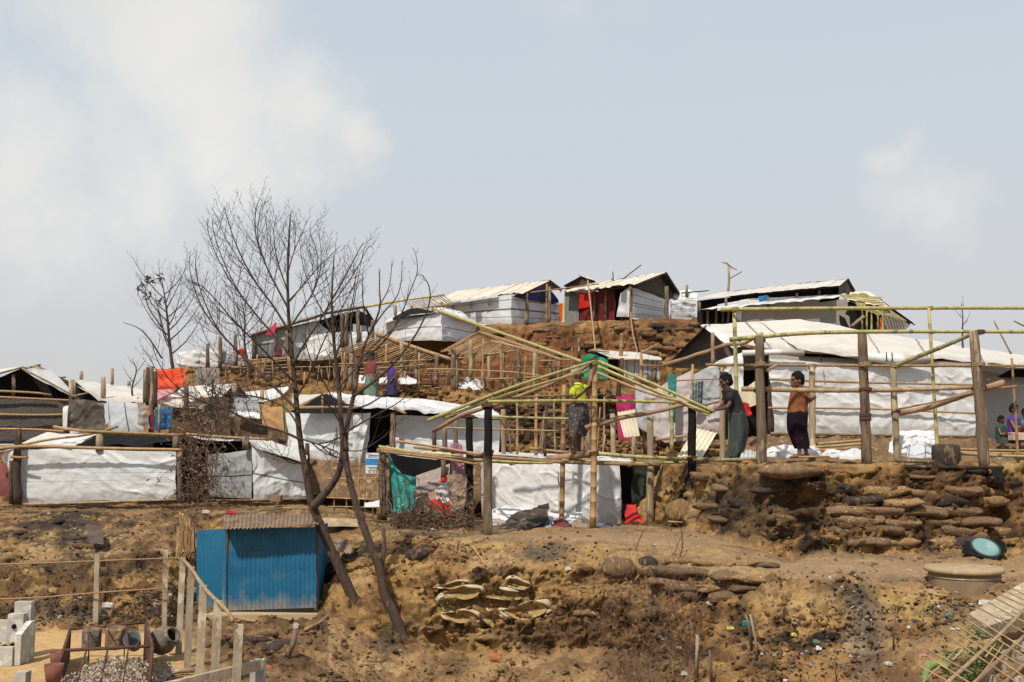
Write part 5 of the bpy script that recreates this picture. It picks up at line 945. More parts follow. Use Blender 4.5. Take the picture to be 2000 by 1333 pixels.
# ---- the bare house frame men are roofing
def frame_house():
    T = thing('house_frame', 'large unfinished house frame of charred posts and green bamboo rafters', 'house frame', W(1150,1040,19.8), None)
    def post(px, t, b, Y, r, m, px2=None, lab=None): 
        p0 = W(px,b,Y); p0.z = min(p0.z, gz(p0.x, Y)-.1); return log(T, 'post', [p0, W(px2 or px,t,Y)], r, m, label=lab, seg=8, jit=.05, wob=.01)
    post(952,793,1045,18.2,.088,'charred_top',954,'post charred black at the top'); post(919,812,1022,21,.085,'charred_most',916); post(1353,792,1030,20.2,.095,'charred_most',1351,'half charred thick post')
    post(1270,812,1022,21.7,.085,'timber_pale'); post(892,818,905,23.4,.065,'timber',890); post(869,832,905,23.6,.07,'timber'); post(848,842,905,23.8,.06,'bark_brown')
    post(983,800,886,22.6,.06,'bamboo_dry'); post(1200,808,892,22.8,.07,'timber_pale',1196); post(1147,790,892,22.6,.07,'timber_pale')
    def bpost(px, t, b, Y, r, px2=None): bamboo(T, 'post', [W(px,b,Y), W(px2 or px,t,Y)], r, 'bamboo_tan', bow=.006)
    bpost(1158,703,1034,19.8,.07,1162); bpost(1097,752,1016,20.8,.058,1102); bpost(1010,786,888,22.8,.032); bpost(1047,770,890,22.8,.042,1048)
    log(T, 'post', W3([(1065,892,23),(1066,780,23)]), .04, 'bark_brown'); log(T, 'ridge_post', W3([(1154,800,19.9),(1155,706,19.9)]), .06, 'branch_wood')
    # ridge, purlins running back, rafters
    for l, r, m in (([(848,604,29),(1000,658,25),(1134,706,19.9)],.042,'bamboo_green'),([(935,648,27),(1020,676,24),(1096,703,21)],.04,'bamboo_tan'),([(960,666,26),(1030,683,23.5),(1100,704,21)],.03,'bamboo_tan')): bamboo(T, 'purlin', W3(l), r, m)
    for l, r, m in (([(835,822,17.6),(1000,757,18.6),(1166,704,19.7)],.033,'bamboo_green'),([(868,816,17.8),(1000,768,18.7),(1150,724,19.7)],.032,'bamboo_green'),
                    ([(1168,706,19.6),(1280,752,19.2),(1396,805,18.9)],.033,'bamboo_green'),([(1168,716,19.5),(1280,764,19.2),(1386,808,18.9)],.030,'bamboo_green'),([(1166,728,19.4),(1260,766,19.1),(1332,786,19)],.030,'bamboo_tan'),([(1175,722,19.7),(1290,770,19.4),(1384,812,18.9)],.028,'bamboo_green')): bamboo(T, 'rafter', W3(l), r, m)
    log(T, 'rafter', W3([(846,842,20.6),(900,812,20.2),(985,785,20),(1060,757,19.9),(1135,722,19.85),(1158,706,19.8)]), .045, 'branch_wood', .035)
    log(T, 'tie_branch', W3([(1143,836,19.9),(1180,826,19.9),(1205,818,20),(1270,806,20),(1325,794,20.1),(1352,787,20.1)]), .05, 'branch_wood', .045)
    for l, r, m in (([(952,785,18.3),(1160,783,19.6),(1350,787,20.2)],.034,'bamboo_green'),([(952,814,20.8),(1160,820,20.6),(1200,822,20.6)],.028,'bamboo_olive'),([(870,836,21.6),(1000,840,21.4),(1095,842,21.2)],.022,'bamboo_tan'),([(950,782,18.4),(1120,772,19.4)],.02,'bamboo_tan'),
                    ([(1165,886,19.8),(1250,893,20),(1352,897,20.2)],.042,'bamboo_olive'),([(1345,897,20.3),(1420,899,19.2),(1482,896,18)],.042,'bamboo_olive'),([(1258,906,21.4),(1350,894,20.1)],.05,'bamboo_dry'),
                    ([(774,862,20.6),(850,873,20.6),(940,888,20.4)],.028,'bamboo_tan'),([(741,877,20.9),(860,892,20.8),(960,902,20.4),(1040,905,20.2)],.036,'bamboo_tan'),([(745,882,20.8),(870,897,20.6),(935,908,20.4)],.03,'bamboo_tan'),([(740,872,21.1),(820,884,20.9),(900,890,20.7)],.025,'bamboo_green'),([(808,874,21),(900,884,20.8),(948,893,20.4)],.028,'bamboo_tan'),
                    ([(938,892,20.4),(1100,903,20.1),(1250,908,20.2),(1290,908,20.4)],.040,'bamboo_tan'),([(1098,900,20.2),(1250,905,20.5),(1340,903,20.6)],.034,'bamboo_green'),([(1035,876,20.8),(1110,884,20.5)],.035,'bamboo_tan'),([(926,898,20.2),(1080,905,20)],.03,'bamboo_green')): bamboo(T, 'rail', W3(l), r, m)
    log(T, 'standing_log', W3([(1068,898,20.5),(1120,892,20.2),(1172,884,19.9)]), .085, 'branch_wood', .07)
    log(T, 'stub', W3([(925,896,21),(962,882,19.2)]), .04, 'bark_brown')
    for p, r in (((953,795,18.2),.10),((1160,705,19.75),.09),((1352,790,20.1),.11),((1160,886,19.8),.09),((952,888,18.3),.1),((1352,896,20.1),.11),((1270,806,21.6),.1),((1098,902,20.3),.08),((918,815,21),.1)): lashing(T, W(*p), r, 'lash')
    for (px, t, b, Y, r, m, lb) in ((1238,852,905,22.3,.05,'timber_pale','short pale stake by the corrugated sheet'),): 
        v, f, uv = log_line([W(px,b,Y), W(px,t,Y)], r); single('stake', lb, 'stake', v, f, MATS[m], uv)
mat('lash', (.06,.045,.035), (.12,.05,.035), .9, 9)
frame_house()
def frame_right():
    T = thing('house_frame', 'unfinished frame of rough grey posts and green rails on the right terrace', 'house frame', W(1690,895,18.2), None)
    def post(px, t, b, Y, r, m, px2=None, fn=log, lab=None, **k):
        p0 = W(px,b,Y); g = gz(p0.x, Y)-.12; p0.z = min(p0.z, g); return fn(T, 'post', [p0, W(px2 or px,t,Y)], r, m, label=lab, **(dict(wob=.008) if fn is log else {}), **k)
    post(1488,656,898,17.9,.092,'timber',1483,seg=10); post(1693,653,895,18,.092,'charred_mid',1684,seg=10,lab='thick half charred post'); post(1922,648,893,17.8,.098,'timber',1902,seg=10)
    post(1752,715,895,19.4,.07,'timber_pale',1744,seg=9); post(1586,714,897,20.4,.075,'timber_pale',1586); post(1411,716,905,21.0,.0625,'timber_pale',1410)
    post(1443,606,900,20.0,.05,'bamboo_olive',1434,bamboo,bow=.004); post(1832,602,892,19.6,.038,'bamboo_green',1814,bamboo,bow=.004); post(1988,700,893,19.6,.030,'bamboo_tan',1976,bamboo,bow=.004)
    for l, r, m in (([(1408,605,20),(1600,603,19.8),(1816,602,19.7),(2060,602,19.6)],.042,'bamboo_green'),([(1425,664,18),(1520,655,18),(1600,650,18),(1760,648,18),(1910,648,17.9),(2060,649,17.8)],.042,'bamboo_olive'),
                    ([(1378,713,20.8),(1590,714,20.4),(1750,715,19.5),(2060,715,19.4)],.032,'bamboo_tan'),([(1448,760,18.4),(1600,763,18.2),(1750,762,18.1),(1905,757,17.9)],.048,'bamboo_dry'),
                    ([(1905,757,18),(1985,755,19.4)],.03,'bamboo_tan'),([(1746,716,19.4),(1800,694,18.9),(1850,674,18.4),(1914,646,17.9)],.045,'bamboo_olive'),
                    ([(1436,668,19.8),(1450,672,19),(1488,652,18)],.04,'bamboo_olive'),([(1497,725,18),(1520,712,20)],.03,'bamboo_tan'),([(1750,800,19.2),(1905,766,18)],.02,'bamboo_dry')): bamboo(T, 'rail', W3(l), r, m)
    log(T, 'rail', W3([(1757,808,19.3),(1820,795,18.9),(1850,784,18.6),(1900,766,18.1),(1960,748,17.6)]), .05, 'branch_wood', .06)
    for p, r in (((1484,762,18.2),.11),((1690,762,18),.11),((1912,650,17.8),.1),((1912,758,17.85),.12),((1690,812,18),.1),((1690,820,18),.1),((1831,790,18.8),.06),((1440,666,19.9),.07),((1750,806,19.3),.09),((1484,666,17.95),.1)): lashing(T, W(*p), r, 'lash')
    # poles stretched up on the right, leafless sapling behind
    for a, b, lb in (((1975,692,22),(1941,627,22),'thin leaning pole against the sky at the right'),((2010,642,22),(1980,627,22),'short pole tip at the right edge of the photo')):
        v, f, uv = bamboo_line([W(*a),W(*b)], .02); single('bamboo_pole', lb, 'pole', v, f, MATS['bamboo_dry'], uv, group='poles against the sky')
frame_right()
def more_lashings():
    # cord turns where rails cross posts
    a = [o for o in bpy.data.objects if o.name.startswith('house_frame') and 'large unfinished' in o.get('label','')][0]; b = [o for o in bpy.data.objects if o.name.startswith('house_frame') and 'rough grey posts' in o.get('label','')][0]
    for T, L in ((a, ((1097,842,20.9,.07),(1160,783,19.7,.08),(1160,820,19.8,.08),(983,818,22.5,.07),(1047,841,22.7,.055),(746,880,21.2,.11),(892,896,21.3,.1),(919,900,20.9,.1),(1270,906,21.6,.1),(1270,783,21.6,.1),(1200,822,22.7,.08),(1000,905,20.2,.05),(1230,908,20.2,.05))), (b, ((1586,716,20.3,.085),(1586,763,20.3,.085),(1747,716,19.4,.085),(1748,762,19.3,.085),(1436,605,19.9,.065),(1817,603,19.7,.05),(1820,649,19.6,.05),(1825,715,19.5,.05),(1828,762,19.4,.05),(1690,714,17.95,.11),(1485,714,17.9,.11),(1910,714,17.8,.115),(1411,717,20.9,.08),(1978,716,19.4,.045)))):
        for x, y, Y, r in L: lashing(T, W(x,y,Y), r, 'rope', 4)
more_lashings()
# ------------------------------------------------------------------ trees, brush, vines
rt = random.Random(9)
def polylen(P): return sum((b-a).length for a, b in zip(P, P[1:]))
def along(P, s):
    for a, b in zip(P, P[1:]):
        l = (b-a).length
        if s <= l: return a.lerp(b, s/max(l,1e-9)), (b-a).normalized()
        s -= l
    return P[-1], (P[-1]-P[-2]).normalized()
def twigs(mb, P, r0, spacing, L0, rnd, lvl=1, start=.15, up=.9, maxl=2, rmin=.0034):
    """side shoots that leave at an angle and curve upward"""
    T = polylen(P); s = start*T; side = rnd.choice((-1,1))
    while s < T*.98:
        p, d = along(P, s); t = s/T; L = L0*(1-.62*t)*rnd.uniform(.6,1.25); side = -side
        x = d.cross(Vector((0,1,0))).normalized() if abs(d.y) < .95 else Vector((1,0,0)); y = d.cross(x)
        a = rnd.gauss(0,.7); out = (x*math.cos(a)+y*math.sin(a))*side
        v = (d*.75+out*.8).normalized(); q = p.copy(); pts = [q.copy()]; n = 5 if lvl == 1 else 3
        for i in range(n):
            v = (v+Vector((rnd.gauss(0,.07), rnd.gauss(0,.07), up*.24))).normalized(); q = q+v*(L/n); pts.append(q.copy())
        r = max(rmin, r0*(1-.6*t)); mb.add(*tube(pts, [r*(1-.62*i/n) for i in range(n+1)], 4 if lvl == 1 else 3, cap=False, rnd=rnd))
        if lvl < maxl: twigs(mb, pts, r*.65, spacing*.75, L*.42, rnd, lvl+1, .25, up, maxl, rmin)
        s += spacing*rnd.uniform(.6,1.4)
def px3(pts, Y, dy=0.):
    n = len(pts); return smoothline([W(p[0], p[1], Y+dy*(i/(n-1))**1.2) for i, p in enumerate(pts)], 5)
def tree_main():
    Y = surf(694,1178)[0].y+.05
    T = thing('bare_tree', 'tall leafless tree with forked leaning trunk in front of the shelters', 'tree', W(692,1176,Y), None)
    def limb(nm, pts, r0, r1, dy, m='bark', tw=True, sp=.17, L0=.95, Yb=Y, start=.2):
        P = px3(pts, Yb, dy); n = len(P); v, f, uv = tube(P, [(r0+(r1-r0)*(i/(n-1))**.8)*((1+(.5*max(0,1-i/9) if nm == 'trunk' and r0 > .09 else 0)+rt.uniform(-.04,.07)) if r0 > .05 else .8) for i in range(n)], 9 if r0 > .04 else 6, jit=.05, rnd=rt); o = part(T, nm, v, f, MATS[m], uv)
        if tw: twigs(TW, P, max(.0055, r1*1.3), sp, L0, rt, start=start)
        return P
    TW = MB()
    limb('trunk', [(722,1250),(704,1200),(692,1176),(672,1130),(641,1062),(617,1005),(607,978),(598,925),(588,870),(581,810),(576,750),(569,680),(564,620),(562,560),(563,500),(566,440),(567,418)], .105, .008, .3, 'bark_brown', sp=.2, start=.62)
    limb('trunk', [(612,990),(625,975),(650,945),(664,915),(669,880),(667,830),(662,770),(656,710),(651,650),(648,590),(650,540),(653,500)], .072, .007, -.6, 'bark', start=.45)
    B = [([(590,860),(548,842),(500,828),(450,804),(400,785),(362,768),(330,740),(308,705),(296,668)],.034,.006,-.8),
         ([(580,800),(545,765),(505,725),(468,690),(430,650),(400,610),(380,565),(370,520),(372,490)],.034,.006,1.0),
         ([(573,745),(530,700),(490,660),(455,625),(425,590),(395,560),(375,550)],.026,.006,-1.2),
         ([(570,700),(535,655),(500,615),(470,575),(445,530),(425,480),(415,440),(418,425)],.028,.006,.6),
         ([(566,650),(535,600),(505,560),(478,515),(458,470),(445,430),(437,402)],.026,.006,-.9),
         ([(564,605),(540,560),(520,520),(502,470),(498,430),(503,398),(510,388)],.024,.006,.8),
         ([(563,570),(548,530),(538,490),(535,450),(540,420)],.018,.005,-.5),
         ([(563,530),(575,490),(590,455),(600,430)],.014,.005,.7),
         ([(566,640),(590,605),(612,570),(625,530),(627,490),(622,455)],.024,.006,.9),
         ([(563,590),(590,560),(615,530),(640,505),(665,480)],.018,.005,-.8),
         ([(572,712),(596,670),(625,625),(655,575),(685,520),(703,485),(710,474)],.030,.006,.4),
         ([(584,835),(560,800),(520,780),(470,770),(430,760),(395,740)],.022,.006,1.3),
         ([(578,780),(600,740),(618,700),(640,650),(668,600),(690,560),(700,520)],.024,.006,-1.1),
         ([(596,905),(570,905),(550,890),(535,860)],.014,.005,-.9),
         ([(590,858),(620,868),(650,880),(668,890)],.020,.012,-.4),
         ([(572,760),(540,740),(500,735),(455,720),(420,690),(398,650),(388,620)],.020,.005,.9)]
    for pts, a, b, dy in B: limb('branch', pts, a, b, dy, sp=.115, L0=.95)
    for pts, a, b, dy in B[:12]:                                     # forks off the main limbs
        k = len(pts)//3; q = pts[k:]; sx = rt.choice((-1,1))*rt.uniform(10,26); n = len(q)
        if n > 2: limb('branch', [(x+sx*(i/(n-1))**.8+rt.uniform(-2,2)*(i>0), y+rt.uniform(-6,14)*(i/(n-1))) for i, (x,y) in enumerate(q)], a*.5, b*.9, -dy*.8, sp=.17, L0=.75)
    B2 = [([(668,850),(700,830),(740,808),(780,785),(812,752),(835,700)],.020,.005,-1.0),([(660,760),(690,725),(722,695),(760,655),(785,610),(803,565),(815,530),(812,498),(806,484)],.026,.005,.5),
          ([(655,700),(672,650),(686,600),(694,550),(690,520)],.020,.005,-.7),([(652,660),(630,610),(605,560),(590,510),(585,470)],.020,.005,.9),([(666,820),(640,760),(610,710),(596,660),(600,620)],.018,.005,-1.2),
          ([(669,880),(705,880),(740,860),(775,830),(800,800)],.015,.004,-.6),([(652,905),(690,912),(720,905)],.010,.004,-.3)]
    for pts, a, b, dy in B2: limb('branch', pts, a, b, dy, sp=.24, L0=.6, Yb=Y-.5)
    o = part(T, 'twigs', TW.v, TW.f, MATS['twig'], TW.uv); o['kind'] = 'stuff'
    # second tree: brown stems just behind
    Y = surf(784,1236)[0].y+.05; TW = MB()
    T2 = T; T = thing('bare_tree', 'second leafless tree with brown trunks right of the tall forked one', 'tree', W(784,1240,Y), None)
    def limb2(*a, **k):
        nm, pts, r0, r1, dy = a[:5]; P = px3(pts, k.get('Yb', Y), dy); n = len(P); v, f, uv = tube(P, [r0+(r1-r0)*(i/(n-1))**.8 for i in range(n)], 8, jit=.03, rnd=rt); part(T, nm, v, f, MATS[k.get('m','bark_brown')], uv)
        twigs(TW, P, max(.0055, r1*1.2), k.get('sp',.26), k.get('L0',.6), rt, start=k.get('start',.3))
    limb2('trunk', [(800,1275),(786,1242),(770,1200),(750,1160),(742,1115),(722,1062),(704,1010),(688,960),(677,905),(675,860),(682,810),(694,760),(700,720),(712,675),(728,640),(742,600),(741,560),(742,525)], .095, .006, .4, start=.6)
    limb2('trunk', [(676,880),(668,840),(664,780),(660,720),(652,680),(655,640)], .05, .012, .6, start=.6)
    for pts, a, b, dy in (([(690,775),(730,745),(765,715),(800,672),(825,630),(839,590),(838,560),(826,540),(816,536)],.026,.004,-.8),([(698,730),(690,690),(685,640),(690,600),(700,540),(710,490)],.02,.004,.8),([(705,700),(735,670),(770,640),(790,600),(800,555)],.02,.004,.5),
                          ([(720,655),(710,600),(708,560),(709,530)],.014,.004,-.5),([(728,640),(750,610),(775,580),(784,545),(785,510)],.016,.004,.9),([(676,850),(655,810),(640,790),(625,775)],.018,.008,-.6),([(740,600),(760,560),(766,510)],.012,.004,.3),([(684,800),(720,790),(760,760),(800,700),(807,690)],.018,.004,-.3)): limb2('branch', pts, a, b, dy, m='bark', L0=.5)
    o = part(T, 'twigs', TW.v, TW.f, MATS['twig'], TW.uv); o['kind'] = 'stuff'
    # broken charred trunk further down the bank
    v, f, uv = log_line([surf(750,1172)[0]+Vector((0,.05,-.1)), W(748,1110,16.0), W(749,1035,16.2)], .04, .032); single('dead_tree', 'thin dead trunk standing in the bank below the second bare tree', 'dead tree', v, f, MATS['bark_brown'], uv)
    
tree_main()
def bush_tree(lb, base, top, Y, spread, nb, seed, r0=.05, tw=.22, L0=.7, m='twig', cat='tree', loc=None, updir=1.0, len0=2.2, maxl=2, cone=.8, tmin=.42):
    rnd = random.Random(seed); A = W(*base, Y); B = W(*top, Y); T = thing('bare_tree', lb, cat, A, None); TW = MB()
    P = smoothline([A, A.lerp(B,.4)+Vector((rnd.uniform(-.1,.1),0,0)), A.lerp(B,.75)+Vector((rnd.uniform(-.1,.1),0,0)), B], 5); n = len(P)
    v, f, uv = tube(P, [r0*(1-.85*i/(n-1)) for i in range(n)], 7, jit=.04, rnd=rnd); part(T, 'trunk', v, f, MATS['bark'], uv)
    H = polylen(P)
    for i in range(nb):
        t = tmin+(.95-tmin)*i/nb; p, d = along(P, t*H); a = i*2.4+rnd.uniform(-.4,.4); out = Vector((math.cos(a)*spread, math.sin(a)*.6*spread, 0)); q = p.copy(); w = (out*cone+Vector((0,0,.45))).normalized(); pts = [q.copy()]; L = len0*(1-.55*t)*rnd.uniform(.8,1.15)
        for k in range(6): w = (w+Vector((rnd.gauss(0,.05),rnd.gauss(0,.05),.17*updir))).normalized(); q = q+w*L/6; pts.append(q.copy())
        r = r0*.45*(1-.5*t); v, f, uv = tube(pts, [r*(1-.75*k/6) for k in range(7)], 5, rnd=rnd); part(T, 'branch', v, f, MATS['bark'], uv)
        twigs(TW, pts, .007, tw, L0, rnd, start=.2, maxl=maxl, rmin=.0045)
    twigs(TW, P, .007, tw, L0, rnd, start=.5, maxl=maxl, rmin=.0045)
    o = part(T, 'twigs', TW.v, TW.f, MATS[m], TW.uv); o['kind'] = 'stuff'; return T
T = bush_tree('leafless tree with a few dead leaves far behind on the left', (352,800), (316,545), 31, 1.0, 15, 3, .07, .22, .8, len0=2.7)
rnd = random.Random(2); mb = MB()
for cx, cy, n in ((290,545,9),(272,560,6),(318,542,6),(286,578,7),(312,588,6)):
    for i in range(n):
        c = W(cx+rnd.uniform(-9,9), cy+rnd.uniform(-7,7), 31+rnd.uniform(-.3,.3)); a = rnd.uniform(0,3.1); d = Vector((math.cos(a), rnd.uniform(-.4,.4), -abs(math.sin(a))))*rnd.uniform(.08,.16); w = Vector((-d.z,0,d.x))*.25
        mb.add([c-d, c+w, c+d, c-w], [(0,1,2,3)])
part(T, 'dead_leaves', mb.v, mb.f, MATS['twig'])
v, f, uv = tube(smoothline(W3([(316,640,31),(290,600,31),(284,570,31),(290,548,31)])), [.025,.008], 5); part(T, 'branch', v, f, MATS['bark'], uv)
v, f, uv = tube(smoothline(W3([(316,700,31),(290,660,31),(268,640,31),(240,630,31)])), [.03,.008], 5); part(T, 'branch', v, f, MATS['bark'], uv)
T = bush_tree('leafless tree between the far left tree and the tall forked one', (492,740), (470,585), 30, .9, 12, 14, .05, .2, .6, len0=2.2)
bush_tree('very small leafless tree on the skyline at the far left', (264,800), (258,700), 27, .9, 5, 8, .035, .6, .25, len0=.8, maxl=1)
bush_tree('small bare tree with thin trunk standing on the skyline at the right', (1882,705), (1877,590), 27, 1.0, 3, 12, .035, .5, .2, len0=.75, maxl=1, cone=.6, tmin=.6)
def tangle(name, lb, cat, box, Yr, n, L, r, m, seed, droop=.0, wild=.5, dry=True, leaves=0):
    """dry stems that criss-cross through a volume"""
    rnd = random.Random(seed); mb = MB(); lv = MB(); x0, y0, x1, y1 = box
    for i in range(n):
        px, py = rnd.uniform(x0,x1), y1-(y1-y0)*rnd.random()**1.3; Y = rnd.uniform(*Yr) if Yr[0] > 0 else surf(px,py)[0].y-rnd.uniform(.0,.35); p = W(px,py,Y); v = Vector((rnd.gauss(0,wild), rnd.gauss(0,wild*.6), rnd.uniform(.3,1.2)*(1 if rnd.random()>droop else -1))).normalized(); pts = [p.copy()]; l = L*rnd.uniform(.4,1.3)
        for k in range(6): v = (v+Vector((rnd.gauss(0,.28),rnd.gauss(0,.2),rnd.gauss(0,.22)-droop*.15))).normalized(); p = p+v*l/6; pts.append(p.copy())
        mb.add(*tube(pts, [r*rnd.uniform(.6,1.4), r*.4], 3, cap=False, rnd=rnd))
        if leaves and rnd.random() < leaves:
            for _ in range(4): c = rnd.choice(pts); d = Vector((rnd.gauss(0,.04),rnd.gauss(0,.03),-.06)); w = Vector((.02,.01,0)); lv.add([c,c+d*.5+w,c+d,c+d*.5-w],[(0,1,2,3)])
    T = thing(name, lb, cat, W((x0+x1)/2, y1, Yr[0] if Yr[0] > 0 else 13.4), None); o = part(T, 'stems', mb.v, mb.f, MATS[m], mb.uv); o['kind'] = 'stuff'
    if lv.v: o = part(T, 'dry_leaves', lv.v, lv.f, MATS['dry_leaf']); o['kind'] = 'stuff'
    return T
mat('dry_leaf', (.13,.085,.055), (.2,.13,.08), .9, 9)
tangle('dead_vine', 'tangle of dead brown vines hanging between the two white tents', 'dead vine', (358,815,415,975), (21.2,22.6), 150, 1.0, .009, 'twig_brown', 31, .6, .5, leaves=.9)
tangle('dead_vine', 'dead vines smothering the mud wall behind the white tents', 'dead vine', (340,790,460,860), (24,25), 150, .9, .009, 'twig_brown', 32, .4, .7, leaves=.8)
tangle('dead_shrub', 'dark dead shrub in front of the low white roof on the left', 'dead shrub', (398,750,428,850), (23.6,24.4), 60, .9, .010, 'twig', 36, .2, .35, leaves=.7)
tangle('dry_brush', 'large patch of dry brown brush stems on the lower bank', 'dry brush', (1180,1150,1370,1335), (-1,0), 520, .6, .0032, 'twig_brown', 33, .25, .6, leaves=.25)
tangle('dry_brush', 'sparse dry twigs on the bank right of the torn sandbags', 'dry brush', (1060,1130,1200,1260), (-1,0), 70, .6, .0035, 'twig_brown', 34, .2, .5)
tangle('brush_pile', 'pile of sticks and dry brush at the edge of the platform', 'brush pile', (768,1000,915,1045), (19.2,20.6), 300, .8, .013, 'twig_brown', 35, .35, 1.6, leaves=.5)
for i, (pts, Y, lb) in enumerate((([(1322,1108),(1332,1070),(1330,1035),(1318,1022)],15.8,'single curved dry stem on the path edge in front of the dark post'),([(1310,1100),(1325,1060),(1340,1030)],15.9,'thin dry sapling beside the curved stem'),([(1240,1080),(1250,1050),(1262,1030)],16.2,'thin dry sapling left of the curved stem'))):
    P = smoothline([W(x,y,Y) for x,y in pts]); mb = MB(); mb.add(*tube(P, [.012,.005], 5)); twigs(mb, P, .005, .12, .3, rt, maxl=1); single('dry_sapling', lb, 'sapling', mb.v, mb.f, MATS['twig_brown'], mb.uv, group='dry saplings by the path')
# ------------------------------------------------------------------ people
def ball(mb, c, r, R3=None, seg=14, ring=9):
    c = Vector(c); r = (r,r,r) if not hasattr(r,'__len__') else r; M = R3 or Matrix.Identity(3); v = []; f = []
    for j in range(ring+1):
        a = math.pi*j/ring
        for i in range(seg): b = 2*math.pi*i/seg; v.append(c+M@Vector((r[0]*math.sin(a)*math.cos(b), r[1]*math.sin(a)*math.sin(b), r[2]*math.cos(a))))
    for j in range(ring):
        for i in range(seg): f.append((j*seg+i, j*seg+(i+1)%seg, (j+1)*seg+(i+1)%seg, (j+1)*seg+i))
    mb.add(v, f)
def limb3(mb, pts, rr):
    pts = [Vector(p) for p in pts]
    for p, r in zip(pts, rr): ball(mb, p, r, seg=12, ring=8)
    for (a, b), (r, q) in zip(zip(pts, pts[1:]), zip(rr, rr[1:])):
        if (b-a).length > 1e-4: mb.add(*tube([a, b], [r, q], 12))
def fuse(name, mb, voxel, m, T=None, smooth_it=4, loc=None, label=None):
    """melt overlapping volumes into one continuous skin"""
    l = rootloc(T) if T is not None else Vector(loc); v = [Vector(p)-l for p in mb.v]
    me = meshof(name, v, mb.f); o = link(name, me, None, None)
    r = o.modifiers.new('r', 'REMESH'); r.mode = 'VOXEL'; r.voxel_size = voxel; r.use_smooth_shade = True
    s = o.modifiers.new('s', 'SMOOTH'); s.factor = .5; s.iterations = smooth_it
    dg = bpy.context.evaluated_depsgraph_get(); dg.update(); m2 = bpy.data.meshes.new_from_object(o.evaluated_get(dg)); o.modifiers.clear(); m2.name = name
    o.data = m2; m2.materials.clear(); m2.materials.append(MATS[m]); m2.polygons.foreach_set('use_smooth', [True]*len(m2.polygons))
    if T is not None: o.parent = T
    else: o.location = loc
    if label: o['label'] = label
    return o
def hand(mb, wr, d, palm_n, s=1., curl=.5, thumb=1):
    """palm, four bent fingers of unequal length, thumb from the side of the palm"""
    d = Vector(d).normalized(); n = Vector(palm_n); n = (n-d*n.dot(d)).normalized(); x = d.cross(n)
    M = Matrix((x, d, n)).transposed(); c = Vector(wr)+d*.05*s; ball(mb, c, (.040*s,.050*s,.017*s), M)
    for i, (o, L) in enumerate(((-.030,.062),(-.010,.074),(.010,.070),(.028,.055))):
        a = Vector(wr)+d*.085*s+x*o*s; P = [Vector(wr)+d*.05*s+x*o*.8*s, a]; ang = 0; q = a
        for k, fr in enumerate((.42,.33,.25)): ang += curl*(.5+.35*k); q = q+(d*math.cos(ang)+n*math.sin(ang))*L*fr*s; P.append(q)
        limb3(mb, P, [.010*s,.0095*s,.0088*s,.008*s,.007*s])
    b = Vector(wr)+d*.022*s-x*.032*s*thumb; e = (d*.6-x*.75*thumb+n*.35).normalized(); limb3(mb, [Vector(wr)+d*.02*s-x*.015*s*thumb, b+e*.018*s, b+e*.045*s, b+(e+n*.6*curl+d*.3).normalized()*.068*s], [.016*s,.0125*s,.0105*s,.0085*s])
def foot(mb, ank, fwd, s=1.):
    f = Vector((fwd[0],fwd[1],0)).normalized(); a = Vector(ank); y = f.cross(Vector((0,0,1)))
    limb3(mb, [a+Vector((0,0,-.01)), a-f*.03*s+Vector((0,0,-.055*s)), a+f*.10*s+Vector((0,0,-.062*s)), a+f*.17*s+Vector((0,0,-.07*s))], [.040*s,.032*s,.030*s,.022*s])
    for k in range(5): b = a+f*(.175-.008*k)*s+y*(-.028+.014*k)*s+Vector((0,0,-.075*s)); limb3(mb, [b-f*.03*s, b+f*.012*s], [.011*s,.009*s])
def head(mb, c, fwd, up, s=1., beard=False):
    f = Vector(fwd).normalized(); u = Vector(up); u = (u-f*u.dot(f)).normalized(); r = f.cross(u); M = Matrix((r, f, u)).transposed(); c = Vector(c)
    P = lambda x, y, z: c+M@(Vector((x,y,z))*s)
    ball(mb, P(0,-.012,.025), (.074*s,.092*s,.088*s), M); ball(mb, P(0,.018,-.03), (.058*s,.068*s,.075*s), M); ball(mb, P(0,.045,-.085), (.030*s,.030*s,.024*s), M)     # skull, face, chin
    limb3(mb, [P(0,.085,.012), P(0,.104,-.022)], [.010*s,.0145*s]); limb3(mb, [P(-.014,.094,-.028), P(.014,.094,-.028)], [.0095*s]*2)             # nose bridge, tip, wings
    for k in (-1,1):
        limb3(mb, [P(.012*k,.082,.030), P(.045*k,.066,.028)], [.011*s,.010*s]); limb3(mb, [P(.045*k,.055,-.015), P(.052*k,.02,-.02)], [.016*s,.014*s])   # brow, cheekbone
        ball(mb, P(.075*k,-.008,-.01), (.010*s,.018*s,.030*s), M)                                                          # ear
    limb3(mb, [P(-.018,.082,-.056), P(.018,.082,-.056)], [.0085*s]*2); limb3(mb, [P(-.015,.080,-.067), P(.015,.080,-.067)], [.0085*s]*2)           # lips
    return P, M
def eyes(T, P, M, s=1.):
    for k in (-1,1):
        mb = MB(); ball(mb, P(.030*k,.072,.004), (.012*s,.007*s,.006*s), M, 10, 6); part(T, 'eye', mb.v, mb.f, MATS['eye_white'])
        mb = MB(); ball(mb, P(.030*k,.079,.004), (.006*s,.005*s,.0065*s), M, 8, 6); part(T, 'iris', mb.v, mb.f, MATS['hair'])
mat('eye_white', (.16,.12,.10), None, .6); mat('nail', (.3,.16,.12), None, .4)
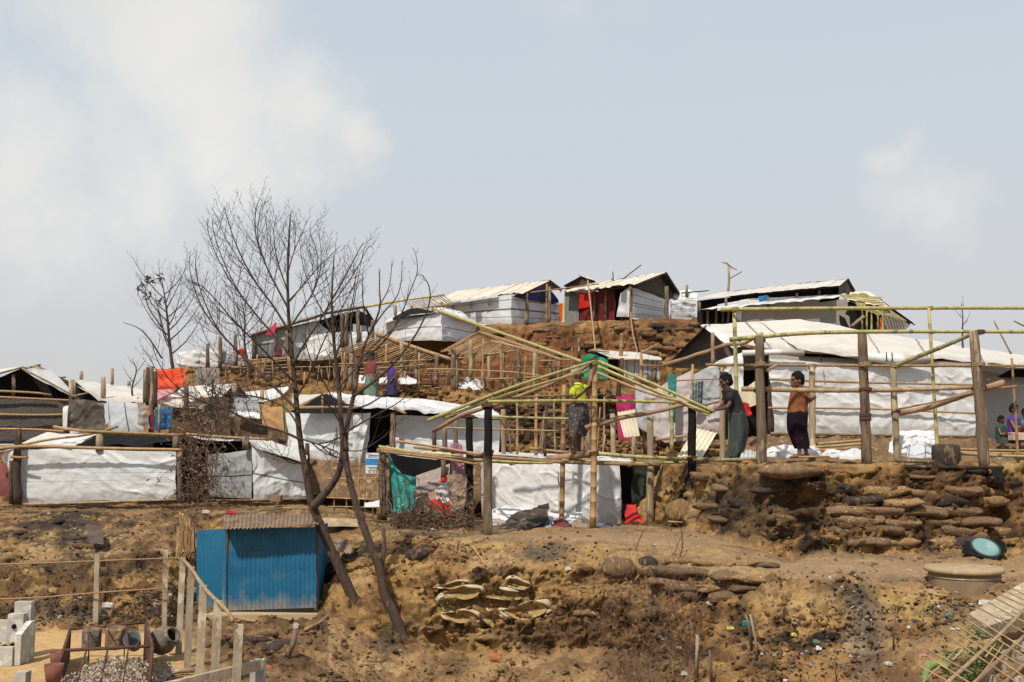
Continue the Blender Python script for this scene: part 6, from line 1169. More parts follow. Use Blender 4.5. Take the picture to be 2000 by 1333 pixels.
def hair(T, P, M, s=1., m='hair', cap=False, thick=1.):
    mb = MB(); rr = random.Random(3)
    ball(mb, P(0,-.022,.040), (.084*s*thick,.098*s*thick,.088*s*thick), M); ball(mb, P(0,-.058,-.015), (.070*s,.060*s,.070*s), M)
    for i in range(46):
        a = rr.uniform(0,6.28); b = rr.uniform(.0,1.25); p = (math.sin(b)*math.cos(a)*.082, -.02+math.sin(b)*math.sin(a)*.096, .04+math.cos(b)*.088)
        if p[1] > .06 and p[2] < .06: continue
        ball(mb, P(*p), .014*s*rr.uniform(.7,1.4), M, 8, 6)
    # cut away what would cover the face: keep hair back of the brow line
    v = [Vector(q) for q in mb.v]; inv = M.transposed(); c = P(0,0,0)
    keep = []
    for q in v:
        w = inv@(q-c)/s
        if w.y > .055 and w.z < .062: w.y = .055
        if w.z < .0 and w.y > .0 : w.y = .0-.2*w.z*0; 
        keep.append(c+M@(w*s))
    mb.v = [tuple(q) for q in keep]; return fuse('cap' if cap else 'hair', mb, .008*s, m, T, 2)
def loft(rings, k=28, fold=0., ff=7, seed=0, hemfold=2.2):
    """rings: (centre, rx, ry, right, fwd) → open tube with pleats growing toward the end"""
    v = []; uv = []; n = len(rings); rr = random.Random(seed); ph = [rr.uniform(0,6.28) for _ in range(4)]
    for j, (c, rx, ry, x, y) in enumerate(rings):
        t = j/(n-1)
        for i in range(k):
            a = 2*math.pi*i/k; q = 1+fold*(.3+hemfold*t)*(math.sin(a*ff+ph[0]+t*1.6)+.6*math.sin(a*(ff+3)+ph[1]-t*2)+.4*math.sin(a*2+ph[2]+t*3)); v.append(Vector(c)+Vector(x)*math.cos(a)*rx*q+Vector(y)*math.sin(a)*ry*q); uv.append((i/k, 1-t))
    return v, [(j*k+i, j*k+(i+1)%k, (j+1)*k+(i+1)%k, (j+1)*k+i) for j in range(n-1) for i in range(k)], uv
def garment(T, name, keys, m, fwd, k=40, n=26, fold=.02, ff=7, seed=1, lab=None, hemfold=2.2):
    f = Vector(fwd).normalized(); x = f.cross(Vector((0,0,1))).normalized(); C = smoothline([q[0] for q in keys], n//max(1,len(keys)-1)); R1 = []
    N = len(C)
    for i, c in enumerate(C):
        t = i/(N-1)*(len(keys)-1); a = min(int(t), len(keys)-2); w = t-a; w = w*w*(3-2*w); rx = keys[a][1]*(1-w)+keys[a+1][1]*w; ry = keys[a][2]*(1-w)+keys[a+1][2]*w; R1.append((c, rx, ry, x, f))
    v, fc, uv = loft(R1, k, fold, ff, seed, hemfold); return part(T, name, v, fc, MATS[m], uv, label=lab)
def person(lb, base, build, skin='skin', voxel=.0055):
    """the body is the top-level mesh, clothes and hair its children"""
    mb = MB(); info = build(mb); o = fuse('person', mb, voxel, skin, None, 3, loc=base); o['label'] = lb; o['category'] = 'person'; return o, info
mat('shirt_orange', (.27,.10,.035), (.20,.068,.024), .85, 5, bump=.6, bscale=10, bdist=.02)
mat('lungi_purple', (.035,.018,.035), (.022,.012,.024), .85, 6, bump=.5, bscale=9, c3=(.06,.02,.05))
mat('shirt_black', (.022,.020,.021), (.015,.014,.016), .85, 6, bump=.6, bscale=10, bdist=.02)
mat('lungi_grey', (.050,.062,.056), (.030,.038,.037), .85, 4, (3,3,.3), bump=.7, bscale=8, c3=(.07,.085,.075))
mat('shirt_lime', (.50,.56,.035), (.40,.45,.03), .8, 5, bump=.6, bscale=10, bdist=.02)
mat('lungi_print', (.09,.08,.085), (.035,.03,.04), .85, 16, bump=.4, c3=(.26,.24,.22), c3pos=.62)
mat('lungi_dark', (.016,.008,.014), (.010,.006,.010), .9, 6, bump=.5, bscale=9, c3=(.035,.012,.026), spec=.1)
mat('cap_grey', (.42,.42,.42), (.3,.3,.3), .8, 9)
def man_orange():
    Y = 18.9; g = gz(W(1560,895,Y).x, Y)+.02; k = Y/F       # metres per pixel
    def p(px, py, dy=0): return W(px, py, Y+dy)
    zf = W(1560,893,Y).z; fwd = Vector((-1,-.12,0)).normalized()
    def b(mb):
        pel = p(1559,808); ch = p(1561,776); nk = p(1563,757); hd = p(1558,746)
        limb3(mb, [pel, p(1559,797), p(1560,785)], [.13,.118,.115]); limb3(mb, [p(1560,788), ch], [.115,.13]); limb3(mb, [p(1563,770,-.14), p(1563,770,.14)], [.055,.055]); limb3(mb, [ch, p(1562,764), nk, hd], [.11,.075,.062,.06])
        P, M = head(mb, p(1556,744), (-1,-.22,-.05), (.12,0,1), 1.32)
        for sy, kn, an, fx in ((-.06,(1560,848),(1561,886),0),(.07,(1566,848),(1575,885),1)):
            limb3(mb, [p(1560,812,sy), p(kn[0],kn[1],sy), p((kn[0]+an[0])/2+1,(kn[1]+an[1])/2-2,sy), p(an[0],an[1],sy)], [.075,.052,.044,.036]); foot(mb, p(an[0],an[1],sy), fwd)
        # near arm bent back, hand on the waist; far arm folded in front
        limb3(mb, [p(1570,769,-.17), p(1584,778,-.22), p(1591,775,-.24)], [.050,.040,.037]); limb3(mb, [p(1591,775,-.24), p(1583,783,-.16), p(1575,787,-.10)], [.037,.030,.024]); hand(mb, p(1575,787,-.10), (-.8,.5,-.1), (0,1,.2), .95, .5)
        limb3(mb, [p(1562,769,.18), p(1554,785,.22), p(1548,796,.20)], [.048,.040,.035]); limb3(mb, [p(1548,796,.20), p(1549,786,.05), p(1550,778,-.02)], [.034,.028,.023]); hand(mb, p(1550,778,-.02), (.1,-.3,1), (1,0,0), .95, .7)
        return P, M
    o, (P, M) = person('man in orange brown shirt and dark purple lungi standing with one hand behind him', p(1560,895)-Vector((0,0,0)), b, 'skin_mid')
    hair(o, P, M, 1.32, thick=1.04); eyes(o, P, M, 1.32)
    garment(o, 'shirt', [(p(1562,759), .085,.08),(p(1562,765), .225,.165),(p(1560,782), .19,.185),(p(1558,796), .175,.185),(p(1558,806), .18,.19)], 'shirt_orange', fwd, fold=.012, seed=4)
    for a in ([p(1566,768,-.14), p(1577,773,-.19)],[p(1562,768,.16), p(1556,782,.21)]): v, f, uv = tube(a, [.072,.058,.054][:len(a)], 14, jit=.04); part(o, 'sleeve', v, f, MATS['shirt_orange'], uv)
    garment(o, 'lungi', [(p(1559,800), .17,.165),(p(1558,812), .19,.195),(p(1558,838), .18,.19),(p(1563,860), .155,.165),(p(1567,877), .145,.135)], 'lungi_dark', fwd, fold=.03, ff=5, seed=8, n=30)
man_orange()
def man_black():
    Y = 19.3
    def p(px, py, dy=0): return W(px, py, Y+dy)
    fwd = Vector((-1,-.05,0))
    def b(mb):
        limb3(mb, [p(1439,806), p(1437,795)], [.135,.12]); limb3(mb, [p(1437,797), p(1431,782), p(1426,772)], [.118,.125,.12]); limb3(mb, [p(1426,771,-.14), p(1426,771,.14)], [.055,.055]); limb3(mb, [p(1426,770), p(1421,761), p(1417,754), p(1415,745)], [.10,.072,.062,.06])
        P, M = head(mb, p(1417,746), (-1,-.1,-.30), (-.15,0,1), 1.30)
        for sy, kn, an in ((-.05,(1440,850),(1438,894)),(.07,(1437,852),(1429,893))):
            limb3(mb, [p(1439,812,sy), p(kn[0],kn[1],sy), p((kn[0]+an[0])/2+2,(kn[1]+an[1])/2,sy), p(an[0],an[1],sy)], [.07,.05,.044,.036]); foot(mb, p(an[0],an[1],sy), (-1,-.3))
        limb3(mb, [p(1427,770,-.17), p(1426,787,-.21), p(1420,796,-.22)], [.052,.043,.038]); limb3(mb, [p(1420,796,-.22), p(1402,800,-.28), p(1391,803,-.32)], [.038,.031,.024]); hand(mb, p(1391,803,-.32), (-1,-.1,.1), (.1,0,1), 1., .75)
        limb3(mb, [p(1422,770,.16), p(1413,786,.12), p(1409,794,.06)], [.050,.042,.036]); limb3(mb, [p(1409,794,.06), p(1395,802,-.12), p(1384,808,-.30)], [.036,.030,.024]); hand(mb, p(1384,808,-.30), (-1,-.4,-.05), (.1,0,1), 1., .7, -1)
        return P, M
    o, (P, M) = person('man in a black shirt and grey green lungi holding the ends of the green rafters', p(1440,902), b, 'skin')
    hair(o, P, M, 1.30); eyes(o, P, M, 1.30)
    garment(o, 'shirt', [(p(1421,759), .085,.08),(p(1425,765), .225,.15),(p(1431,782), .19,.17),(p(1437,796), .175,.165),(p(1439,806), .185,.175)], 'shirt_black', fwd, fold=.012, seed=5)
    for a in ([p(1426,769,-.15), p(1427,784,-.2)],[p(1422,769,.15), p(1415,783,.13)]): v, f, uv = tube(a, [.078,.064], 14, jit=.04); part(o, 'sleeve', v, f, MATS['shirt_black'], uv)
    garment(o, 'lungi', [(p(1439,799), .17,.15),(p(1440,812), .19,.175),(p(1443,838), .18,.19),(p(1439,868), .17,.17),(p(1432,892), .15,.155)], 'lungi_grey', fwd, fold=.036, ff=5, seed=9, n=30)
man_black()
def man_lime():
    Y = 20.2
    def p(px, py, dy=0): return W(px, py, Y+dy)
    fwd = Vector((1,-.25,0)).normalized()
    def b(mb):
        limb3(mb, [p(1130,800), p(1130,786)], [.135,.12]); limb3(mb, [p(1130,790), p(1130,772), p(1129,760)], [.12,.135,.13]); limb3(mb, [p(1121,757,-.1), p(1138,756,.1)], [.07,.07]); limb3(mb, [p(1129,758), p(1129,747), p(1130,740), p(1130,732)], [.10,.07,.062,.06])
        P, M = head(mb, p(1128,731), (1,-.45,-.15), (0,0,1), 1.28)
        for sy, kn, an in ((-.1,(1124,845),(1124,879)),(.12,(1132,845),(1131,877))):
            limb3(mb, [p(1130,806,sy), p(kn[0],kn[1],sy), p((kn[0]+an[0])/2-2,(kn[1]+an[1])/2,sy), p(an[0],an[1],sy)], [.085,.056,.052,.037]); foot(mb, p(an[0],an[1],sy), (1,-.2))
        limb3(mb, [p(1121,759,-.14), p(1119,772,-.22), p(1122,779,-.26)], [.055,.044,.04]); limb3(mb, [p(1122,779,-.26), p(1136,769,-.32), p(1148,758,-.36)], [.040,.032,.025]); hand(mb, p(1148,758,-.36), (.9,-.1,.4), (0,.5,1), 1., .9)
        limb3(mb, [p(1139,757,.12), p(1150,762,.02), p(1154,757,-.04)], [.052,.042,.038]); limb3(mb, [p(1154,757,-.04), p(1154,745,-.12), p(1154,732,-.2)], [.036,.03,.024]); hand(mb, p(1154,732,-.2), (0,-.2,1), (1,0,0), 1., .9, -1)
        return P, M
    o, (P, M) = person('man in lime yellow shirt and grey cap standing on a log in the frame', p(1128,886), b, 'skin')
    hair(o, P, M, 1.3, 'cap_grey', True); eyes(o, P, M, 1.28)
    garment(o, 'shirt', [(p(1129,748), .075,.07),(p(1129,757), .245,.13),(p(1130,768), .21,.155),(p(1131,780), .19,.16),(p(1131,788), .19,.165)], 'shirt_lime', fwd, fold=.014, seed=6)
    for a in ([p(1121,758,-.12), p(1118,768,-.18), p(1119,775,-.22)],[p(1138,757,.1), p(1148,760,.03)]): v, f, uv = tube(a, [.085,.075,.07][:len(a)], 14, jit=.04); part(o, 'sleeve', v, f, MATS['shirt_lime'], uv)
    garment(o, 'lungi', [(p(1131,785), .18,.165),(p(1131,795), .20,.185),(p(1132,815), .20,.205),(p(1131,838), .17,.18),(p(1129,853), .15,.16)], 'lungi_print', fwd, fold=.022, ff=6, seed=10, n=30)
man_lime()
def small_people():
    # child sitting under the awning, child beside with purple top
    def kid(lb, px, py, Y, s, shirt, skirt, fwd, sit=True):
        def p(dx, dz, dy=0): q = W(px, py, Y); return q+Vector((dx*s, dy*s, dz*s))
        f = Vector(fwd).normalized(); r = f.cross(Vector((0,0,1)))
        def b(mb):
            c = p(0,.12); limb3(mb, [c, c+Vector((0,0,.35*s))], [.12*s,.12*s]); limb3(mb, [c+Vector((0,0,.36*s))-r*.12*s, c+Vector((0,0,.36*s))+r*.12*s], [.055*s]*2); limb3(mb, [c+Vector((0,0,.36*s)), c+Vector((0,0,.55*s))], [.06*s,.045*s])
            P, M = head(mb, c+Vector((0,0,.60*s))+f*.02, f+Vector((0,0,-.25)), (0,0,1), s)
            for k in (-1,1):
                if sit:
                    kn = c+f*.30*s+r*k*.12*s+Vector((0,0,.22*s)); an = c+f*.34*s+r*k*.08*s+Vector((0,0,-.04*s)); limb3(mb, [c+r*k*.08*s, kn, an], [.08*s,.055*s,.035*s]); foot(mb, an+Vector((0,0,.02*s)), f, s)
                    el = c+f*.12*s+r*k*.2*s+Vector((0,0,.16*s)); wr = c+f*.28*s+r*k*.06*s+Vector((0,0,.24*s))
                else:
                    an = c+r*k*.07*s+Vector((0,0,-.72*s)); kn = c+r*k*.07*s+Vector((0,0,-.36*s)); limb3(mb, [c+r*k*.07*s, kn, an], [.085*s,.055*s,.036*s]); foot(mb, an, f, s); el = c+r*k*.2*s+Vector((0,0,.12*s)); wr = c+r*k*.16*s+f*.16*s+Vector((0,0,.0))
                limb3(mb, [c+r*k*.14*s+Vector((0,0,.36*s)), el, wr], [.045*s,.036*s,.024*s]); hand(mb, wr, wr-el, (0,0,-1), s, .6, k)
            return P, M
        o, (P, M) = person(lb, W(px, py, Y), b, 'skin', .007); hair(o, P, M, 1.05*s)
        c = p(0,.12)
        garment(o, 'shirt', [(c+Vector((0,0,.46*s)),.07*s,.065*s),(c+Vector((0,0,.38*s)),.19*s,.12*s),(c+Vector((0,0,.2*s)),.16*s,.15*s),(c+Vector((0,0,.02*s)),.165*s,.16*s)], shirt, f, fold=.015, n=18)
        if sit: garment(o, 'skirt', [(c+Vector((0,0,.08*s)),.17*s,.17*s),(c+f*.12*s+Vector((0,0,.05*s)),.22*s,.26*s),(c+f*.16*s+Vector((0,0,-.10*s)),.24*s,.30*s)], skirt, f, fold=.015, n=14)
        else: garment(o, 'skirt', [(c+Vector((0,0,.08*s)),.17*s,.16*s),(c+Vector((0,0,-.3*s)),.20*s,.19*s),(c+Vector((0,0,-.62*s)),.22*s,.21*s)], skirt, f, fold=.03, n=18)
        return o
    kid('child in dark green clothes sitting at the left under the grey awning', 1957, 868, 23.2, .78, 'cloth_dgreen', 'dark_green', (.6,-1,0))
    kid('person in a purple blue top sitting under the grey awning at the right edge', 1983, 862, 22.8, 1.0, 'cloth_violet', 'skirt_pale', (.7,-1,0))
    kid('person in green at the far right edge under the awning', 2006, 866, 23.4, .95, 'cloth_green', 'dark_green', (-.6,-1,0))
    kid('distant person in a dark red top and green skirt among the bamboo frames', 725, 746, 28.2, 1.0, 'cloth_maroon2', 'skirt_green', (-.4,-1,0), False)
    kid('distant child in a purple top beside the piled white bundles', 765, 748, 28.6, .72, 'cloth_violet', 'cloth_indigo', (-.8,-1,0), False)
mat('cloth_dgreen', (.02,.08,.05), None, .8, 5); mat('cloth_violet', (.07,.03,.22), (.05,.02,.15), .8, 5); mat('skirt_pale', (.45,.33,.28), (.35,.24,.2), .8, 5)
mat('cloth_maroon2', (.18,.035,.04), None, .8, 6); mat('skirt_green', (.16,.22,.16), (.08,.12,.09), .8, 12)
small_people()
# ------------------------------------------------------------------ sandbags, clods, litter and the yard
rs = random.Random(41)
def bag_mesh(seed, flat=1.):
    r = random.Random(seed); seg, ring = 16, 14; v = []; f = []
    for j in range(ring+1):
        a = math.pi*j/ring; x = -math.cos(a)
        for i in range(seg):
            b = 2*math.pi*i/seg; e = .62; ca, sa = math.cos(b), math.sin(b)
            w = abs(math.sin(a))**.30; v.append((x*.5, .5*w*math.copysign(abs(ca)**.8, ca), .5*w*math.copysign(abs(sa)**e, sa)))
    V = np.array(v); V += np.stack([fbm(V*2.2+seed,4,seed)*.8, fbm(V*3+seed+5,4,seed+1), fbm(V*3+seed+9,4,seed+2)],-1)*.20; V[:,2] += .10*np.cos(V[:,0]*math.pi*(1+r.random()))*r.choice((-1,1))+r.uniform(-.22,.22)*V[:,0]
    for j in range(ring):
        for i in range(seg): f.append((j*seg+i, (j+1)*seg+i, (j+1)*seg+(i+1)%seg, j*seg+(i+1)%seg))
    me = meshof('sandbag', V, f); return me
BAGS = {}
def bags(T, spots, mats, L=(.5,.7), H=(.13,.18), D=.34, tilt=.06):
    """spots: pixel positions; each bag is pressed against the bank there"""
    for (px, py) in spots:
        p, c = surf(px, py); mn = rs.choice(mats); key = (mn, rs.randrange(5))
        if key not in BAGS: m_ = bag_mesh(hash_(key)); m_.materials.append(MATS[mn]); BAGS[key] = m_
        o = link('sandbag', BAGS[key], None, T); o.location = p-rootloc(T)+Vector((0,D*rs.uniform(.2,.34),0)); o.scale = (rs.uniform(*L), D*rs.uniform(.85,1.1), rs.uniform(*H)*rs.uniform(.8,1.05)); o.rotation_euler = (rs.uniform(-.12,.12), rs.uniform(-tilt,tilt), rs.uniform(-.18,.18))
def hash_(k): return sum(ord(c) for c in k[0])*7+k[1]*13
mat('bag_brown', (.19,.115,.058), (.10,.062,.036), .95, 3.2, (3.2,2,1.1), bump=.45, bscale=8, var=.25, c3=(.27,.175,.09), bdist=.05)
mat('bag_dark', (.050,.036,.028), (.026,.02,.017), .95, 3.2, (3.2,2,1.1), bump=.45, bscale=8, var=.3, c3=(.12,.078,.046), bdist=.05)
mat('bag_ochre', (.30,.185,.08), (.16,.095,.045), .95, 3.2, (3.2,2,1.1), bump=.45, bscale=8, var=.2, c3=(.38,.25,.12), bdist=.05)
mat('bag_rust', (.20,.09,.036), (.10,.05,.026), .95, 3.2, (3.2,2,1.1), bump=.45, bscale=8, var=.3, c3=(.28,.16,.07), bdist=.05)
mat('bag_white', (.50,.42,.29), (.34,.26,.15), .85, 6, bump=.7, bscale=18, var=.1)
def rows(x0, x1, y0, y1, dy, dx, jx=6, jy=3, keep=1., slope=0):
    out = []; y = y0; k = 0
    while y <= y1:
        x = x0+(dx/2 if k % 2 else 0)
        while x <= x1:
            if rs.random() < keep: out.append((x+rs.uniform(-jx,jx), y+rs.uniform(-jy,jy)+slope*(x-x0)))
            x += dx*rs.uniform(.9,1.12)
        y += dy; k += 1
    return out
def wall(lb, px, py, spots, mats, **k):
    p, _ = surf(px, py); T = thing('sandbag_wall', lb, 'sandbag wall', p, None); bags(T, spots, mats, **k); return T
wall('long sandbag retaining wall under the right terrace', 1840, 1070, rows(1650,1970,962,1062,20,74,keep=.92), ['bag_brown','bag_ochre','bag_brown','bag_brown','bag_dark'], L=(.60,.80), H=(.17,.21), D=.4, tilt=.05)
wall('burnt dark sandbags along the rim of the right terrace', 1850, 925, rows(1500,1990,920,945,14,66,keep=.3), ['bag_dark','bag_brown','bag_dark'], L=(.45,.7), H=(.10,.16))
wall('charred sandbag bank between the platform and the right terrace', 1440, 1000, rows(1385,1560,930,1065,28,70,keep=.2), ['bag_dark','bag_dark','bag_brown'], L=(.45,.65), H=(.14,.2))
wall('sandbag wall holding up the crest under the red fronted shelter', 1170, 690, rows(1060,1300,634,700,9,34,7,3,.55), ['bag_brown','bag_dark','bag_rust','bag_ochre'], L=(.5,.62), H=(.16,.22), D=.35)
wall('sandbag wall under the striped shelter on the crest', 1000, 660, rows(960,1062,638,664,9,34,7,3,.5), ['bag_dark','bag_brown','bag_rust'], L=(.5,.62), H=(.16,.22), D=.35)
wall('sandbag steps running down right of the tall grey prop', 1350, 660, rows(1300,1400,626,700,9,32,7,3,.65), ['bag_rust','bag_brown','bag_rust','bag_dark'], L=(.5,.62), H=(.16,.22), D=.35)
wall('layered sandbags on the slope behind the man in lime yellow', 1130, 830, rows(985,1250,778,885,14,46,8,4,.6), ['bag_dark','bag_brown','bag_dark','bag_rust'], L=(.52,.7), H=(.16,.22), D=.38)
wall('rust coloured sandbag bank under the thatch edged shelter', 560, 730, rows(430,690,714,758,10,34,6,3,.5), ['bag_rust','bag_ochre','bag_rust','bag_brown'], L=(.5,.62), H=(.15,.2), D=.35)
wall('burnt sandbags on the bank below the left tents', 110, 1040, rows(5,230,1004,1075,17,56,12,6,.4), ['bag_dark','bag_dark','bag_brown'], L=(.4,.62), H=(.10,.15), D=.3)
wall('sandbag ledges on the path edge below the charred right bank', 1390, 1140, [(1335,1098),(1385,1102),(1440,1104),(1490,1108),(1355,1122),(1420,1128),(1475,1132),(1340,1146),(1400,1150),(1460,1152),(1310,1118),(1300,1140),(1370,1166),(1430,1168)], ['bag_ochre','bag_brown','bag_brown'], L=(.5,.68), H=(.13,.17), D=.36)
wall('ochre sandbags in the lower bank beside the torn white ones', 1120, 1190, rows(1080,1290,1150,1235,24,70,10,5,.35)+rows(830,1090,1226,1258,18,66,10,4,.4), ['bag_ochre','bag_brown','bag_ochre'], L=(.42,.6), H=(.12,.16), D=.34)
wall('dark sandbags in the gully right of the blue shed', 480, 1265, rows(500,610,1232,1282,13,44,6,3,.8), ['bag_dark','bag_rust','bag_brown'], L=(.3,.42), H=(.08,.12), D=.25)
wall('sandbags behind the cloth fence under the dark gable', 1330, 880, rows(1250,1480,872,900,11,44,6,3,.8), ['bag_brown','bag_ochre','bag_dark'], L=(.45,.62), H=(.14,.2), D=.35)
# torn white sandbags: earth spilling out of split sacks
def torn():
    p, _ = surf(950,1175); T = thing('torn_sandbags', 'cluster of torn white sandbags spilling yellow earth in the lower bank', 'sandbags', p, None)
    for (cx, cy, w, h, tl) in ((905,1158,78,22,-.05),(985,1163,80,20,.08),(895,1183,76,24,.02),(960,1180,44,30,.35),(1025,1192,92,30,-.08),(905,1205,70,22,.1),(955,1208,48,26,.3),(1010,1140,70,14,.15),(880,1142,60,12,-.1)):
        c, _ = surf(cx, cy); c = c+Vector((0,-.06,0)); k = c.y/F; a, b = w*k/2, h*k/2; ct, st = math.cos(tl), -math.sin(tl); ux = Vector((ct,0,st)); uz = Vector((-st,0,ct)); N = 28
        rim = []; inner = []
        for i in range(N):
            t = 2*math.pi*i/N; q = Vector((math.cos(t), 0, 0)); s = abs(math.sin(t))**1.25*math.copysign(1, math.sin(t)); rim.append(c+ux*a*math.cos(t)+uz*b*(s+.22*math.sin(t*2+cx)+.15*math.sin(t*3+cy))+Vector((0,-.05*abs(math.sin(t))*1.2,0))+Vector((0,0,.006*math.sin(t*5+cx))))
        # earth inside: hollowed lens
        v = [c+Vector((0,.05,0))]; f = []
        for j in (1,2,3):
            for q in rim: d = q-c; v.append(c+d*(j/3*.9)+Vector((0,.05*(1-(j/3)**2)+rs.uniform(-.012,.012),0)))
        for i in range(N): f.append((0,1+i,1+(i+1)%N))
        for j in range(2):
            for i in range(N): f.append((1+j*N+i,1+(j+1)*N+i,1+(j+1)*N+(i+1)%N,1+j*N+(i+1)%N))
        part(T, 'earth_fill', v, f, MATS['bag_fill'])
        v = []; f = []; wd = [(.9,.035),(.97,-.02),(1.06,-.035),(1.16,-.005),(1.2,.05)]
        for j, (sc, dy) in enumerate(wd):
            for i, q in enumerate(rim): d = q-c; th = max(.0, .55+.75*math.sin(i*.47+cx)+.35*math.sin(i*1.3+cy)); v.append(c+ux*(d.dot(ux)*(1+(sc-1)*.7*th))+uz*(d.dot(uz)*(1+(sc-1)*2.0*th))+Vector((0,d.y*.5+dy*th+.10*(1-min(1,th))+rs.uniform(-.012,.012),rs.uniform(-.006,.006))))
        for j in range(len(wd)-1):
            for i in range(N): f.append((j*N+i,(j+1)*N+i,(j+1)*N+(i+1)%N,j*N+(i+1)%N))
        part(T, 'torn_sack', v, f, MATS['bag_white'])
mat('bag_fill', (.40,.27,.10), (.28,.18,.07), .95, 9, bump=1, bscale=30, bdist=.03)
torn()
# rounded boulders of earth
def boulder(lb, px, py, r, m='bag_ochre', sq=(1.2,1,.8)):
    c, _ = surf(px, py); mb = MB(); ball(mb, c, (r*sq[0],r*sq[1],r*sq[2]), None, 20, 14); V = np.array(mb.v); V += (V-np.array(c))/r*(.16*r*fbm(V*4/r*.25,4,int(px)))[:,None]*2; single('boulder', lb, 'boulder', V, mb.f, MATS[m])
boulder('round brown boulder poking out of the bank under the path', 1203, 1110, .22, 'bag_brown'); boulder('tan boulder against the charred bank behind the dark post', 1330, 1002, .30, 'bag_ochre', (1.1,1,.9))
boulder('flat capstone of earth jutting from the rim of the right terrace', 1535, 922, .34, 'bag_brown', (1.6,1,.42)); boulder('dark burnt boulder on the bank right of the second bare tree', 815, 1085, .16, 'bag_dark')
boulder('small dark boulder above the torn white sandbags', 1265, 1100, .14, 'bag_dark')

def clods(name, N, box, smin, smax, seed, lb, colf=None, bias=None, m='soil', dark=(.38,1.15)):
    """loose lumps of earth and rubble lying on the surface, one mesh"""
    rn = np.random.RandomState(seed); ic = bpy.data.meshes.new('t'); bmm = bmesh.new(); bmesh.ops.create_icosphere(bmm, subdivisions=1, radius=1); B = np.array([tuple(v.co) for v in bmm.verts]); Fb = np.array([[v.index for v in f.verts] for f in bmm.faces]); bmm.free()
    V = []; C = []; Fs = []; n = 0; x0,y0,x1,y1 = box
    # map of visible grid points
    ii = np.where((TPX[:,0] > x0) & (TPX[:,0] < x1))[0]; P = TP[ii]; fw = P[...,1]*math.cos(TH)+P[...,2]*math.sin(TH); yy = 666.5-F*(-P[...,1]*math.sin(TH)+P[...,2]*math.cos(TH))/fw
    vis = (yy <= np.minimum.accumulate(yy,1)+1.0) & (yy > y0) & (yy < y1) & (P[...,1] < 30); a, b = np.where(vis); 
    xx = TPX[ii][a,b]; py = yy[a,b]; w = np.ones(len(a)) if bias is None else bias(xx, py); dens = np.abs(np.gradient(yy, axis=1))[a,b]; w = w*(dens+.15); w /= w.sum()
    pick = rn.choice(len(a), N, p=w); Q = P[a[pick],b[pick]]; col = TC[ii][a[pick],b[pick]]
    s = smin*(smax/smin)**(rn.rand(N)**2.2)
    for i in range(N):
        d = B*(1+.9*(rn.rand(len(B),1)-.5))*s[i]*np.array([rn.uniform(.8,1.5),rn.uniform(.7,1.2),rn.uniform(.5,.9)]); an = rn.rand()*6.28; R_ = np.array([[math.cos(an),-math.sin(an),0],[math.sin(an),math.cos(an),0],[0,0,1]]); V.append(d@R_.T+Q[i]+np.array([rn.uniform(-.02,.02),-.2*s[i],s[i]*.15])); Fs.append(Fb+n); n += len(B)
        cc = col[i]*rn.uniform(*dark) if colf is None else colf(rn, col[i]); C.append(np.repeat(np.append(cc,1)[None], len(B), 0))
    V = np.concatenate(V); Fs = np.concatenate(Fs); C = np.concatenate(C); me = bpy.data.meshes.new(name); me.from_pydata(V.tolist(), [], Fs.tolist()); ca = me.attributes.new('soil','FLOAT_COLOR','POINT'); ca.data.foreach_set('color', np.clip(C,0,1).ravel().astype(np.float32))
    o = link(name, me, MATS[m]); o['kind'] = 'stuff'; o['label'] = lb; o['category'] = 'rubble'; return o
G = lambda x, y, cx, cy, rx, ry: np.exp(-((x-cx)/rx)**2-((y-cy)/ry)**2)
notyard = lambda x, y: 1-.995*((x < 440) & (y > 1228))-.9*G(x,y,1560,1108,230,22)-.8*G(x,y,1200,1055,200,9)
clods('earth_clods', 7000, (0,900,2000,1333), .008, .055, 3, 'lumps of burnt earth scattered over the banks', bias=lambda x,y: np.clip(notyard(x,y),0,1)*np.clip(.25+1.4*fbm(np.stack([x*.012,y*.025,x*0],-1),3,5),.03,2)*(.6+G(x,y,860,1090,120,50)+G(x,y,600,1260,110,60)+.8*G(x,y,1450,1000,120,90)))
clods('earth_clods', 3000, (430,620,1420,900), .03, .14, 4, 'lumps of earth on the slopes behind the shelters')
def debris(rn, c):
    k = rn.rand()
    if k < .62: return np.array([.03,.028,.027])*rn.uniform(.7,2)
    if k < .90: return np.array([.20,.15,.10])*rn.uniform(.5,1.3)
    if k < .995: return np.array([.38,.35,.31])*rn.uniform(.6,1.2)
    return np.array([[.12,.2,.35],[.4,.06,.04],[.08,.3,.25],[.5,.45,.08],[.35,.12,.25],[.6,.6,.62]][rn.randint(6)])*rn.uniform(.7,1.2)
clods('charred_rubble', 4200, (0,960,2000,1333), .008, .034, 7, 'charred rubble and trash strewn on the banks', debris, lambda x,y: np.clip(notyard(x,y),0,1)*(.05+1.0*G(x,y,1660,1230,55,110)+1.2*G(x,y,120,1200,160,30)+1.0*G(x,y,1540,1280,70,40)+1.1*G(x,y,1060,1078,110,18)+.9*G(x,y,1850,1190,90,30)+.9*G(x,y,870,1035,110,12)+1.3*G(x,y,300,1180,90,40)+.8*G(x,y,420,995,200,14)+.35*G(x,y,250,1060,260,70)+.9*G(x,y,1700,930,240,12)+.6*G(x,y,100,1040,120,50)))
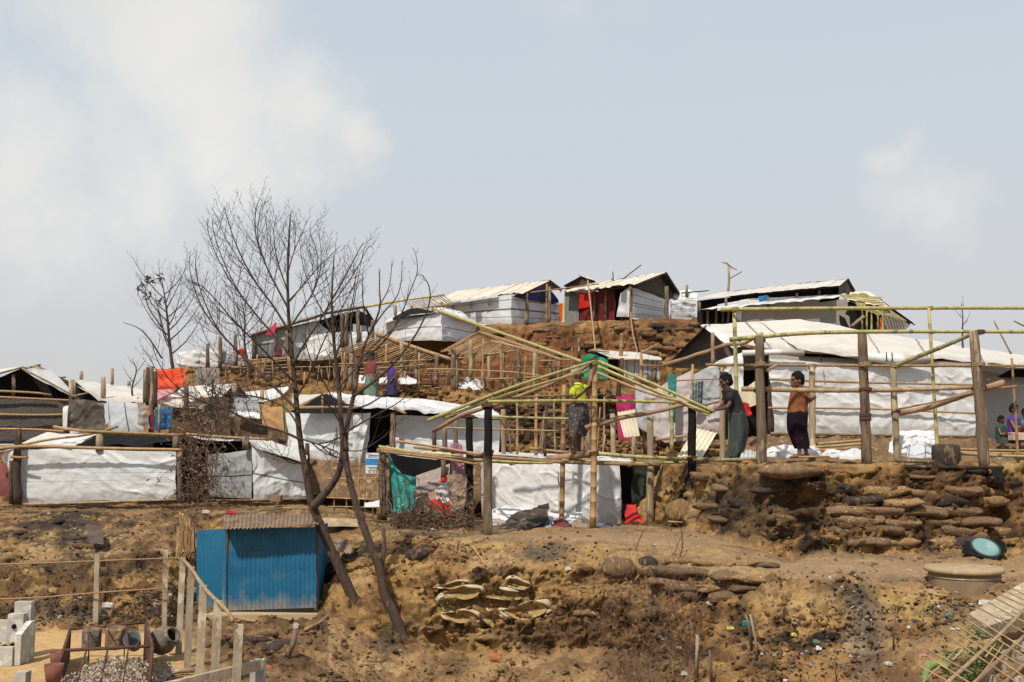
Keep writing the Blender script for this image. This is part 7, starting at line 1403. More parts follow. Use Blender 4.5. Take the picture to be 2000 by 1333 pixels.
# loose sheets of litter, each flagged apart
mat('litter_white', (.58,.56,.52), (.36,.31,.25), .7, 12); mat('litter_blue', (.03,.16,.22), None, .6); mat('litter_yellow', (.50,.45,.06), (.35,.28,.10), .7, 12); mat('litter_orange', (.42,.13,.05), (.3,.14,.08), .8, 12); mat('litter_green', (.06,.17,.10), (.12,.15,.1), .7, 12); mat('litter_pink', (.45,.08,.18), (.3,.15,.15), .7, 12)
def scrap(px, py, w, h, m, lb, nm='litter'):
    p, _ = surf(px, py); k = p.y/F; a = Vector((w*k/2,0,0)); u = Vector((0,-.35,1)).normalized()*h*k
    v, f, uv = cloth([p-a+u+Vector((0,-.05,0)), p+u*1.1+Vector((0,-.05,0)), p+a+u*.8+Vector((0,-.05,0))], [p-a*1.1+Vector((0,-.08,.01)), p+a+Vector((0,-.08,.01))], nu=10, nv=7, wr=.035, scale=14); v = np.asarray(v); single(nm, lb, 'litter', v, f, MATS[m], uv)
for a in ((1108,1113,13,8,'litter_white','white oval scrap on the bank below the platform edge'),(966,1290,20,18,'litter_orange','orange leaf shaped scrap on the sandy ledge'),(1553,1242,11,9,'litter_yellow','bright yellow wrapper in the gully'),(1420,1228,14,7,'litter_yellow','yellow wrapper beside the teal bag'),
          (1455,1224,22,12,'litter_blue','torn teal plastic bag on the lower bank'),(1387,1182,12,9,'litter_white','white scrap on the bank above the dry brush'),(1594,1270,10,10,'litter_white','white cup below the yellow wrapper'),(1585,1258,12,10,'litter_green','green scrap in the gully by the white cup'),
          (1803,1282,14,7,'litter_pink','pink scrap beside the trellis'),(1920,1183,26,13,'litter_white','white packet by the concrete slab'),(1530,1330,11,5,'litter_white','white scrap at the bottom edge of the photo'),(523,1306,18,10,'litter_orange','orange red scrap at the end of the low beam'),
          (582,1228,9,12,'litter_white','white bottle shaped scrap right of the blue shed'),(1617,1132,5,9,'litter_white','little white scrap on the slope below the path'),(1850,1205,13,10,'litter_green','pale green scrap under the path at the right'),(200,1200,26,12,'litter_green','turquoise plastic scrap by the fence post'),
          (222,1188,22,12,'litter_white','grey white plastic by the fence post'),(405,1005,14,8,'litter_white','white scrap below the banded tent'),(455,1003,16,7,'cloth_red','red scrap below the banded tent'),(1505,915,14,9,'cloth_red','red rag on the rim of the right terrace'),(1460,905,26,6,'litter_orange','orange plastic strip at the feet of the man in black'),
          (1603,915,9,9,'litter_orange','orange scrap on the rubble right of the man in orange'),(1340,1318,14,8,'litter_white','white scrap at the foot of the dry brush'),(1315,1266,8,6,'litter_white','white bead like scrap in the dry brush'),(350,968,9,26,'cloth_yellow','yellow rag tied at the corner of the left tent'),(620,962,12,18,'cloth_yellow','yellow green rag behind the forked trunk')): scrap(*a)
# ---- yard at the lower left
def blue_shed():
    T = thing('shed', 'small blue corrugated metal shed with rusty roof', 'shed', W(520,1192,16.2), None)
    g = lambda p: Vector((p.x, p.y, min(p.z, gz(p.x,p.y)+.02)))
    v, f, uv = corr(W(441,1032,16.25), W(618,1030,16.05), W(443,1193,16.25), W(618,1187,16.05), .075, .011, nv=10, dent=.012); part(T, 'front_sheet', v, f, MATS['blue_paint'], uv)
    v, f, uv = corr(W(384,1036,16.75), W(440,1033,16.20), W(384,1182,16.75), W(442,1193,16.20), .11, .010, nv=8, dent=.012); part(T, 'side_sheet', v, f, MATS['blue_paint2'], uv)
    v, f, uv = corr(W(618,1030,16.06), W(640,1022,17.6), W(618,1187,16.06), W(640,1160,17.6), .075, .011); part(T, 'side_sheet', v, f, MATS['blue_paint'], uv)
    v, f, uv = corr(W(438,1005,17.7), W(624,1003,17.5), W(436,1035,15.88), W(622,1024,15.70), .075, .013, nv=6, dent=.03); part(T, 'roof_sheet', v, f, MATS['rusty_roof'], uv)
    mb = MB()
    for (x, y, Y) in ((439,1112,16.2),(617,1110,16.06),(442,1112,17.4),(620,1100,17.5)): mb.box(W(x,y,Y)+Vector((0,.04,0)), (.05,.05,1.28))
    part(T, 'corner_post', mb.v, mb.f, MATS['timber'], smooth=False)
    mb = MB().box(W(530,1200,16.3)+Vector((0,.1,.0)), (2.1,.9,.09), jit=.02); part(T, 'earth_pad', mb.v, mb.f, MATS['pad'], smooth=False)
    mb = MB()                                                        # nail heads and rust runs along the fixings
    for zp in (1046,1110,1178):
        for i in range(13): ball(mb, W(448+i*14, zp+rs.uniform(-1,1), 16.2-.0105*i)+Vector((0,-.03,0)), .008, None, 6, 4)
    part(T, 'nail_heads', mb.v, mb.f, MATS['rust_nail'])
    mb = MB().box(W(497,1111,16.21)+Vector((0,-.012,0)), (.028,.006,1.30), jit=.004); part(T, 'sheet_lap', mb.v, mb.f, MATS['blue_paint2'], smooth=False)
    mb = MB()
    for i in range(26): mb.add(*tube([W(470+i*3.6+rs.uniform(-1,1), 1071+2*math.sin(i)+rs.uniform(-2,2), 16.2)+Vector((0,-.035,0)), W(472+i*3.6, 1073+rs.uniform(-2,3), 16.2)+Vector((0,-.035,0))], .006, 4))
    part(T, 'faded_scrawl', mb.v, mb.f, MATS['scrawl'])
mat('blue_paint', (.007,.095,.195), (.012,.13,.25), .5, 2.5, (1,1,1.6), bump=.25, bscale=25, c3=(.05,.15,.20), c3pos=.66, spec=.4)
mat('blue_paint2', (.008,.105,.205), (.015,.135,.25), .5, 2.5, (1,1,1.6), bump=.25, bscale=25, spec=.4)
mat('rust_nail', (.10,.05,.03), None, .9); mat('rusty_roof', (.29,.215,.15), (.20,.13,.085), .9, 5, bump=.5, bscale=20, c3=(.15,.07,.035)); mat('pad', (.45,.33,.19), (.36,.26,.15), .95, 3); mat('scrawl', (.20,.17,.12), None, .8)
# paint dulled by splashed mud near the ground
def mud_foot(m, z0, z1):
    nt = MATS[m].node_tree; bs = nt.nodes['Principled BSDF']; src = bs.inputs['Base Color'].links[0].from_socket; N, L = nt.nodes.new, nt.links.new
    tc = N('ShaderNodeNewGeometry'); sp = N('ShaderNodeSeparateXYZ'); L(tc.outputs['Position'], sp.inputs[0]); nz = N('ShaderNodeTexNoise'); nz.inputs['Scale'].default_value = 5; L(tc.outputs['Position'], nz.inputs[0])
    a = N('ShaderNodeMath'); a.operation = 'MULTIPLY_ADD'; L(nz.outputs[0], a.inputs[0]); a.inputs[1].default_value = .5; L(sp.outputs[2], a.inputs[2])
    mr = N('ShaderNodeMapRange'); L(a.outputs[0], mr.inputs[0]); mr.inputs[1].default_value = z0; mr.inputs[2].default_value = z1; mr.inputs[3].default_value = .8; mr.inputs[4].default_value = 0
    mx = N('ShaderNodeMix'); mx.data_type = 'RGBA'; L(mr.outputs[0], mx.inputs[0]); L(src, mx.inputs[6]); mx.inputs[7].default_value = (.33,.24,.13,1); L(mx.outputs[2], bs.inputs['Base Color'])
mud_foot('blue_paint', -2.28, -1.95); mud_foot('blue_paint2', -2.32, -2.1)
blue_shed()
def logs_by_shed():
    for i, (pts, r, m, lb) in enumerate((([(488,1199),(520,1203),(545,1206),(577,1198)],.03,'branch_wood','curved stick lying in front of the blue shed'),([(540,1206),(575,1210),(608,1207)],.028,'timber','straight stick crossing the curved one by the blue shed'),
        ([(455,1212),(480,1216),(510,1214),(535,1207)],.03,'branch_wood','low bent root on the ground left of the sticks by the shed'),([(595,1235),(620,1222),(640,1208)],.035,'branch_wood','bare root on the slope right of the shed'),([(560,1285),(572,1255),(578,1228)],.045,'timber','leaning stake below the blue shed'),
        ([(900,1035),(925,1075),(950,1105)],.022,'bamboo_tan','split bamboo cane leaning down the bank from the brush pile'),([(905,1035),(895,1060),(890,1080)],.018,'bamboo_tan','short split cane beside the leaning one'),([(905,1033),(935,1072),(957,1112)],.016,'bamboo_tan','thinner split cane next to the leaning one'),
        ([(1468,1270),(1462,1225),(1456,1200)],.02,'timber','thin stake standing in the litter on the lower bank'),([(1478,1288),(1472,1250),(1465,1200)],.018,'bamboo_dry','pale cane standing right of the thin stake'),([(1745,1268),(1750,1225),(1752,1190)],.012,'timber','thin wire like stake on the slope below the water tank'),([(1634,1333),(1634,1300),(1634,1265)],.008,'timber','very thin stake at the bottom edge below the gully'),
        ([(1360,1333),(1364,1285),(1362,1240)],.03,'timber','brown stake at the bottom behind the dry brush'),([(1390,1333),(1388,1300),(1386,1270)],.022,'timber','shorter brown stake right of the one behind the dry brush'))):
        a = surf(*pts[0])[0]; Y0 = a.y; P = [W(x,y,Y0-.02) if abs(pts[0][1]-pts[-1][1]) > 50 or i >= 8 else surf(x,y)[0]+Vector((0,-.03,r)) for x, y in pts]
        if i in (5,6,7): P = [surf(x,y)[0]+Vector((0,-.08,.02)) for x, y in pts]
        v, f, uv = log_line(P, r, r*.7); single('stick', lb, 'stick', v, f, MATS[m], uv)
logs_by_shed()
def yard_fence():
    T = thing('fence', 'yard fence of square concrete posts tied with cane and net', 'fence', W(350,1262,13.0), None)
    posts = [(190,1083,1212,14.75,.07),(324,1075,1218,14.9,.07),(357,1090,1262,13.0,.075),(374,1108,1290,12.1,.08),(397,1144,1328,11.3,.085),(426,1174,1345,10.9,.09),(467,1220,1360,10.6,.09)]
    tops = []
    for (x, t, b, Y, w) in posts:
        A = W(x-8 if x > 340 else x-3, b, Y); B = W(x, t, Y); A.z = min(A.z, gz(A.x,Y)); M = Euler((0,0,.3)).to_matrix(); mb = MB(); v = []
        for q, s in ((A,1.),(A.lerp(B,.35),.98),(A.lerp(B,.7),.97),(B,.94)):
            for dx, dy in ((-1,-1),(1,-1),(1,1),(-1,1)): v.append(q+M@Vector((dx*w/2*s+rs.uniform(-.003,.003),dy*w/2*s,0)))
        f = [(j*4+i,j*4+(i+1)%4,(j+1)*4+(i+1)%4,(j+1)*4+i) for j in range(3) for i in range(4)]+[(12,13,14,15)]
        part(T, 'post', v, f, MATS['concrete'], smooth=False); tops.append(B)
    for l in ([(-60,1104,14.7),(60,1101,14.7),(190,1096,14.7),(324,1091,14.8),(357,1091,13)],[(-60,1172,14.6),(70,1168,14.6),(190,1158,14.65),(324,1149,14.75)]): bamboo(T, 'cane_rail', W3(l), .013, 'bamboo_tan', node=.5)
    l = [(357,1092,12.95),(374,1112,12.05),(385,1128,11.8),(399,1148,11.2),(412,1163,11),(430,1180,10.8),(445,1196,10.6),(455,1214,10.5)]; v, f, uv = tube(smoothline(W3(l),4), .022, 7, jit=.15); part(T, 'rope_rail', v, f, MATS['rope'], uv)
    # wire net between the far posts
    mb = MB()
    for (x0,Y0),(x1,Y1) in (((-40,14.75),(190,14.75)),((190,14.75),(324,14.85))):
        n = int(abs(x1-x0)/9)
        for i in range(n+1):
            t = i/n; x = x0+(x1-x0)*t; Y = Y0+(Y1-Y0)*t; ta = 1103+(1090-1103)*((x+60)/384); bb = ta+85
            for dx in (-10,10): mb.add(*tube([W(x,ta,Y), W(x+dx*2.2,bb,Y)], .0022, 3, cap=False))
    o = part(T, 'wire_net', mb.v, mb.f, MATS['timber']); o['kind'] = 'stuff'
    T = thing('beam', 'low concrete beam across the bottom beside the fence posts', 'beam', W(430,1330,10.2), None)
    a, b = W(318,1345,10.0), W(516,1297,10.9); d = (b-a); mb = MB(); v = []
    for q in (a, a.lerp(b,.5), b):
        for dy, dz in ((-.05,-.055),(.05,-.055),(.05,.05),(-.05,.05)): v.append(q+Vector((0,dy,dz+rs.uniform(-.004,.004))))
    part(T, 'beam', v, [(j*4+i,j*4+(i+1)%4,(j+1)*4+(i+1)%4,(j+1)*4+i) for j in range(2) for i in range(4)]+[(8,9,10,11)], MATS['concrete'], smooth=False)
    mb = MB().box(W(502,1310,10.95)+Vector((0,.06,-.02)), (.14,.14,.24), jit=.006); part(T, 'end_block', mb.v, mb.f, MATS['concrete_grey'], smooth=False)
    v, f, uv = tube([surf(360,1318)[0]+Vector((-.16,-.05,.04)), surf(365,1316)[0]+Vector((.1,-.05,.05))], .028, 8); single('stone', 'brown lump of wood lying beside the near fence posts', 'stone', v, f, MATS['branch_wood'], uv)
yard_fence()
def wash_stand():
    T = thing('wash_stand', 'grey concrete wash stand with stepped wall', 'wash stand', W(55,1283,12.4), None)
    zf = -2.5
    def blk(nm, x0, x1, y0, y1, z0, z1, m='concrete_grey'): mb = MB().box(((x0+x1)/2,(y0+y1)/2,(z0+z1)/2), (x1-x0,y1-y0,z1-z0), jit=.004); part(T, nm, mb.v, mb.f, MATS[m], smooth=False)
    X = lambda px, Y: W(px,900,Y).x; Zp = lambda py, Y: zz(py,Y)
    blk('back_slab', X(44,12.75), X(76,12.75), 12.75, 12.85, zf, Zp(1175,12.8)); blk('back_wall', X(-60,12.8), X(37,12.8), 12.78, 12.85, zf, Zp(1211,12.8)); blk('shelf', X(36,12.7), X(66,12.7), 12.66, 12.75, zf, Zp(1199,12.7))
    # sloping side cheek
    x0, x1 = X(56,12.4), X(68,12.4); v = []
    for x in (x0, x1): v += [Vector((x,12.30,zf)), Vector((x,12.66,zf)), Vector((x,12.66,Zp(1212,12.66))), Vector((x,12.56,Zp(1214,12.56))), Vector((x,12.30,Zp(1240,12.3)))]
    f = [(0,4,3,2,1),(5,6,7,8,9)]+[(i,(i+1)%5,5+(i+1)%5,5+i) for i in range(5)]; part(T, 'side_cheek', v, f, MATS['concrete_grey'], smooth=False)
    blk('kerb', X(-80,12.4), X(55,12.4), 12.27, 12.34, zf, Zp(1264,12.3)); blk('basin_floor', X(-80,12.6), X(55,12.6), 12.34, 12.78, zf, zf+.05)
    mb = MB(); ball(mb, (X(46,12.66), 12.65, Zp(1224,12.65)), .03, None, 10, 6); part(T, 'drain_hole', mb.v, mb.f, MATS['black_sheet_and_shade'])
    for i in range(15):
        c = Vector((X(4+i%5*9,12.5)+rs.uniform(-.02,.02), 12.42+.1*(i//5), zf+.09+.04*(i%3))); a = rs.uniform(-.5,.5); v = []; k = 8
        for q in range(k+1):
            t = math.pi*q/k
            for y, r in ((-.12,.06),(.12,.06),(-.12,.045),(.12,.045)): v.append(c+Euler((0,rs.uniform(-.0,.0),a)).to_matrix()@Vector((math.cos(t)*r, y*.6, math.sin(t)*r)))
        f = []
        for q in range(k): b = q*4; f += [(b,b+1,b+5,b+4),(b+2,b+6,b+7,b+3),(b,b+4,b+6,b+2),(b+1,b+3,b+7,b+5)]
        single('roof_tile', 'curved clay tile in the basin of the concrete wash stand', 'tile', v, f, MATS['pale_tile'], smooth=False, group='curved tiles in the wash stand')
    mb = MB().box(W(44,1331,10.9)+Vector((0,0,-.05)), (.12,.12,.3), jit=.004); single('concrete_stub', 'small square concrete stub at the bottom left edge', 'concrete block', mb.v, mb.f, MATS['concrete_grey'], smooth=False)
mat('pale_tile', (.50,.40,.27), (.38,.29,.19), .9, 6, var=.2)
wash_stand()
def crate():
    T = thing('iron_cage', 'rusty open iron cage bed filled with pale chips', 'cage', W(210,1340,10.8), None); zt = -2.11; zb = -2.5
    A = W(124,1271,10.8); B = W(298,1262,10.8); C_ = W(285,1216,12.6); D = W(137,1229,12.6)
    def bar(nm, p, q, r=.014, m='rust'): v, f, uv = tube([p,q], r, 6); part(T, nm, v, f, MATS[m], uv)
    dn = lambda p, z=zb: Vector((p.x,p.y,z))
    A2, B2 = A+Vector((-.05,-.25,-.45)), B+Vector((.07,-.25,-.45))
    for p, q in ((A,B),(B,C_),(C_,D),(D,A)): bar('rail', p, q, .018)
    bar('rail', A, A2, .02); bar('rail', B, B2, .02); bar('rail', dn(D), dn(A2), .015); bar('rail', dn(C_), dn(B2), .015); bar('rail', C_, dn(C_), .015); bar('rail', D, dn(D), .015)
    for t in (.26,.5,.73): bar('bar', A.lerp(B,t), A2.lerp(B2,t), .010); bar('bar', D.lerp(C_,t), A.lerp(B,t), .010); bar('bar', D.lerp(C_,t), dn(D.lerp(C_,t)), .008)
    for s, (p, q) in enumerate(((A, D),(B, C_))): part(T, 'side_plate', [dn(p),dn(q),q,p], [(0,1,2,3)], MATS['rust'], smooth=False)
    rn = np.random.RandomState(4); mb = MB()
    for i in range(2600):
        x = rn.uniform(A2.x+.04, B2.x-.04); y = rn.uniform(A2.y+.02, 11.55); z = -2.47+.16*rn.rand()**2+.09*math.sin((x-A2.x)*3.2); d = Vector(rn.normal(size=3)).normalized()*rn.uniform(.012,.028); w = d.cross(Vector(rn.normal(size=3))).normalized()*.007; c = Vector((x,y,z)); mb.add([c-d-w,c-d+w,c+d+w,c+d-w],[(0,1,2,3)])
    o = part(T, 'wood_chips', mb.v, mb.f, MATS['chips'], smooth=False); o['kind'] = 'stuff'
    v, f, uv = cloth([Vector((A2.x+.02,11.6,-2.42)), Vector((B2.x-.02,11.6,-2.42))], [Vector((A2.x+.02,A2.y,-2.45)), Vector((B2.x-.02,A2.y,-2.45))], nu=30, nv=20, wr=.05, scale=6); part(T, 'chip_bed', v, f, MATS['chips'], uv)
mat('rust', (.10,.045,.03), (.06,.03,.022), .9, 7, bump=.5, c3=(.17,.075,.04)); mat('chips', (.50,.42,.33), (.33,.26,.20), .9, 30, bump=1, bscale=60, var=.1, c3=(.60,.53,.44))
crate()
def lathe(pts, k=24, sx=1., sy=1.):
    v = []; f = []
    for (r, z) in pts:
        for i in range(k): a = 2*math.pi*i/k; v.append(Vector((r*math.cos(a)*sx, r*math.sin(a)*sy, z)))
    for j in range(len(pts)-1):
        for i in range(k): f.append((j*k+i, j*k+(i+1)%k, (j+1)*k+(i+1)%k, (j+1)*k+i))
    return v, f
def pot(nm, lb, px, py, Y, h, m, rot=(0,0,0), prof_=None, cat='pot', grp=None, z=None, s=1.):
    pr = prof_ or [(0,0),(.28,.0),(.46,.25),(.50,.5),(.40,.78),(.26,.88),(.30,1.0),(.26,1.0),(.22,.88),(.34,.7),(.4,.4),(.2,.08),(0,.08)]
    v, f = lathe([(r*h,z_*h) for r, z_ in pr]); M = Euler(rot).to_matrix(); b = W(px,py,Y)
    if z is not None: b.z = z
    return single(nm, lb, cat, [M@q+b for q in v], f, MATS[m], group=grp)
mat('terracotta', (.20,.07,.05), (.13,.05,.04), .8, 5, bump=.4); mat('clay_brown', (.22,.12,.07), (.13,.08,.05), .95, 7, bump=.8, c3=(.33,.23,.14)); mat('clay_blue', (.12,.16,.18), (.09,.11,.12), .8, 7, c3=(.27,.22,.15)); mat('clay_grey', (.17,.14,.10), (.10,.08,.065), .95, 7, bump=.8, c3=(.27,.21,.14))
CYL = [(0,0),(.40,.0),(.44,.1),(.45,.85),(.42,.95),(.38,.95),(.37,.2),(0,.15)]; pot('tub', 'grey brown tub at the back left of the iron cage', 178, 1268, 12.3, .25, 'clay_grey', prof_=CYL); pot('tub', 'orange brown tub in the middle of the iron cage', 224, 1266, 12.3, .26, 'clay_brown', (R(4),R(3),0), prof_=CYL); pot('bucket', 'blue grey bucket tipped over at the right of the iron cage', 263, 1262, 12.2, .2, 'clay_blue', (R(55),R(12),0), prof_=[(0,0),(.36,0),(.5,1),(.46,1),(.33,.08),(0,.08)])
pot('flower_pot', 'upper dark red flower pot left of the iron cage', 112, 1305, 11.2, .17, 'terracotta', prof_=[(0,0),(.36,0),(.52,1),(.46,1),(.33,.1),(0,.1)]); pot('flower_pot', 'lower dark red flower pot left of the iron cage', 104, 1335, 10.6, .19, 'terracotta', prof_=[(0,0),(.36,0),(.52,1),(.46,1),(.33,.1),(0,.1)])
pot('basket', 'big grey brown jar lying on its side behind the cage', 300, 1262, 12.6, .34, 'clay_grey', (R(20),R(60),0)); pot('tin', 'dull blue tin lying beside the big jar', 327, 1248, 12.9, .22, 'clay_blue', (R(70),R(20),R(30)), prof_=[(0,0),(.4,0),(.4,1),(.36,1),(.36,.05),(0,.05)])
pot('stump', 'short dark stump like drum on the right terrace', 1849, 913, 17.75, .40, 'bag_dark', prof_=[(0,0),(.54,0),(.60,.2),(.61,.6),(.58,.92),(.50,1),(0,1.02)], cat='stump')
T = thing('water_tank', 'round concrete tank with thick lid half sunk in the slope', 'tank', W(1882,1148,14.6), None)
def tank():
    c = W(1882,1107,14.4); v, f = lathe([(0,.0),(.50,.0),(.53,-.015),(.53,-.06),(.50,-.075)], 40); part(T, 'lid', [q+c for q in v], f, MATS['concrete_tan']); v, f = lathe([(.47,-.07),(.48,-.3),(.46,-.7)], 40); part(T, 'ring', [q+c for q in v], f, MATS['concrete_tan2']); v, f = lathe([(.482,-.12),(.49,-.13),(.482,-.14)], 40); part(T, 'seam', [q+c for q in v], f, MATS['concrete_tan'])
mat('concrete_tan', (.42,.31,.18), (.34,.25,.15), .95, 3, bump=.5, bscale=12, c3=(.48,.37,.23)); mat('concrete_tan2', (.26,.18,.10), (.18,.13,.08), .95, 3, bump=.5, bscale=12)
tank()
T = thing('washing_bowl', 'pale turquoise plastic bowl on a black cloth below the sandbags', 'bowl', W(1925,1082,16.4), None)
def bowl():
    c = W(1925,1070,16.2); M = Euler((R(38),R(4),0)).to_matrix(); v, f = lathe([(0,.03),(.17,.03),(.20,.02),(.215,-.02),(.20,-.10),(.14,-.14),(0,-.14)], 36); part(T, 'bowl', [M@q+c for q in v], f, MATS['turquoise']); v, f = lathe([(.205,.02),(.225,.025),(.235,.0),(.22,-.02)], 36); part(T, 'rim', [M@q+c for q in v], f, MATS['rim_dark'])
mat('turquoise', (.13,.25,.25), (.17,.29,.28), .6, 4, c3=(.24,.36,.33)); mat('rim_dark', (.03,.06,.06), None, .6)
bowl()
v, f, uv = cloth(W3([(1888,1058,16.9),(1915,1052,17),(1960,1058,17)]), W3([(1880,1082,16.2),(1915,1090,16),(1968,1080,16.2)]), nu=30, nv=16, wr=.09, scale=5); single('black_cloth', 'black cloth crumpled under the turquoise bowl', 'cloth', v, f, MATS['black_sheet_and_shade'], uv)
v, f, uv = cloth(W3([(1932,914,17.4),(1956,913,17.4)]), W3([(1942,940,17.3),(1962,944,17.3)]), nu=12, nv=14, wr=.06, scale=6); single('rubber_mat', 'black rubber flap hanging over the rim at the right', 'rubber', v, f, MATS['black_sheet_and_shade'], uv)
# right terrace goods
def heap(lb, quads, m='tarp_white', nm='tarp_heap', cat='tarp heap', scale=2.6, wr=.12):
    a = quads[0]; T = thing(nm, lb, cat, W(a[0],a[3],a[4]), None)
    for (x0,x1,yt,yb,Y) in quads: tarp(T, 'fold', m, W3([(x0,yt+5,Y+.5),((x0+x1)/2,yt,Y+.3),(x1,yt+6,Y+.5)]), W3([(x0-3,yb,Y-.3),((x0+x1)/2,yb+1,Y-.4),(x1+3,yb,Y-.3)]), nu=30, nv=16, wr=wr, scale=scale)
    return T
heap('white plastic sheet spread behind the feet of the man in orange', [(1500,1560,872,894,19.6),(1540,1600,868,892,20)]); heap('white sheet crumpled between the man in orange and the thick half charred post', [(1605,1650,880,894,19),(1642,1688,878,898,18.6)])
heap('big folded grey tarp bundle on the right terrace', [(1745,1830,840,872,20.4),(1738,1800,862,890,19.8)], 'tarp_white', scale=3, wr=.2); heap('white sheet with black stripe under the big tarp bundle', [(1775,1828,868,894,19)], 'tarp_vband')
heap('white and black scraps by the feet of the man in black', [(1448,1484,880,898,18.8)], 'tarp_vstripes'); heap('white bundles on the ledge beside the distant people', [(695,722,735,748,29),(742,770,738,750,29),(780,812,736,750,29)], 'tarp_white', scale=6)
for i, (a, b, Y0, Y1, r, m, lb) in enumerate((((1595,868),(1700,859),20.6,20.8,.03,'bamboo_tan','upper bamboo pole stacked behind the man in orange'),((1590,874),(1700,865),20.3,20.5,.03,'bamboo_olive','middle bamboo pole stacked behind the man in orange'),((1596,880),(1690,874),20,20.1,.028,'bamboo_tan','lower bamboo pole stacked behind the man in orange'),
    ((1840,876),(2040,880),20.4,20.4,.03,'bamboo_tan','upper bamboo pole lying at the right under the awning'),((1840,882),(2040,886),20,20,.03,'bamboo_tan','middle bamboo pole lying at the right under the awning'),((1872,886),(2040,892),19.5,19.5,.035,'bamboo_olive','green bamboo pole lying lowest at the right'),
    ((1560,893),(1620,892),18.2,18.2,.02,'bamboo_tan','thin cane lying on the rim by the feet of the man in orange'),((1750,900),(1850,904),17.7,17.7,.035,'timber','charred plank lying on the rim left of the stump'),((1760,912),(1960,914),17.5,17.4,.035,'timber_burnt','long burnt pole along the rim of the right terrace'),((1305,1019),(1345,1021),20,20,.02,'bamboo_tan','short cane on the platform beside the dark post'))):
    v, f, uv = bamboo_line([W(*a,Y0),W(*b,Y1)], r); single('bamboo_pole', lb, 'pole', v, f, MATS[m], uv)
# mud plinths that carry the shelters
def plinth(T_, top, bot, m='mud_plinth', lb='earth bank under the tent'):
    v, f, uv = cloth(W3(top), W3(bot), nu=160, nv=24, wr=.14, scale=6); o = single('earth_bank', lb, 'earth bank', v, f, MATS[m], uv); return o
mat('mud_plinth', (.22,.135,.07), (.11,.068,.038), .95, 3, bump=1, bscale=12, bdist=.05, c3=(.33,.22,.12), c3pos=.68)
plinth(0, [(1430,862,24.3),(1500,850,23.72),(1700,853,23.72),(1905,856,23.8),(2070,862,25)], [(1430,905,23.4),(1500,902,22.6),(1700,902,22.4),(1905,902,22.6),(2070,902,23)], lb='earth bank carrying the big white tent')
plinth(0, [(560,893,24.7),(715,905,24.5),(765,890,24.4),(985,892,24.1)], [(560,960,23.6),(760,985,23.2),(985,985,23.2)], lb='earth bank carrying the long white tarp house')
def lattice_fence():
    T = thing('bamboo_fence', 'low bamboo lattice fence behind the second bare tree', 'fence', W(690,1000,21), None)
    for x, t, b in ((652,925,1010),(676,935,1010),(690,930,1015),(712,928,1015),(728,925,1015),(737,920,1015),(702,885,1010)): bamboo(T, 'upright', [W(x,b,21),W(x+1,t,21)], .018, 'bamboo_tan')
    for l in ([(640,935,20.95),(738,934,20.95)],[(636,972,20.95),(740,976,20.95)],[(640,990,20.95),(738,992,20.95)]): bamboo(T, 'rail', W3(l), .016, 'bamboo_tan')
    v, f, uv = cloth(W3([(715,985,20.6),(742,978,20.6)]), W3([(712,992,20.4),(742,992,20.4)]), nu=12, nv=6, wr=.08); single('white_cloth', 'white and black striped cloth lying by the wire wrapped post', 'cloth', v, f, MATS['tarp_stripes_fine'], uv)
    v, f, uv = corr(W(655,1052,17.4), W(690,1056,17.3), W(650,1078,17), W(684,1082,16.9), .07, .014); single('corrugated_sheet', 'rusty corrugated scrap on the slope by the shed roof', 'metal sheet', v, f, MATS['rusty_roof'], uv, group='rusty scraps')
    v, f, uv = corr(W(174,1060,17.5), W(168,1026,18.3), W(203,1064,17.3), W(199,1030,18.1), .09, .018); single('corrugated_sheet', 'dark corrugated scrap leaning on the left bank', 'metal sheet', v, f, MATS['rusty_dark'], uv)
    v, f, uv = cloth(W3([(620,1012,19.3),(700,1015,19.3)]), W3([(622,1028,18.8),(700,1030,18.8)]), nu=16, nv=6, wr=.05); single('concrete_sill', 'pale cement sill at the back corner of the shed', 'sill', v, f, MATS['concrete_tan'], uv)
    T = thing('dead_banana_plant', 'dead banana plant with hanging brown leaves left of the blue shed', 'plant', W(362,1092,17.3), None)
    for i in range(5): v, f, uv = tube(smoothline([surf(358+i*3,1090)[0]+Vector((0,-.03,0)), W(356+i*3.4,1050,17.6), W(352+i*4.5,1002+i*3,17.9)]), [.045,.03], 7, jit=.1); part(T, 'stem', v, f, MATS['banana'], uv)
    for i in range(12):
        x = 345+i*3; v, f, uv = cloth(W3([(x,1010+rs.uniform(0,40),17.3),(x+5,1008+rs.uniform(0,40),17.3)]), W3([(x-2,1075+rs.uniform(0,20),17.1),(x+5,1078,17.1)]), nu=4, nv=10, wr=.05, fold=.02); part(T, 'leaf', v, f, MATS['banana'], uv)
mat('rusty_dark', (.13,.10,.075), (.08,.06,.05), .85, 5); mat('banana', (.26,.15,.06), (.15,.09,.04), .9, 6, (3,3,.4), c3=(.38,.25,.10))
lattice_fence()
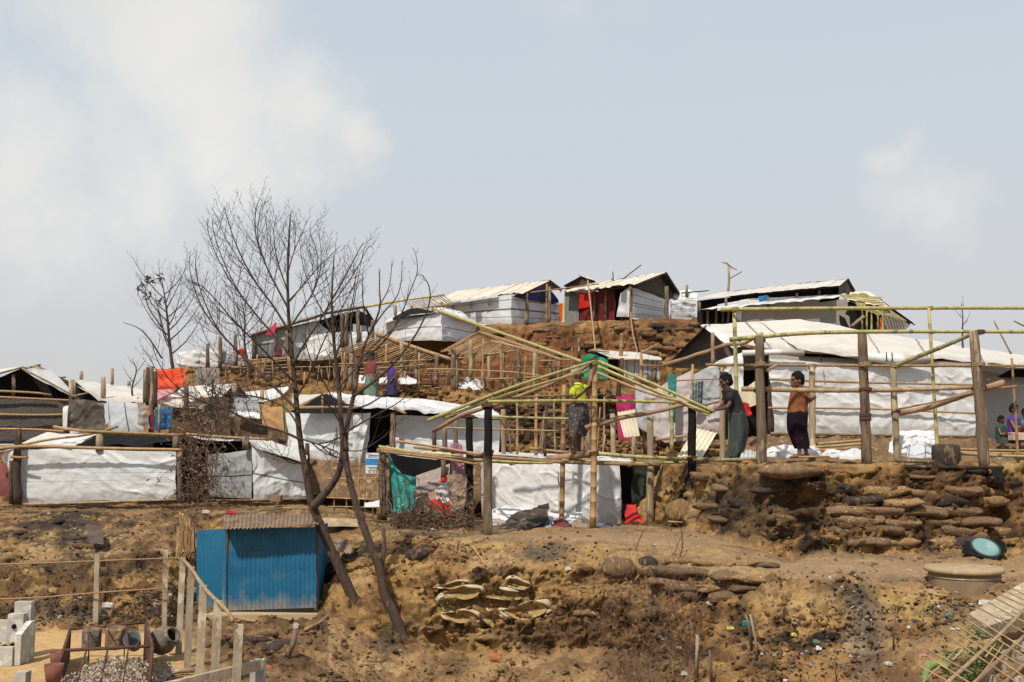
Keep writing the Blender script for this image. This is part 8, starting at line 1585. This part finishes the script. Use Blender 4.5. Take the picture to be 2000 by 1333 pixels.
def trellis():
    T = thing('bamboo_trellis', 'collapsed bamboo trellis over a green plot at the lower right corner', 'trellis', W(1900,1345,9.6), None)
    def Tp(px, py): return W(px, py, 9.6+(1333-py)/200*1.6)
    for a, b, r in (((1838,1345),(2040,1150),.022),((1893,1345),(2040,1205),.024),((1950,1345),(2040,1260),.022),((1860,1290),(1900,1250),.014),((1790,1345),(1868,1270),.012)): bamboo(T, 'long_pole', [Tp(*a), Tp(*b)], r, 'bamboo_dry')
    for a, b in (((1940,1172),(2040,1222)),((1930,1182),(2040,1240)),((1905,1190),(2040,1262)),((1888,1204),(2030,1290)),((1888,1216),(2030,1304)),((1862,1222),(2020,1318)),((1862,1236),(2005,1330)),((1836,1238),(1990,1340)),((1812,1276),(1900,1320)),((1812,1288),(1905,1345)),((1793,1306),(1870,1345)),((1950,1165),(2040,1205)),((1960,1158),(2040,1195)),((1972,1152),(2040,1184)),((1900,1345),(1960,1262)),((1925,1290),(1945,1262))): v, f, uv = bamboo_line([Tp(*a)+Vector((0,0,.03)), Tp(*b)+Vector((0,0,.02))], .0095, .008); part(T, 'cane', v, f, MATS['bamboo_tan'], uv)
    for i, (x, y) in enumerate(((1995,1250),(1975,1268),(1953,1290),(1934,1315),(1900,1330),(1998,1282),(1985,1318))):
        p = W(x, y+12, 10.2+(1333-y)/200*1.6); M = Euler((0,0,.6+rs.uniform(-.3,.3))).to_matrix(); mb = MB().box(p, (.11,.13,.09), M, .008); single('block', ['pale cement block topmost of those under the trellis, at the right edge','pale block second highest under the trellis, just left of the topmost','pale block under the middle of the trellis beside the green leaves','pale block low under the trellis between two long poles','pale block nearest the lime green strip under the trellis','pale block at the right edge below the topmost one','pale block lowest at the right edge under the trellis'][i], 'block', mb.v, mb.f, MATS['concrete'], smooth=False, group='pale blocks under the trellis')
    v = [Tp(1935,1190)+Vector((0,.5,-.12)), Tp(2060,1120)+Vector((0,.5,-.1)), Tp(2060,1190)+Vector((0,.5,-.1)), Tp(1960,1215)+Vector((0,.4,-.12))]; v = v+[q-Vector((0,-.04,.14)) for q in v]
    single('concrete_slab', 'cream concrete slab at the right edge above the trellis', 'slab', v, [(0,1,2,3),(7,6,5,4),(0,3,7,4),(3,2,6,7),(1,0,4,5),(2,1,5,6)], MATS['concrete'], smooth=False)
    rr = random.Random(8); mb = MB()
    for cx, cy, n, sp in ((1925,1225,70,22),(1945,1250,90,26),(1880,1275,50,18),(1910,1310,90,24),(1880,1320,40,16),(1925,1270,60,22)):
        for _ in range(n):
            c = Tp(cx+rr.gauss(0,sp*.5), cy+rr.gauss(0,sp*.4))+Vector((0,rr.uniform(.05,.4),-rr.uniform(.03,.2))); a = rr.uniform(0,6.28); d = Vector((math.cos(a),math.sin(a)*.6,rr.uniform(-.1,.5))).normalized()*rr.uniform(.025,.055); w = d.cross(Vector((0,0,1))).normalized()*d.length*.42; mb.add([c-d,c-w+Vector((0,0,.006)),c+d,c+w+Vector((0,0,.006))],[(0,1,2,3)])
    o = single('green_plants', 'low bright green leaves growing under the trellis', 'plants', mb.v, mb.f, MATS['leaf_green'], kind='stuff')
    v, f, uv = tube(smoothline([Tp(1806,1330), Tp(1812,1306), Tp(1832,1297), Tp(1852,1306)],5), .035, 9); v2 = v; single('green_hose', 'curved lime green plastic strip left of the trellis', 'hose', v, f, MATS['lime_plastic'], uv)
    bamboo_ = None
mat('leaf_green', (.05,.12,.018), (.03,.075,.012), .6, 8, var=.0, c3=(.11,.24,.04)); mat('lime_plastic', (.15,.20,.06), None, .5)
trellis()
